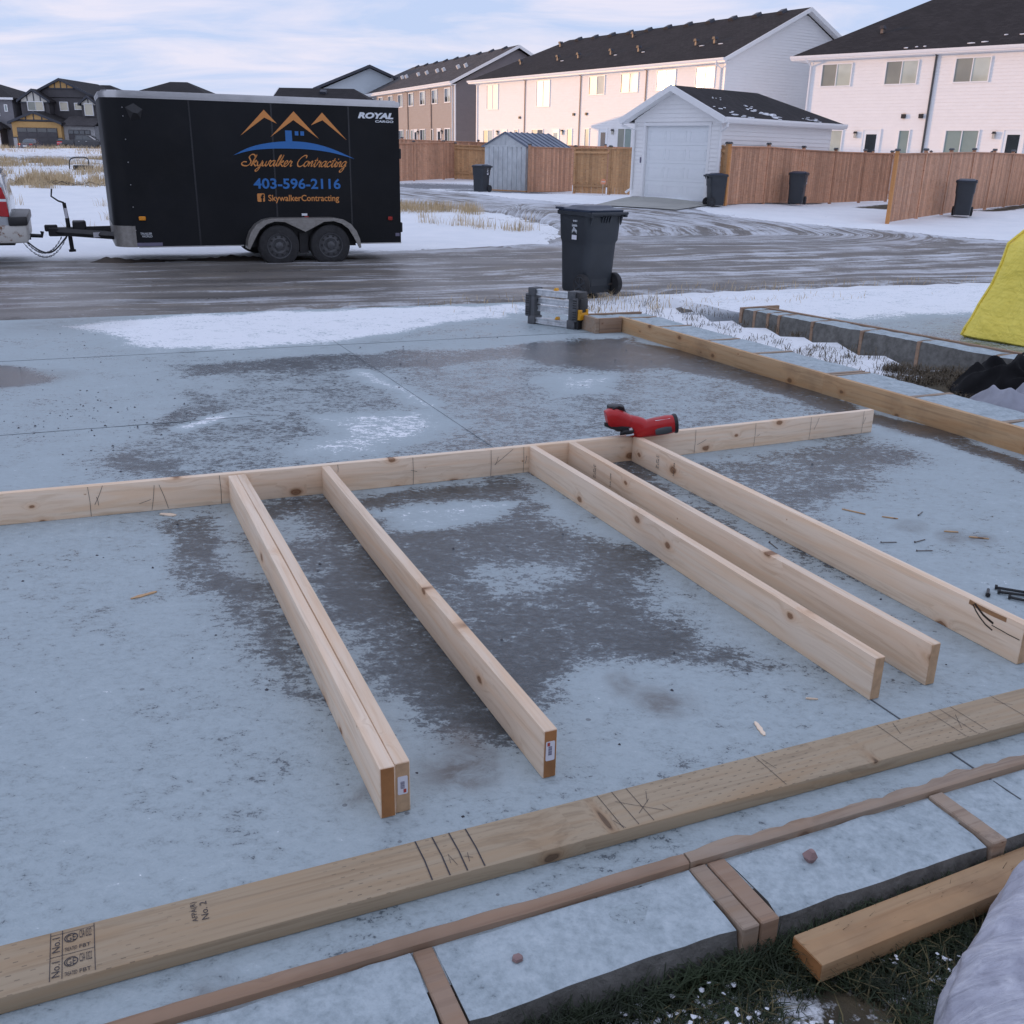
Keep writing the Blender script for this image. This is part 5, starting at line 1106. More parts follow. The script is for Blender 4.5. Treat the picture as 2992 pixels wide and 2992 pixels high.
# ------------------------------------------------------------------ wheeled bins
def make_bin():
    t = thing('wheeled_bin', '', 'wheelie bin')
    # local x = width, +y = front, wheels at the back (-y); handle above the wheels
    def sec(z, hw, y0, y1): return ((0, (y0+y1)/2, z), (hw, 0, 0), (0, (y1-y0)/2, 0))
    MB().loft([sec(.035, .25, -.235, .29), (sec(.07, .262, -.25, .30)), sec(.60, .278, -.30, .325), sec(.625, .28, -.302, .328), sec(.66, .298, -.325, .335), sec(.90, .308, -.35, .352), sec(.955, .31, -.355, .355)], 36, 7).build('body', 'bin', t, smooth=True)
    MB().loft([sec(.940, .322, -.372, .366), sec(.945, .336, -.385, .38), sec(.985, .338, -.388, .382), sec(.988, .325, -.375, .37)], 36, 8).build('rim', 'bin', t, smooth=True)
    lid = MB().loft([sec(.989, .330, -.40, .385), sec(1.012, .330, -.405, .388), sec(1.022, .315, -.36, .35), sec(1.030, .27, -.25, .22), sec(1.052, .235, -.20, .16), sec(1.056, .20, -.16, .12)], 36, 6).build('lid', 'lid', t, smooth=True)
    MB().box(-.335, -.27, .20, .372, 1.0, 1.03).build('lid_latch', 'lid', lid, bevel=.008, smooth=True)
    for x in (-.30, .30): MB().box(x-.018, x+.018, -.43, -.33, .93, .985).build('handle_bracket', 'bin', t, bevel=.006)
    MB().tube([(-.32, -.425, .975), (.32, -.425, .975)], .016, 10).build('handle', 'bin', t, smooth=True)
    for x in (-.07, -.025, .02, .065): MB().prism([(-.352, .94), (-.395, .94), (-.350, .86)], x-.008, x+.008, 'x').build('handle_rib', 'bin', t)
    for x in (-.255, .255): MB().prism([(-.350, .94), (-.40, .955), (-.355, .84)], x-.010, x+.010, 'x').build('handle_rib', 'bin', t)
    for s_ in (-1, 1):
        M = Matrix.Translation((s_*.285, -.235, .135)) @ Matrix.Rotation(R(90*s_), 4, 'Y')
        w_ = MB().lathe([(.095, -.032), (.128, -.032), (.135, -.022), (.135, .022), (.128, .032), (.095, .032)], 28, M).build('wheel', 'rubber', t, smooth=True)
        hub = MB(); hub.lathe([(.03, .0), (.03, .040), (.012, .044)], 14, M)
        for k in range(6):
            a = 2*math.pi*k/6; q = M @ Matrix.Rotation(a, 4, 'Z'); hub.box(.025, .100, -.010, .010, .030, .038, q)
        hub.lathe([(.098, .030), (.104, .036), (.110, .030)], 24, M, closed=True); hub.build('hub', 'bin', w_, smooth=True)
    MB().tube([(-.28, -.235, .135), (.28, -.235, .135)], .014, 8).build('axle', 'nail', t)
    MB().box(-.15, .15, -.262, -.235, .11, .22).build('axle_housing', 'bin', t, bevel=.012)
    # printed badge on the side facing -x
    X = -.3085
    def flat(name, pts, mat, par): return MB().add([(X-.004-.0, y, z) for y, z in pts], [tuple(range(len(pts)))]).build(name, mat, par, fix=False)
    bd = flat('badge', [(-.005, .665), (-.115, .665), (-.115, .718), (-.005, .718)], 'paper', t)
    arc = lambda y, z, r, a0, a1, n: [(y+r*math.cos(R(a0+(a1-a0)*k/n)), z+r*math.sin(R(a0+(a1-a0)*k/n))) for k in range(n+1)]
    flat('badge_sun', arc(-.045, .790, .020, 0, 340, 14), 'v_white', bd)
    for dz in (0, .014, .027):
        up = [(-.005-.11*k/8, .742+dz+.030*math.sin(math.pi*(k/8)**.8)) for k in range(9)]; lo = [(y, z-.008) for y, z in up]
        MB().strip([(X-.004, y, z) for y, z in up], [(X-.004, y, z) for y, z in lo]).build('badge_hill', 'v_white', bd, fix=False)
    fn = lambda a, b: (X-.004, -a, b)
    text_part('badge_lettering', 'Lacombe', .004, .116, .815, .848, 0, 'v_white', bd, bold=.03, fn=fn); text_part('badge_number', '42-00011', .02, .116, .870, .892, 0, 'v_white', bd, bold=.03, fn=fn)
    for ch_ in list(t.children):                      # carts are slimmer than deep
        if ch_.name.split('.')[0] in ('wheel', 'axle'): continue
        for o_ in [ch_]+list(ch_.children_recursive):
            for v_ in o_.data.vertices: v_.co.x *= .88; v_.co.y *= .86
    for ch_ in t.children:
        if ch_.name.split('.')[0] == 'wheel': ch_.location = (math.copysign(.033, -ch_.data.vertices[0].co.x), .03, 0)
        if ch_.name.split('.')[0] == 'axle': ch_.location = (0, .03, 0)
    return t
BIN = make_bin()
# (x, y, heading of local +y clockwise from the view, scale, label)
def place_bin(o, x, y, hd, s_, label, dz=0):
    o.matrix_world = Matrix.Translation(gp(x, y, dz)) @ Matrix.Rotation(R(-hd), 4, 'Z') @ Matrix.Diagonal((s_, s_, s_, 1)); o['label'] = label; o['group'] = 'charcoal wheeled bins'
BINS = [(.90, 12.62, -35, 1.03, 'charcoal wheeled bin with white badge standing at the road edge beyond the folded sawhorse', .005), (-1.50, 41.2, 215, 1.0, 'charcoal wheeled bin with pale lid beside the metal shed', .01), (5.95, 30.85, 80, .90, 'charcoal wheeled bin squeezed between garage corner and orange fence post', .02), (9.0, 33.05, 205, .97, 'charcoal wheeled bin by the fence panels next to the garage', .02), (13.2, 30.25, 205, 1.0, 'charcoal wheeled bin by the fence whose end post stands out towards the road', .02)]
for i, (x, y, hd, s_, lab, dz) in enumerate(BINS): place_bin(BIN if i == 0 else copy_tree(BIN), x, y, hd, s_, lab, dz)
# ------------------------------------------------------------------ buildings
# local frame of a building: x along the wall, +y out of the wall towards the viewer, z up
SID = {}
def course_mesh(L, h, mat, cut0=0, cut1=0):
    key = (round(L, 2), round(h, 3), mat, round(cut0, 2), round(cut1, 2))
    if key not in SID:
        P = [(0, 0, 0), (0, .026, 0), (cut0, .003, h), (cut0, 0, h)]; Q = [(L, 0, 0), (L, .026, 0), (L-cut1, .003, h), (L-cut1, 0, h)]
        SID[key] = MB().add(P+Q, [(3, 2, 1, 0), (4, 5, 6, 7), (0, 1, 5, 4), (1, 2, 6, 5), (2, 3, 7, 6), (3, 0, 4, 7)]).mesh('siding_board', MAT[mat])
    return SID[key]
def siding(par, x0, x1, z0, z1, mat, h=.16, M=None, gable=None):
    "individual courses; gable(z) gives the (left, right) limits above the eave"
    z = z0
    while z < z1-.02:
        hh = min(h, z1-z); a, b = x0, x1; c0 = c1 = 0
        if gable:
            ga, gb = gable(z); a, b = max(x0, ga), min(x1, gb); g2 = gable(z+hh); c0 = max(0, max(x0, g2[0])-a); c1 = max(0, b-min(x1, g2[1]))
        if b-a > .1:
            o = put('siding_board', course_mesh(b-a, hh, mat, min(c0, (b-a)/2-.01), min(c1, (b-a)/2-.01)), par); o.matrix_local = (M or Matrix()) @ Matrix.Translation((a, .001, z))
        z += hh
def window(par, x0, x1, z0, z1, panes=('pane_screen', 'pane_blind'), M=None, fr=.055, mat='trim', y=.02):
    "frame proud of the wall, with one pane per sash"
    M = M or Matrix(); w_ = MB(); d = .055
    w_.box(x0, x1, 0, y+d, z1-fr, z1, M); w_.box(x0, x1, 0, y+d, z0, z0+fr, M); w_.box(x0, x0+fr, 0, y+d, z0+fr, z1-fr, M); w_.box(x1-fr, x1, 0, y+d, z0+fr, z1-fr, M)
    n = len(panes); wd = (x1-x0-2*fr)/n
    for k in range(1, n): w_.box(x0+fr+k*wd-.022, x0+fr+k*wd+.022, 0, y+d-.01, z0+fr, z1-fr, M)
    o = w_.build('window', mat, par)
    for k, p in enumerate(panes): MB().box(x0+fr+k*wd+(.022 if k else 0), x0+fr+(k+1)*wd-(.022 if k < n-1 else 0), 0, y+.012, z0+fr, z1-fr, M).build('pane', p, o)
    return o
def door(par, x0, x1, z0, z1, glassmat='pane_dark', M=None):
    M = M or Matrix(); f = MB(); f.box(x0-.07, x0, 0, .07, z0, z1+.07, M); f.box(x1, x1+.07, 0, .07, z0, z1+.07, M); f.box(x0, x1, 0, .07, z1, z1+.07, M); o = f.build('door', 'trim', par)
    MB().box(x0, x1, 0, .045, z0, z1, M).build('door_leaf', 'door_white', o); MB().box(x0+.16, x1-.16, .0, .052, z0+.9, z1-.2, M).build('door_glass', glassmat, o); MB().box(x0+.07, x0+.10, .04, .10, z0+.95, z0+1.0, M).build('handle', 'alum', o)
def wall_lamp(par, x, z):
    o = MB().box(x-.04, x+.04, .0, .05, z, z+.16).build('wall_lamp', 'black', par); MB().prism([(x-.09, z+.10), (x+.09, z+.10), (x+.05, z+.20), (x-.05, z+.20)], .05, .2).build('lamp_hood', 'black', o); MB().box(x-.055, x+.055, .06, .17, z-.12, z+.10).build('lamp_glass', 'lamp_glass', o)
def roof_mesh(par, xa, xb, ya, yb, ze, zr, mat, hip0=0, hip1=0, th=.14, name='roof'):
    "eave rectangle xa..xb, ya (back) .. yb (front); ridge along x at mid depth; hip runs at either end"
    ym = (ya+yb)/2
    def shell(dz):
        return [(xa, yb, ze+dz), (xb, yb, ze+dz), (xb, ya, ze+dz), (xa, ya, ze+dz), (xa+hip0, ym, zr+dz), (xb-hip1, ym, zr+dz)]
    T = shell(0); B = shell(-th); k = 6
    F = [(0, 1, 5, 4), (2, 3, 4, 5), (1, 2, 5), (3, 0, 4)]
    if not hip0: F.remove((3, 0, 4))
    if not hip1: F.remove((1, 2, 5))
    G_ = [tuple(i+k for i in reversed(f)) for f in F]; E = [(0, 1, 1+k, 0+k), (2, 3, 3+k, 2+k)]
    if hip0: E.append((3, 0, k, 3+k))
    else: E += [(3, 4, 4+k, 3+k), (4, 0, k, 4+k)]
    if hip1: E.append((1, 2, 2+k, 1+k))
    else: E += [(1, 5, 5+k, 1+k), (5, 2, 2+k, 5+k)]
    return MB().add(T+B, F+G_+E).build(name, mat, par)
def gutter(par, xa, xb, y, z, mat='trim'):
    return MB().prism([(y-.02, z-.14), (y+.06, z-.14), (y+.10, z-.06), (y+.11, z), (y-.02, z)], xa, xb, 'x').build('gutter', mat, par)
def downspout(par, pts, mat, r=.04): return MB().tube(pts, r, 6).build('downspout', mat, par)
def slope_pt(x, t, ye, ze, ym, zr): return (x, ye+(ym-ye)*t, ze+(zr-ze)*t)
def roof_vent(par, x, t, ye, ze, ym, zr, kind='box', mat='dark_trim'):
    p = V(slope_pt(x, t, ye, ze, ym, zr)); sl = math.atan2(zr-ze, abs(ym-ye)); M = Matrix.Translation(p) @ Matrix.Rotation(-sl if ye > ym else sl, 4, 'X')
    if kind == 'box': return MB().prism([(-.24, 0), (.24, 0), (.20, .14), (-.20, .16)], -.22, .22, 'y', M).build('roof_vent', mat, par)
    if kind == 'stack': o = MB().box(-.07, .07, -.07, .07, 0, .26, Matrix.Translation(p)).build('roof_vent', 'pipe_vent', par); MB().prism([(-.14, .22), (.14, .22), (.09, .36), (-.09, .36)], -.14, .14, 'y', Matrix.Translation(p)).build('vent_cap', 'dark_trim', o); return o
    return MB().box(-.12, .12, -.14, .14, .0, .30, M).build('roof_vent', mat, par)
def snow_bit(par, x, t, ye, ze, ym, zr, sx_, sy_):
    p = V(slope_pt(x, t, ye, ze, ym, zr)); sl = math.atan2(zr-ze, abs(ym-ye)); M = Matrix.Translation(p) @ Matrix.Rotation(-sl if ye > ym else sl, 4, 'X')
    P = [(sx_*math.cos(a)*rnd.uniform(.6, 1.1), sy_*math.sin(a)*rnd.uniform(.5, 1.1)) for a in np.linspace(0, 2*math.pi, 10)[:-1]]
    return MB().prism(P, .004, .03, 'z', M).build('snow_patch', 'snow_patch', par)

# --- middle townhouse -------------------------------------------------------
Z0c = .15
ch = thing('townhouse', 'long white townhouse with black hip and gable roof, upper wall lit pink', 'house', frame_az(11.51, 59.92, 0, -33))
CL, CD_, CE, CR_ = 27.45, 12.0, 6.45, 9.62
MB().box(.0, CL, -CD_, -.003, -.2, CE).build('wall', 'white_siding', ch)
MB().prism([(-CD_+.01, CE), (-.01, CE), (-CD_/2, CR_-.35)], .003, .2, 'x').build('gable_wall', 'white_siding', ch)
siding(ch, .06, CL-.06, .3, CE-.1, 'white_siding')
Mend = Matrix.Rotation(R(90), 4, 'Z') @ Matrix.Translation((-CD_, 0, 0)) if False else Matrix(((0, -1, 0, 0), (1, 0, 0, -CD_), (0, 0, 1, 0), (0, 0, 0, 1)))   # end wall: local x -> house y, +y -> house -x
siding(ch, .06, CD_-.06, .3, CR_-.4, 'white_siding', M=Mend, gable=lambda z: (max(0, (z-CE)/(CR_-.3-CE)*CD_/2), CD_-max(0, (z-CE)/(CR_-.3-CE)*CD_/2)))
for x in (-.03, CL-.09): MB().box(x, x+.12, -.08, .03, .2, CE-.05).build('corner_trim', 'trim', ch)
MB().box(-.03, .09, -CD_-.03, -CD_+.09, .2, CE-.05).build('corner_trim', 'trim', ch)
roof_mesh(ch, -.38, CL+.55, -CD_-.5, .5, 6.58, CR_, 'shingle_black', 0, 4.4)
MB().box(-.36, CL+.5, -.01, .46, 6.36, 6.40).build('soffit', 'trim', ch); MB().box(-.37, CL+.5, .47, .505, 6.38, 6.565).build('fascia', 'trim', ch); gutter(ch, -.38, CL+.55, .51, 6.585)
for y0, y1 in ((.5, -CD_/2), (-CD_-.5, -CD_/2)):   # barge boards up the gable
    MB().prism([(y0, 6.36), (y0, 6.585), (y1, CR_+.005), (y1, CR_-.23)], -.42, -.375, 'x').build('barge_board', 'trim', ch)
    MB().prism([(y0, 6.36), (y0, 6.40), (y1, CR_-.19), (y1, CR_-.23)], -.374, .0, 'x').build('soffit', 'trim', ch)
for a, b, l, z0_ in ((.75, 2.38, 'bb', 5.09), (4.09, 5.85, 'bb', 5.08), (7.57, 9.33, 'sb', 5.09), (10.96, 12.71, 'sb', 5.07), (17.26, 19.0, 'bb', 4.48), (24.16, 25.88, 'bb', 4.45)):
    # local x grows to the far (left) end, so the left-hand sash is the larger x
    pn = {'bb': ('pane_bright', 'pane_bright'), 'sb': ('pane_blind', 'pane_screen')}[l]; window(ch, a, b, z0_, 6.25, pn)
for a, b, pn in ((7.89, 9.38, ('pane_green', 'pane_screen')), (17.95, 19.48, ('pane_dark', 'pane_warm')), (24.89, 26.34, ('pane_blind', 'pane_screen')), (12.43, 12.98, ('pane_green',)), (14.39, 15.05, ('pane_warm',)), (21.26, 21.83, ('pane_warm',)), (5.9, 6.5, ('pane_green',)), (1.2, 2.8, ('pane_green', 'pane_dark'))): window(ch, a, b, 1.55, 3.02, pn)
for a in (10.50, 16.02, 22.87, 4.2): door(ch, a, a+.82, .55, 2.96, 'pane_blind' if a > 12 else 'pane_dark')
for x in (9.85, 15.75-.2, 23.9+.25, 3.8): wall_lamp(ch, x, 2.75)
for x in (6.80, 13.63, 20.45): downspout(ch, [(x, .42, 6.45), (x, .07, 6.30), (x, .07, .3)], 'pipe_tan')
downspout(ch, [(.25, .5, 6.44), (.3, .5, 6.3), (.3, .07, 6.1), (.3, .07, .3)], 'trim', .045); downspout(ch, [(CL-.1, .5, 6.44), (CL-.2, .07, 6.25), (CL-.2, .07, .3)], 'trim', .045)
for x, z in ((12.85, 3.85), (14.3, 3.85), (21.1, 3.75)): MB().box(x-.09, x+.09, .0, .12, z, z+.16).build('wall_vent', 'black', ch)
for x in np.linspace(1.6, CL-5.5, 11): roof_vent(ch, x, .955, .5, 6.58, -CD_/2, CR_, 'box')
for x in (14.2, 22.9): roof_vent(ch, x, .80, .5, 6.58, -CD_/2, CR_, 'stack')
for x in (3.0, 4.6, 10.0, 12.9, 16.6, 19.1, 24.0): roof_vent(ch, x, .36, .5, 6.58, -CD_/2, CR_, 'stack')
for x in (2.3, 3.9, 9.3, 12.2, 18.3): snow_bit(ch, x, .33, .5, 6.58, -CD_/2, CR_,   .22, .05)

# --- right-hand townhouse ---------------------------------------------------
rh = thing('townhouse', 'white townhouse with black hip roof and a dark downspout between its units', 'house', frame_az(15.60, 57.27, 0, -46))
RX0, RE, RR, RD = -21.0, 6.38, 9.75, 12.0
MB().box(RX0, 0, -RD, -.003, -.2, RE).build('wall', 'white_siding', rh); siding(rh, RX0+.05, -.06, .3, RE-.1, 'white_siding')
MB().box(-.09, .03, -.08, .03, .2, RE-.04).build('corner_trim', 'trim', rh)
roof_mesh(rh, RX0-.5, 1.0, -RD-.5, .5, 6.53, RR, 'shingle_black', 4.6, 4.9)
MB().box(RX0-.4, .95, -.01, .46, 6.31, 6.35).build('soffit', 'trim', rh); MB().box(RX0-.4, .98, .47, .505, 6.33, 6.515).build('fascia', 'trim', rh); gutter(rh, RX0-.5, 1.0, .51, 6.535)
MB().box(.96, .995, -RD-.4, .5, 6.33, 6.515).build('fascia', 'trim', rh); MB().box(0.0, .95, -RD-.4, -.02, 6.31, 6.35).build('soffit', 'trim', rh)
for a, b in ((-2.39, -.65), (-5.9, -4.18), (-9.39, -7.67), (-13.0, -11.3)): window(rh, a, b, 5.0, 6.14, ('pane_blind', 'pane_screen'))
for a, b in ((-2.32, -.68), (-9.40, -7.73)): window(rh, a, b, 1.45, 2.89, ('pane_blind', 'pane_green') if a > -5 else ('pane_green', 'pane_green'))
window(rh, -5.965, -5.35, 1.45, 2.89, ('pane_green',)); window(rh, -12.9, -12.3, 1.45, 2.89, ('pane_green',))
door(rh, -4.36, -3.47, .5, 2.86); door(rh, -11.44, -10.55, .5, 2.86)
for x in (-3.05, -10.1): wall_lamp(rh, x, 2.6)
downspout(rh, [(-6.72, .45, 6.40), (-6.72, .08, 6.28), (-6.72, .08, .4)], 'pipe_dark', .055); downspout(rh, [(.15, .5, 6.40), (.05, .45, 6.3), (-.02, .09, 6.05), (-.02, .09, .4)], 'trim', .05)
for x in (-5.5, -6.4): MB().box(x-.10, x+.10, .0, .14, 3.42, 3.62).build('wall_vent', 'black', rh)
for x, t in ((-2.9, .34), (-10.6, .42), (-6.9, .93)): roof_vent(rh, x, t, .5, 6.53, -RD/2, RR, 'stack')
for x in (-7.5, -10, -12.5): roof_vent(rh, x, .955, .5, 6.53, -RD/2, RR, 'box')
for x, t, a in ((-5.2, .04, .2), (-6.1, .05, .15), (-8.3, .06, .35), (-8.9, .07, .3), (-9.6, .17, .2), (-10.4, .16, .4), (-11.9, .26, .5), (-5.7, .05, .15)): snow_bit(rh, x, t, .5, 6.53, -RD/2, RR, a*.6, .05)

# --- tan townhouse beyond ---------------------------------------------------
th_ = thing('townhouse', 'tan sided townhouse with gable end coloured darker for shade and grey shingle roof', 'house', frame_az(-5.55, 88.85, 0, -24))
TLn, TE, TR_, TD = 34.0, 6.7, 9.95, 11.4
MB().box(0, TLn, -TD, -.003, -.2, TE).build('wall', 'tan_siding', th_); siding(th_, .05, TLn-.05, .4, TE-.1, 'tan_siding', h=.2)
MB().prism([(-TD+.01, TE), (-.01, TE), (-TD/2, TR_-.35)], .003, .2, 'x').build('gable_wall', 'tan_siding_shade', th_)
Mt = Matrix(((0, -1, 0, 0), (1, 0, 0, -TD), (0, 0, 1, 0), (0, 0, 0, 1)))
siding(th_, .05, TD-.05, .4, TR_-.4, 'tan_siding_shade', h=.2, M=Mt, gable=lambda z: (max(0, (z-TE)/(TR_-.3-TE)*TD/2), TD-max(0, (z-TE)/(TR_-.3-TE)*TD/2)))
roof_mesh(th_, -.4, TLn+.5, -TD-.5, .5, 6.86, TR_, 'shingle_grey', 0, 6.0); MB().box(-.38, TLn+.4, .47, .505, 6.62, 6.845).build('fascia', 'trim', th_); gutter(th_, -.4, TLn+.5, .51, 6.87); MB().box(-.36, TLn+.4, -.01, .46, 6.62, 6.66).build('soffit', 'trim', th_)
for y0, y1 in ((.5, -TD/2), (-TD-.5, -TD/2)): MB().prism([(y0, 6.62), (y0, 6.865), (y1, TR_+.005), (y1, TR_-.25)], -.44, -.39, 'x').build('barge_board', 'trim', th_)
MB().box(-.03, .12, -.10, .03, .2, TE).build('corner_trim', 'trim', th_)
for k, a in enumerate((0.9, 4.25, 7.6, 11.0, 14.3, 17.6, 21, 24.4, 27.8)): window(th_, a, a+1.5, 5.28, 6.48, ('pane_blind', 'pane_dark'), fr=.08)
for a, b in ((.95, 2.45), (7.65, 9.2), (14.3, 15.8)): window(th_, a, b, 1.8, 3.26, ('pane_green', 'pane_dark'), fr=.08)
for a in (5.45, 11.2, 12.6): window(th_, a, a+.7, 1.8, 3.24, ('pane_green',), fr=.08)
for a in (3.4, 10.0): door(th_, a, a+.95, .8, 3.2); wall_lamp(th_, a-.35, 2.9)
for x in (.35, 5.9, 12.7): downspout(th_, [(x, .45, 6.7), (x, .08, 6.5), (x, .08, .4)], 'pipe_tan' if x > 1 else 'trim', .055)
for x in np.linspace(2, 26, 9): roof_vent(th_, x, .95, .5, 6.86, -TD/2, TR_, 'box')
for x in (3.5, 5.4, 9.2, 11.0, 14, 16.6, 20.4, 21.8, 25.5, 28): roof_vent(th_, x, .47, .5, 6.86, -TD/2, TR_, 'pipe', 'trim')

# --- pale blue gable house and the low roof in front of it -----------------
bh = thing('house', 'pale blue house end under a brown shingle gable roof beyond the trailer', 'house', frame_az(-21.3, 110, 0, 78))
# local x across the gable (left to right), +y away from the viewer is negative: wall faces the viewer
bh.matrix_world = at(-21.5, 112, 0, 8)
BWd, BE, BR, BD = 11.0, 7.4, 9.75, 24.0
bl = MB().prism([(0, -.2), (BWd, -.2), (BWd, BE-.25), (BWd/2, BR-.3), (0, BE-.25)], .0, BD, 'y'); bl.build('wall', 'blue_siding', bh)
siding(bh, .05, BWd-.05, .6, BR-.4, 'blue_siding', h=.22, M=Matrix.Translation((0, 0, 0)) @ Matrix(((-1, 0, 0, BWd), (0, -1, 0, 0), (0, 0, 1, 0), (0, 0, 0, 1))), gable=lambda z: (max(0, (z-BE+.25)/(BR-.05-BE)*BWd/2), BWd-max(0, (z-BE+.25)/(BR-.05-BE)*BWd/2)))
for s_ in (0, 1):
    x0 = -.5 if s_ == 0 else BWd+.5
    MB().add([(x0, -.5, BE-.05), (BWd/2, -.5, BR), (BWd/2, BD+.4, BR), (x0, BD+.4, BE-.05), (x0, -.5, BE-.25), (BWd/2, -.5, BR-.2), (BWd/2, BD+.4, BR-.2), (x0, BD+.4, BE-.25)], [(0, 1, 2, 3), (7, 6, 5, 4), (0, 4, 5, 1), (2, 6, 7, 3), (0, 3, 7, 4)]).build('roof_slope', 'shingle_grey', bh)
    MB().prism([(x0, BE-.3), (x0, BE-.02), (BWd/2, BR+.03), (BWd/2, BR-.25)], -.56, -.505).build('barge_board', 'dark_trim', bh)
for k in range(7): MB().box(BWd*.18-.15, BWd*.18+.15, 2+k*3, 2.3+k*3, BE+.55, BE+1.15).build('roof_vent', 'trim', bh)
for k in range(6): MB().box(BWd/2-.3, BWd/2+.1, 2+k*3, 2.5+k*3, BR-.1, BR+.14).build('ridge_vent', 'dark_trim', bh)
dg_ = thing('detached_garage', 'low garage with black roof and sunlit white gable behind the trailer', 'garage', at(-16.35, 71.5, 0, -2.5))
# ridge runs to the right; left gable end faces the sun
MB().box(.35, 6.6, -2.6, 2.6, -.3, 3.9).build('wall', 'tan_siding', dg_)
MB().prism([(-2.6, 3.9), (2.6, 3.9), (0, 4.95)], .36, .6, 'x').build('gable_wall', 'white_siding', dg_)
siding(dg_, .36, 6.55, .6, 3.85, 'tan_siding', h=.2, M=Matrix(((-1, 0, 0, 6.95), (0, -1, 0, -2.6), (0, 0, 1, 0), (0, 0, 0, 1))))
roof_mesh(dg_, 0, 7.3, -3.0, 3.0, 4.05, 5.22, 'shingle_black', 0, 2.2)
for y0 in (-3.0, 3.0): MB().prism([(y0, 3.85), (y0, 4.06), (0, 5.235), (0, 5.0)], -.06, -.005, 'x').build('barge_board', 'trim', dg_)
roof_vent(dg_, 3.2, .72, -3.0, 4.05, 0, 5.22, 'box')
hp = thing('house', 'house with dark hip roof whose peak shows over the trailer', 'house', at(-39.5, 116, 0.3, 0))
MB().box(-6, 6, 0, 12, -.5, 5.5).build('wall', 'greystucco', hp); roof_mesh(hp, -6.6, 6.6, -.6, 12.6, 5.5, 7.95, 'shingle_black', 5.6, 5.6)
for k in range(3): window(hp, -4+3*k, -2.6+3*k, 3.2, 4.5, ('pane_dark', 'pane_dark'), M=Matrix(((-1, 0, 0, 0), (0, -1, 0, 0), (0, 0, 1, 0), (0, 0, 0, 1))))

# --- far dark house with ochre gables --------------------------------------
FZ = .3
fh = thing('house', 'dark two storey house with ochre gable panels and a wide dark garage door', 'house', at(-58.67, 122.0, .9, 0))
# local x to the right, -y towards the viewer
FW = 9.4
MB().box(.2, FW, 2.0, 13.5, -1.2, 5.5).build('wall', 'dark_siding', fh)
def front(x0, x1, y, z0, z1, mat, name='wall_panel', d=.12): return MB().box(x0, x1, y-d, y, z0, z1).build(name, mat, fh)
def gable_front(x0, x1, y, ze, zp, dp, over=.35, roofmat='shingle_black'):
    xm = (x0+x1)/2
    g = MB().prism([(x0, ze), (x1, ze), (xm, zp-.2)], y, y+dp).build('gable_wall', 'dark_siding', fh)
    for s_ in (-1, 1):
        xe = xm+s_*((x1-x0)/2+over); dz = (zp-ze)/((x1-x0)/2)*over
        MB().add([(xe, y-.35, ze-dz), (xm, y-.35, zp), (xm, y+dp, zp), (xe, y+dp, ze-dz), (xe, y-.35, ze-dz-.2), (xm, y-.35, zp-.2), (xm, y+dp, zp-.2), (xe, y+dp, ze-dz-.2)], [(0, 1, 2, 3), (7, 6, 5, 4), (0, 4, 5, 1), (2, 6, 7, 3), (0, 3, 7, 4)]).build('roof_slope', roofmat, fh)
        MB().prism([(xe, ze-dz-.24), (xe, ze-dz+.02), (xm, zp+.02), (xm, zp-.26)], y-.41, y-.355).build('barge_board', 'dark_trim', fh)
def half_timber(x0, x1, z0, hfn, mat, n, y):
    "panel pieces between dark battens"
    w_ = (x1-x0)/n
    for k in range(n):
        a, b = x0+k*w_+.05, x0+(k+1)*w_-.05; P = [(a, z0), (b, z0), (b, hfn(b)), (a, hfn(a))]
        if hfn(a) < z0+.02: P = [(a+(z0-hfn(a))*0, z0), (b, z0), (b, hfn(b))]
        if hfn(b) < z0+.02: P = [(a, z0), (b, z0), (a, hfn(a))]
        MB().prism(P, y-.06, y).build('gable_panel', mat, fh)
    for k in range(1, n): MB().box(x0+k*w_-.06, x0+k*w_+.06, y-.09, y, z0, max(z0+.1, hfn(x0+k*w_))).build('batten', 'dark_trim', fh)
    MB().box(x0-.1, x1+.1, y-.10, y, z0-.14, z0).build('batten', 'dark_trim', fh)
gable_front(.3, 8.95, 1.9, 5.55, 7.6, 11, .25); half_timber(3.22, 6.05, 6.55, lambda x: 7.35-abs(x-4.63)*.44, 'ochre', 4, 1.88)
gable_front(.1, 3.6, .6, 5.2, 6.35, 3, .2); MB().box(.2, 3.5, .62, 2.2, 2.6, 5.25).build('wall', 'dark_siding', fh); half_timber(.3, 3.4, 4.93, lambda x: 6.05-abs(x-1.85)*.6, 'cream', 4, .58)
gable_front(7.1, 9.0, .9, 5.0, 5.75, 3, .2); MB().box(7.15, 8.95, .92, 2.2, 2.6, 5.05).build('wall', 'dark_siding', fh); half_timber(7.2, 8.9, 4.72, lambda x: 5.45-abs(x-8.05)*.65, 'cream', 2, .88)
WM = Matrix(((-1, 0, 0, 0), (0, -1, 0, 0), (0, 0, 1, 0), (0, 0, 0, 1)))
def fwin(x0, x1, y, z0, z1, panes): window(fh, -x1, -x0, z0, z1, panes, M=Matrix.Translation((0, y, 0)) @ WM, fr=.08, mat='trim', y=.12)
fwin(1.05, 2.95, .55, 3.95, 5.0, ('pane_warm', 'pane_screen')); fwin(4.2, 5.2, 2.0, 4.05, 5.06, ('pane_warm',)); fwin(5.93, 6.88, 2.0, 4.2, 4.97, ('pane_warm',)); fwin(7.55, 8.6, .85, 3.55, 4.9, ('pane_warm',))
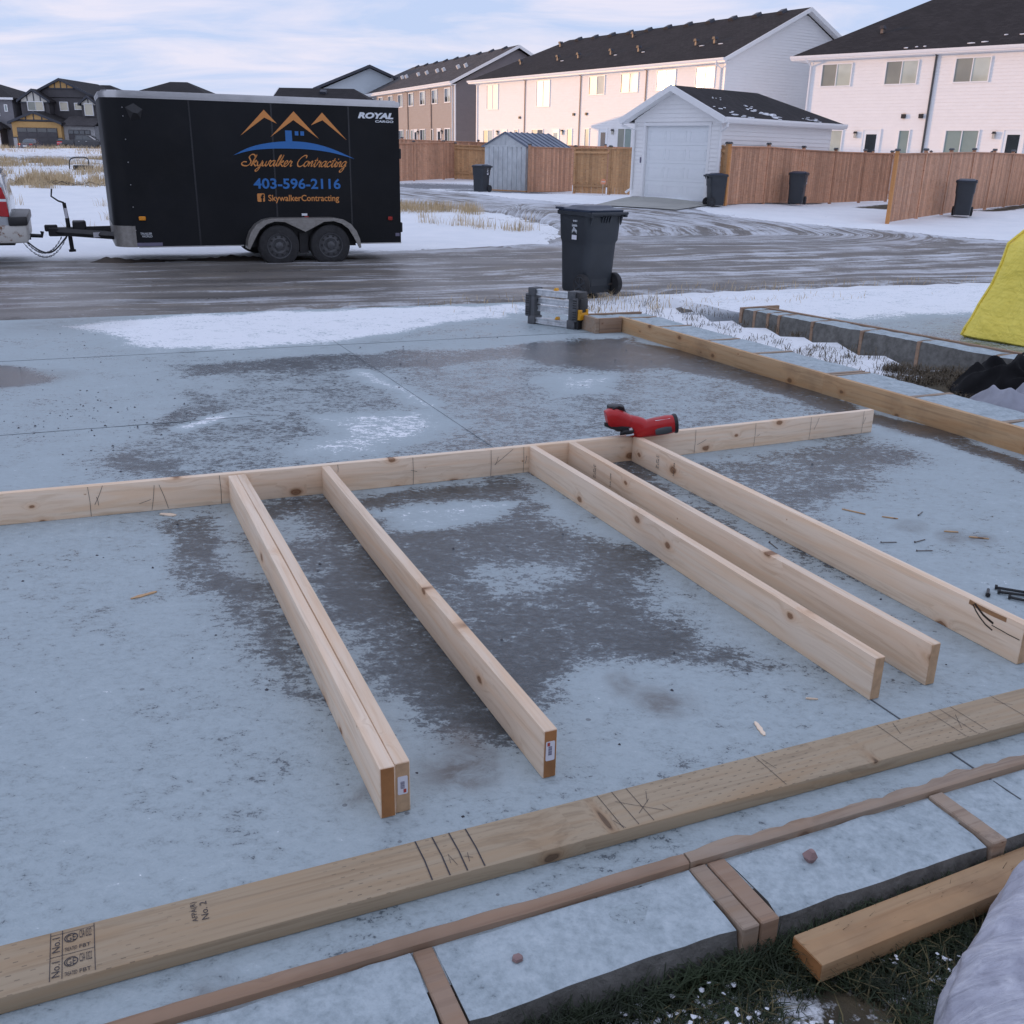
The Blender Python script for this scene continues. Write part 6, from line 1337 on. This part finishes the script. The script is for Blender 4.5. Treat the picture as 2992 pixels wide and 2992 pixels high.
# garage wing
MB().box(.15, 5.8, -2.2, 2.2, -1.2, 2.72).build('garage_wall', 'ochre', fh); MB().box(5.82, FW, -1.6, 2.2, -1.2, 2.4).build('garage_wall', 'stone', fh)
gable_front(.1, 5.85, -2.25, 2.75, 3.85, 4.6, .25); half_timber(1.02, 4.7, 2.95, lambda x: 3.66-abs(x-2.95)*.37, 'ochre', 4, -2.27)
MB().add([(5.6, -2.0, 2.45), (FW+.2, -2.0, 2.45), (FW+.2, 1.2, 3.5), (5.6, 1.2, 3.5), (5.6, -2.0, 2.3), (FW+.2, -2.0, 2.3), (FW+.2, 1.2, 3.35), (5.6, 1.2, 3.35)], [(0, 1, 2, 3), (7, 6, 5, 4), (0, 4, 5, 1), (1, 5, 6, 2), (0, 3, 7, 4)]).build('roof_slope', 'shingle_grey', fh)
def garage_door(x0, x1, y, z1):
    o = MB().box(x0, x1, y-.05, y, -.8, z1).build('garage_door', 'dark_siding', fh)
    for r_ in range(4):
        for k in range(4): MB().box(x0+.06+k*(x1-x0)/4, x0-.06+(k+1)*(x1-x0)/4, y-.08, y-.05, .06+r_*z1/4, z1/4-.06+r_*z1/4).build('door_panel', 'pane_dark' if r_ == 3 else 'dark_siding', o)
garage_door(.7, 5.34, -2.22, 2.08); garage_door(6.35, 8.9, -1.62, 1.95)
for x in (.17, 5.36): MB().box(x, x+.42, -2.30, -2.22, -.8, .95).build('stone_pier', 'stone', fh); MB().box(x-.04, x+.47, -2.33, -2.22, .95, 1.05).build('pier_cap', 'dark_trim', fh)
lh = thing('house', 'grey house with white porch post at the far side of the field', 'house', at(-71.9, 122.5, FZ, 0))
MB().box(0, 12.5, 0, 12, -.5, 5.9).build('wall', 'greystucco', lh); roof_mesh(lh, -.5, 13.0, -.5, 12.5, 5.9, 7.9, 'shingle_black', 5, 5.5)
MB().box(-.4, 12.9, -.53, -.46, 5.7, 5.93).build('fascia', 'trim', lh)
for a, z in ((9.9, 3.9), (11.5, 4.4)): window(lh, -a-1.0 if a < 10 else -a-.4, -a, z, z+(1.5 if a < 10 else .8), ('pane_green',), M=WM, fr=.1)
MB().box(7.5, 11.4, -1.6, .0, -.3, 2.6).build('porch_wall', 'dark_siding', lh); roof_mesh(lh, 7.2, 11.9, -2.0, .5, 2.6, 3.4, 'shingle_black', 1.0, 1.0)
for x in (10.2, 11.2): MB().box(x, x+.22, -1.95, -1.72, -.4, 2.6).build('porch_post', 'trim', lh)
bk = thing('house', 'small grey house showing between the dark house and its grey neighbour', 'house', at(-69.6, 142, FZ, 0)); MB().box(-3, 3, 0, 10, -.5, 6.0).build('wall', 'greystucco', bk); roof_mesh(bk, -3.5, 3.5, -.5, 10.5, 6.0, 7.4, 'shingle_black', 3, 3)
window(bk, -1.9, .3, 3.3, 4.5, ('pane_warm', 'pane_dark'), M=WM, fr=.1); MB().box(-.5, 2.4, -.4, 0, 1.4, 2.4).build('porch_rail', 'cream', bk)
b2 = thing('house', 'house with plain dark hip roof rising behind the ochre gabled house', 'house', at(-58.6, 142, FZ, 0)); MB().box(-5, 6, 0, 12, -.5, 6.3).build('wall', 'dark_siding', b2); roof_mesh(b2, -5.6, 6.6, -.6, 12.6, 6.3, 8.8, 'shingle_black', 5.2, 5.6)
# --- unseen row of townhouses added left of the view to cast shade across the yard
for k, (x, y, L, lab) in enumerate(((-47.5, 2.0, 34.0, 'nearer'), (-47.5, 38.0, 25.0, 'farther'))):
    rw = thing('townhouse', 'unseen long grey three storey townhouse added to shade the yard, %s end of its row' % lab, 'house', at(x, y, .3, 90))
    MB().box(0, L, -5, 5, -1, 7.9).build('wall', 'greystucco', rw); roof_mesh(rw, -.5, L+.5, -5.5, 5.5, 7.9, 10.3, 'shingle_grey', 0, 0)
    MB().prism([(-5, 7.9), (5, 7.9), (0, 10.1)], 0.0, .2, 'x').build('gable_wall', 'greystucco', rw); MB().prism([(-5, 7.9), (5, 7.9), (0, 10.1)], L-.2, L, 'x').build('gable_wall', 'greystucco', rw)
    for j in range(int(L//5)):
        for z in (1.0, 3.7, 6.2): window(rw, -(3.6+5*j)-0, -(2.0+5*j)+0, z, z+1.3, ('pane_dark', 'pane_dark'), M=Matrix.Translation((0, -5, 0)) @ WM, fr=.08)

bw = thing('house', 'unseen low grey bungalow added at the end of the townhouse row for its shade', 'house', at(-47.5, 65.0, .3, 90))  # added out of view, low enough to shade only the lower townhouse walls
MB().box(0, 13, -4.5, 4.5, -1, 3.6).build('wall', 'greystucco', bw); roof_mesh(bw, -.5, 13.5, -5, 5, 3.6, 5.6, 'shingle_grey', 4, 4)
for j in range(3): window(bw, -(3.2+4*j), -(1.6+4*j), 1.0, 2.3, ('pane_dark', 'pane_dark'), M=Matrix.Translation((0, -4.5, 0)) @ WM, fr=.08)
# --- unseen house added behind the camera to keep sky light from the near slab
oh = thing('house', 'unseen grey sided house added on the lawn side to darken the near slab', 'house', slab_at(-2.5, -13.5, -.1, 0))
MB().box(-6, 8, -9, 0, -1, 6.0).build('wall', 'greystucco', oh); siding(oh, -8, 6, 0, 5.9, 'greystucco', M=Matrix(((-1, 0, 0, 0), (0, 1, 0, .002), (0, 0, 1, 0), (0, 0, 0, 1))))
roof_mesh(oh, -6.6, 8.6, -9.6, .6, 6.0, 8.4, 'shingle_grey', 4, 4)
for a in (-4, 0, 4): window(oh, a, a+1.8, 3.6, 5.0, ('pane_dark', 'pane_dark')); window(oh, a, a+1.8, .9, 2.3, ('pane_dark', 'pane_dark'))
# ------------------------------------------------------------------ white garage
gz = .15
ga = thing('garage', 'small white sided garage with panelled overhead door and black roof', 'garage', frame_az(4.97, 32.43, gz, -44))
# local x: left (far) positive, +y out through the door wall; z from the floor
GX0, GX1, GE, GR, GDp = -1.56, 1.78, 2.36, 3.26, 6.4
gxm = .20; GEo = .62
MB().box(GX0, -1.20, -GDp, -.003, -.3, GE).build('wall', 'white_siding', ga); MB().box(1.40, GX1, -GDp, -.003, -.3, GE).build('wall', 'white_siding', ga); MB().box(-1.20, 1.40, -GDp, -.15, -.3, GE).build('wall', 'white_siding', ga)
MB().prism([(GX0, GE), (GX1, GE), (gxm, GR-.12)], -.25, -.003).build('gable_wall', 'white_siding', ga)
gg = lambda z: (GX0+max(0, (z-GE)/(GR-.1-GE)*(gxm-GX0)), GX1-max(0, (z-GE)/(GR-.1-GE)*(GX1-gxm)))
siding(ga, GX0+.05, -1.20, .02, 2.17, 'white_siding', h=.125); siding(ga, 1.40, GX1-.05, .02, 2.17, 'white_siding', h=.125); siding(ga, GX0+.02, GX1-.02, 2.17+.10, GR-.16, 'white_siding', h=.125, gable=gg)
Mg = Matrix(((0, -1, 0, GX0), (1, 0, 0, -GDp), (0, 0, 1, 0), (0, 0, 0, 1))); siding(ga, .05, GDp-.05, .02, GE-.05, 'white_siding', h=.125, M=Mg)
for x in (GX0-.02, GX1-.06): MB().box(x, x+.08, -.06, .022, -.05, GE-.02).build('corner_trim', 'trim', ga)
MB().box(GX0-.02, GX0+.05, -GDp-.02, -GDp+.06, -.05, GE-.02).build('corner_trim', 'trim', ga)
gd = MB(); gd.box(-1.21, -1.12, -.10, .035, -.05, 2.26); gd.box(1.32, 1.41, -.10, .035, -.05, 2.26); gd.box(-1.12, 1.32, -.10, .035, 2.16, 2.26); gd = gd.build('door_frame', 'trim', ga)
dr = MB().box(-1.12, 1.32, -.145, -.09, -.05, 2.16).build('garage_door', 'door_white', ga)
for r_ in range(4):
    s_ = MB().box(-1.118, 1.318, -.10, -.075, .01+r_*.54-.04, .01+r_*.54+.49).build('door_section', 'door_white', dr, bevel=.006)
    for k in range(4 if False else 3):
        a, b, z0_, z1_ = -1.02+k*.79, -.37+k*.79, .03+r_*.54+.05, .03+r_*.54+.36; q = MB()
        q.box(a, b, -.076, -.066, z0_, z0_+.025); q.box(a, b, -.076, -.066, z1_-.025, z1_); q.box(a, a+.025, -.076, -.066, z0_, z1_); q.box(b-.025, b, -.076, -.066, z0_, z1_); q.box(a+.06, b-.06, -.076, -.068, z0_+.06, z1_-.06); q.build('door_panel', 'door_white', dr)
MB().box(1.44, 1.49, .02, .035, 1.05, 1.22).build('keypad', 'greyink', ga)
# roof: gable to the front, hip at the back
xa, xb = GX0-.30, GX1+.36; yf, yb_ = .32, -GDp-.4; ze_, zr_ = GE+.02, GR+.05; yh = -GDp+2.0
T = [(xa, yf, ze_), (xb, yf, ze_), (xb, yb_, ze_), (xa, yb_, ze_), (gxm, yf, zr_), (gxm, yh, zr_)]; Bm = [(x, y, z-.12) for x, y, z in T]; F = [(0, 4, 5, 3), (4, 1, 2, 5), (3, 5, 2)]
MB().add(T+Bm, F+[tuple(i+6 for i in reversed(f)) for f in F]+[(0, 3, 9, 6), (1, 7, 8, 2), (3, 2, 8, 9), (0, 6, 10, 4), (4, 10, 7, 1)]).build('roof', 'shingle_black', ga)
for xe in (xa, xb): MB().prism([(xe, ze_-.17), (xe, ze_+.02), (gxm, zr_+.02), (gxm, zr_-.17)], yf-.005, yf+.035).build('barge_board', 'trim', ga); MB().prism([(xe, ze_-.16), (xe, ze_-.13), (gxm, zr_-.14), (gxm, zr_-.17)], .0, yf-.006).build('soffit', 'trim', ga)
MB().prism([(xa+.02, ze_-.14), (xa-.06, ze_-.14), (xa-.10, ze_-.05), (xa-.10, ze_+.01), (xa+.02, ze_+.01)], yb_, yf).build('gutter', 'trim', ga); MB().prism([(xb-.02, ze_-.14), (xb+.06, ze_-.14), (xb+.10, ze_-.05), (xb+.10, ze_+.01), (xb-.02, ze_+.01)], yb_, yf).build('gutter', 'trim', ga)
MB().box(xa+.02, GX0, yb_+.02, .3, ze_-.16, ze_-.13).build('soffit', 'trim', ga)
downspout(ga, [(xa-.02, yf-.15, ze_-.12), (xa-.02, yf-.15, ze_-.24), (GX0-.03, .05, ze_-.40), (GX0-.03, .05, .1)], 'trim', .042); downspout(ga, [(xb, yf-.1, ze_-.12), (xb, yf-.1, ze_-.22), (GX1-.02, .07, ze_-.34), (GX1-.02, .07, .25), (GX1+.05, .25, .12)], 'trim', .042)
def garage_snow(x, t, sx_, sy_):
    # right-hand slope of the garage roof
    y = -x; p = V((gxm+(xa-gxm)*t, y, zr_+(ze_-zr_)*t)); sl = math.atan2(zr_-ze_, gxm-xa); M = Matrix.Translation(p) @ Matrix.Rotation(-sl, 4, 'Y')
    P = [(sy_*math.cos(a)*rnd.uniform(.5, 1.1), sx_*math.sin(a)*rnd.uniform(.5, 1.1)) for a in np.linspace(0, 2*math.pi, 11)[:-1]]; MB().prism(P, .003, .018, 'z', M).build('snow_patch', 'snow_patch', ga)
for x, t, a, b in ((.7, .86, .3, .07), (.3, .70, .2, .05), (1.0, .93, .35, .05), (2.0, .70, .35, .08), (2.3, .78, .4, .08), (2.6, .85, .5, .10), (2.9, .92, .5, .07), (2.1, .60, .2, .05), (4.6, .88, .3, .03), (5.3, .93, .4, .04), (1.1, .35, .15, .03)):
    for _ in range(5): garage_snow(x+rnd.uniform(-.3, .3), min(.97, t+rnd.uniform(-.06, .06)), a*rnd.uniform(.2, .5), b*rnd.uniform(.3, .6))
# concrete apron of the garage
def apron():
    L = [(3.75, 33.6), (6.05, 31.25), (4.6, 29.6), (2.3, 30.9)]; n = 24; X = np.zeros((n, n)); Y = np.zeros((n, n))
    for i in range(n):
        for j in range(n):
            u, v = i/(n-1), j/(n-1); p = [(1-u)*((1-v)*L[0][k]+v*L[3][k])+u*((1-v)*L[1][k]+v*L[2][k]) for k in (0, 1)]; X[i, j], Y[i, j] = p
    return struct(put('driveway', grid_mesh('driveway', X, Y, zg(X, Y)+.035, pmat('driveway_concrete', (.36, .36, .33), .75, var=.12, scale=1.4, bump=.2))))
apron()

# ------------------------------------------------------------------ fences
PK = {}
def fence(name, label, x, y, az, L, post_every=2.2, H=1.72, mat='cedar', side=-1, first=None, pw=.137, zoff=0, dzfn=True, posts=True, rails=False, z0=None):
    az_r = R(az); base = gp(x, y)
    f = thing(name, label, 'fence' if 'gate' not in name else 'gate', frame_az(x, y, base.z, az)); n = int(L/pw); gap = .009
    def gz_(d): return (float(zg(x+math.sin(az_r)*d, y+math.cos(az_r)*d))-base.z) if z0 is None else 0
    for k in range(n):
        key = (mat, H); jt = rnd.uniform(-.012, .012)
        if key not in PK: PK[key] = boxmesh('picket', pw-gap, .018, H, mat, .003)
        o = put('picket', PK[key], f); o.location = (k*pw, side*.012-.009+rnd.uniform(-.004, .004), gz_(k*pw)+.03+zoff)
    if posts:
        d = 0; k = 0
        while d <= L+.05:
            m = 'cedar_new' if (k == 0 and first) else mat; z = gz_(d); p = putbox('post', d-.045, -.045+(-.07*0), z-.3+zoff, .09, .09, H+.42, m, f, .006)
            q = MB().prism([(-.065, 0), (.065, 0), (.05, .035), (0, .06), (-.05, .035)], -.065, .065).build('post_cap', 'pipe_dark', p); q.location = (.045, .045, H+.42)
            d += post_every; k += 1
        if first: f.children[-1]
    d = 0
    while d < L-.05:
        e2 = min(L, d+post_every); z = gz_((d+e2)/2); sl = math.atan2(gz_(e2)-gz_(d), e2-d)
        for zz, hh, dep in ((H+.03, .035, .10), (H-.14, .085, .035), (.28, .085, .035)):
            y0 = -.07 if hh < .05 else (-.045*side*0 + (.0 if side < 0 else -.035))
            if rails and hh > .05: y0 = side*.045+(-.05 if side < 0 else .015)
            o = MB().box(0, e2-d, y0, y0+dep, 0, hh).build('rail', mat, f, bevel=.004); o.matrix_local = Matrix.Translation((d, 0, gz_(d)+zz+zoff)) @ Matrix.Rotation(-sl, 4, 'Y')
        d = e2
    return f
fence('board_fence', 'cedar board fence running back from the orange corner post beside the garage', 6.32, 31.15, 44.5, 11.2, H=1.66, first=True)
fence('board_fence', 'cedar board fence whose orange end post stands out towards the road', 10.03, 27.5, 40, 22, H=1.72, first=True)
fence('side_gate', 'short cedar gate closing the gap beside the garage wall', 6.26, 31.2, -44, .28, H=1.66, mat='cedar_gate', post_every=2)
fence('board_fence', 'cedar board fence behind the gravel patch left of the shed', -6.6, 49.6, 38, 5.4, H=1.72)
fence('board_fence', 'cedar board fence partly behind the shed, set back with rails showing', -3.3, 53.4, 120, 3.3, H=1.62, mat='cedar_gate', rails=True)
fence('board_fence', 'cedar fence panel with a tall end post at the right of the metal shed', .42, 42.0, 41, 3.0, H=1.72, post_every=3.4)
fence('yard_gate', 'wide amber cedar gate with cross rails behind the orange disc marker', 2.30, 42.3, 124, 1.62, H=1.70, mat='cedar_gate', post_every=1.62, rails=True)
fence('yard_gate', 'narrow amber cedar gate next to the garage side wall', 3.66, 41.35, 124, 1.05, H=1.70, mat='cedar_gate', post_every=1.6)
fence('board_fence', 'cedar fence line farther back in front of the townhouses', -8.5, 57.5, 118, 19, H=1.75, post_every=2.4)
fence('board_fence', 'cedar fence line seen over the corner of the other fences by the white townhouse', 14.4, 42.2, 118, 9, H=1.75)
# orange disc marker on a stake
sg = thing('marker_disc', 'small orange disc on a thin stake by the cedar gate', 'marker', Matrix.Translation(gp(3.30, 40.2)))
MB().tube([(0, 0, -.05), (.015, 0, .42)], .012, 6).build('stake', 'stake', sg); MB().lathe([(.11, -.006), (.11, .006)], 8, Matrix.Translation((.018, 0, .50)) @ Matrix.Rotation(R(90), 4, 'X')).build('disc', 'orange_sign', sg); MB().box(-.06, .095, -.009, -.0065, .485, .515).build('disc_print', 'cream', sg)

# ------------------------------------------------------------------ metal shed
A0 = V((-1.47, 43.85, 0)); A1 = V((.30, 42.45, 0)); wd = (A1-A0).length; ang = math.degrees(math.atan2(A1.y-A0.y, A1.x-A0.x))
sd_ = thing('metal_shed', 'ribbed galvanised garden shed with blue grey gable roof', 'shed', at(A0.x, A0.y, float(zg(-.5, 43)), ang))
SHH, SHR, SDP = 1.80, 2.30, 2.9
MB().box(0, wd, .02, SDP, 0, SHH-.02).build('wall', 'galv', sd_)
n = 9
for k in range(n):
    a = k*wd/n; o = MB().prism([(a+.012, 0), (a+.03, -.022), (a+wd/n-.03, -.022), (a+wd/n-.012, 0), (a+wd/n-.012, .018), (a+.012, .018)], .06, SHH, 'z').build('front_panel', 'galv', sd_)
for k in range(12): MB().box(wd-.0, wd+.018, .05+k*SDP/12, SDP/12-.02+.05+k*SDP/12-.02, .06, SHH).build('side_panel', 'galv', sd_)
MB().prism([(0, SHH), (wd, SHH), (wd/2, SHR)], -.02, .0).build('gable_panel', 'galv', sd_); MB().box(wd/2-.015, wd/2+.015, -.032, -.021, SHH, SHR-.02).build('gable_seam', 'galv', sd_)
MB().box(-.03, wd+.03, -.04, -.022, SHH-.04, SHH+.03).build('eave_trim', 'galv', sd_); MB().box(-.05, wd+.05, -.05, SDP+.05, -.05, .06).build('timber_base', 'cedar_gate', sd_)
for s_, xe in ((-1, -.10), (1, wd+.10)):
    o = MB().add([(xe, -.12, SHH-.03), (wd/2, -.12, SHR+.03), (wd/2, SDP+.12, SHR+.03), (xe, SDP+.12, SHH-.03), (xe, -.12, SHH-.06), (wd/2, -.12, SHR), (wd/2, SDP+.12, SHR), (xe, SDP+.12, SHH-.06)], [(0, 1, 2, 3), (7, 6, 5, 4), (0, 4, 5, 1), (2, 6, 7, 3), (0, 3, 7, 4)]).build('roof_slope', 'galv_roof', sd_)
    for k in range(9):
        y = -.05+k*(SDP+.08)/8; q = MB(); q.add([(xe, y, SHH-.03), (wd/2, y, SHR+.03), (wd/2, y+.04, SHR+.03), (xe, y+.04, SHH-.03), (xe, y, SHH+.005), (wd/2, y, SHR+.065), (wd/2, y+.04, SHR+.065), (xe, y+.04, SHH+.005)], [(4, 5, 6, 7), (0, 1, 5, 4), (3, 7, 6, 2), (0, 4, 7, 3), (1, 2, 6, 5)]); q.build('roof_rib', 'galv_roof', o)
# ------------------------------------------------------------------ far vehicles
fp = thing('pickup_truck', 'black pickup parked in front of the ochre gabled house', 'truck', at(-51.7, 117.0, float(zg(-51, 117))+.02, 184)); pickup(fp, 'truck_black', False, False)
# far car, rear view
fc = thing('parked_car', 'dark grey car parked nose-in by the wide garage door', 'car', at(-54.9, 116.5, float(zg(-53, 116))+.02, 5))
MB().loft([((0, 0, .35), (.86, 0, 0), (0, 2.1, 0)), ((0, 0, .60), (.90, 0, 0), (0, 2.2, 0)), ((0, 0, .95), (.88, 0, 0), (0, 2.15, 0)), ((0, .1, 1.02), (.82, 0, 0), (0, 1.9, 0))], 28, 4).build('body', 'car_grey', fc, smooth=True)
MB().loft([((0, .1, 1.0), (.80, 0, 0), (0, 1.35, 0)), ((0, .15, 1.25), (.70, 0, 0), (0, 1.05, 0)), ((0, .2, 1.42), (.62, 0, 0), (0, .8, 0)), ((0, .2, 1.45), (.5, 0, 0), (0, .65, 0))], 28, 4).build('cabin', 'car_grey', fc, smooth=True)
MB().add([(-.62, -1.28, 1.03), (.62, -1.28, 1.03), (.52, -.78, 1.37), (-.52, -.78, 1.37)], [(0, 1, 2, 3)]).build('rear_window', 'pane_dark', fc, fix=False).location = (0, -.05, .02)
for x in (-.62, .62): MB().box(x-.16, x+.16, -2.20, -2.06, .78, .92).build('tail_light', 'redlens', fc, bevel=.02)
MB().box(-.22, .22, -2.23, -2.19, .62, .74).build('licence_plate', 'v_white', fc)
for x in (-.78, .78):
    for y in (-1.35, 1.35): wheel(0, 0, .31, .2, fc).matrix_local = Matrix.Translation((x, y, 0)) @ Matrix.Rotation(R(90), 4, 'Z')
sb = thing('scrap_frame', 'dark bent metal frame lying in the dry field grass', 'scrap', Matrix.Translation(gp(-23.6, 55.0)))
MB().tube(cr_spline([(-.5, 0, .0), (-.45, .1, .5), (.0, .2, .62), (.45, .2, .55), (.5, .1, .1)], 5), .03, 6).build('hoop', 'frame_black', sb, smooth=True); MB().box(-.2, .7, -.3, .3, -.02, .22).build('pan', 'frame_black', sb, bevel=.05)
# ------------------------------------------------------------------ mud bank behind the trailer
def mud_bank():
    n, m = 150, 9; X = np.zeros((n, m)); Y = np.zeros((n, m)); Z = np.zeros((n, m)); c, s = math.cos(YAW), math.sin(YAW)
    for i in range(n):
        u = -3.5+4.7*i/(n-1)
        for j in range(m):
            v = -.05+.5*j/(m-1); x = -3.55+c*u-s*v; y = 16.36+s*u+c*v+.25; X[i, j], Y[i, j] = x, y
            h = max(0, math.sin(math.pi*j/(m-1)))**.7*(.03+.07*max(0, noise.noise(Vector((u*2.3, v*3, 1)))+.35))*(1+.5*noise.noise(Vector((u*9, v*9, 2)))); Z[i, j] = float(zg(x, y))-.02+h*min(1, i/12)*min(1, (n-1-i)/12)
    return stuff(put('mud_bank', grid_mesh('mud_bank', X, Y, Z, MAT['mudcol'])))
mud_bank()
# ------------------------------------------------------------------ grass and weeds
MAT['grass'] = pmat('winter_lawn', (.022, .036, .012), .7, var=.5, scale=9)
MAT['straw'] = pmat('dry_grass', (.55, .42, .25), .8, var=.3, scale=3)
MAT['straw_dull'] = pmat('yellowed_lawn', (.14, .115, .05), .8, var=.4, scale=9)
MAT['weed'] = pmat('dead_weed', (.10, .075, .045), .8, var=.5, scale=12)
rs = np.random.RandomState(4)
def wp(a, b, dz):
    M_ = np.array(TS); return np.stack([a, b, np.full_like(a, dz), np.ones_like(a)], -1) @ M_.T[:, :3]
a = rs.uniform(-1.0, 2.6, 110000); b = -3.09-1.1*rs.rand(110000)**1.1
k = vnoise(a, b, 9, 4, 7) > .44; a, b = a[k], b[k]
k2 = rs.rand(len(a)) < .12; blades('lawn_straw', wp(a[k2], b[k2], -.10+0*a[k2]), .055, .0038, 'straw_dull', 1.3, 22)
blades('lawn_grass', wp(a, b, -.10+.0*a), .050, .0030, 'grass', 1.1, 2)
a = rs.uniform(-1.0, 3.4, 9000); b = -3.09-.05*rs.rand(9000); blades('curb_grass', wp(a, b, -.095+0*a), .07, .004, 'grass', 1.0, 12)
# weeds in the snow between the curbs
P = []
for _ in range(210):
    u, v = rs.uniform(4.72, 5.85), rs.uniform(-1.0, 4.2); n = rs.randint(5, 26)
    if rs.rand() < .45: u, v = rs.normal(5.55, .25), rs.normal(.75, .6); n = 40
    P.append(wp(u+rs.normal(0, .05, n), v+rs.normal(0, .05, n), -.02))
for _ in range(40): u, v = rs.uniform(4.5, 6.0), rs.uniform(4.4, 6.3); P.append(wp(u+rs.normal(0, .06, 10), v+rs.normal(0, .06, 10), -.03))
blades('weeds', np.concatenate(P), .07, .006, 'weed', 1.3, 3)
# edge weeds along the slab and road verge
P = []
for (x, y, sx_, n) in ((1.3, 12.45, .35, 90), (.3, 11.9, .8, 120), (1.0, 11.3, .8, 120), (5.0, 14.55, 1.6, 160), (3.0, 13.7, 1.2, 120), (2.4, 12.0, 1.0, 90), (3.4, 12.2, .8, 70)):
    X = x+rs.normal(0, sx_, n); Y = y+rs.normal(0, .18, n)+(X-x)*.42; P.append(np.stack([X, Y, zg(X, Y)-.03], -1))
blades('verge_weeds', np.concatenate(P), .12, .007, 'straw', .8, 5)
# dry grass of the field and of the island
P = []
def tuft(x, y, sx_, sy_, n):
    X = x+rs.normal(0, sx_, n); Y = y+rs.normal(0, sy_, n); P.append(np.stack([X, Y, zg(X, Y)-.03], -1))
for _ in range(30): tuft(rs.uniform(-3.6, -1.2), rs.uniform(27.6, 29.6), .18, .18, 60)
for _ in range(18): tuft(rs.uniform(-2.6, .5), rs.uniform(23.5, 26.8), .12, .12, 22)
for _ in range(26): tuft(rs.uniform(-20, -13), rs.uniform(36, 41), .15, .15, 60)
for _ in range(16): tuft(rs.uniform(-14, -6), rs.uniform(21, 34), .1, .1, 18)
blades('dry_grass', np.concatenate(P), .26, .012, 'straw', .5, 6); P.clear()
for _ in range(120):
    x, y = rs.uniform(-36, -19), rs.uniform(47, 66)
    if vnoise(x, y, .16, 3, 4) + (.10 if x < -25 else 0) > .50: tuft(x, y, .45, .35, 110)
for _ in range(60): tuft(rs.uniform(-56, -26), rs.uniform(80, 100), .6, .6, 50)
for _ in range(34): tuft(rs.uniform(-22, -15), rs.uniform(39, 46), .16, .16, 60)
blades('field_grass', np.concatenate(P), .40, .028, 'straw', .7, 7)
# broken branches on the snow
mb = MB()
for _ in range(60):
    x, y = rs.uniform(-19.5, -14.5), rs.uniform(37.5, 40.5); d = rs.uniform(0, 6.28); L = rs.uniform(.3, .9); z = float(zg(x, y)); mb.tube([(x, y, z+.02), (x+math.cos(d)*L/2, y+math.sin(d)*L/2, z+rs.uniform(.05, .2)), (x+math.cos(d)*L, y+math.sin(d)*L, z+.04)], [.012, .01, .004], 4)
stuff(mb.build('brushwood', 'weed'))
# scraps of snow caught in the lawn
mb = MB(); r2 = random.Random(9)
for _ in range(9000):
    a, b = r2.uniform(-.4, 1.8), -3.12-1.0*r2.random()
    if vnoise(np.array(a), np.array(b), 7, 4, 11) < .52: continue
    r = r2.uniform(.002, .0085); z = r2.uniform(-.085, -.055); k = r2.uniform(0, 6)
    P5 = [(a+r*math.cos(k+t)*r2.uniform(.5, 1.2), b+r*math.sin(k+t)*r2.uniform(.5, 1.2)) for t in (0, 1.0, 2.1, 3.1, 4.2, 5.2)]
    mb.add([(x, y, z) for x, y in P5]+[(a, b, z+r*.5), (a, b, z-r*.4)], [(i, (i+1) % 6, 6) for i in range(6)]+[((i+1) % 6, i, 7) for i in range(6)])
o = stuff(mb.build('snow_scraps', 'snow_patch', fix=False)); o.matrix_world = TS
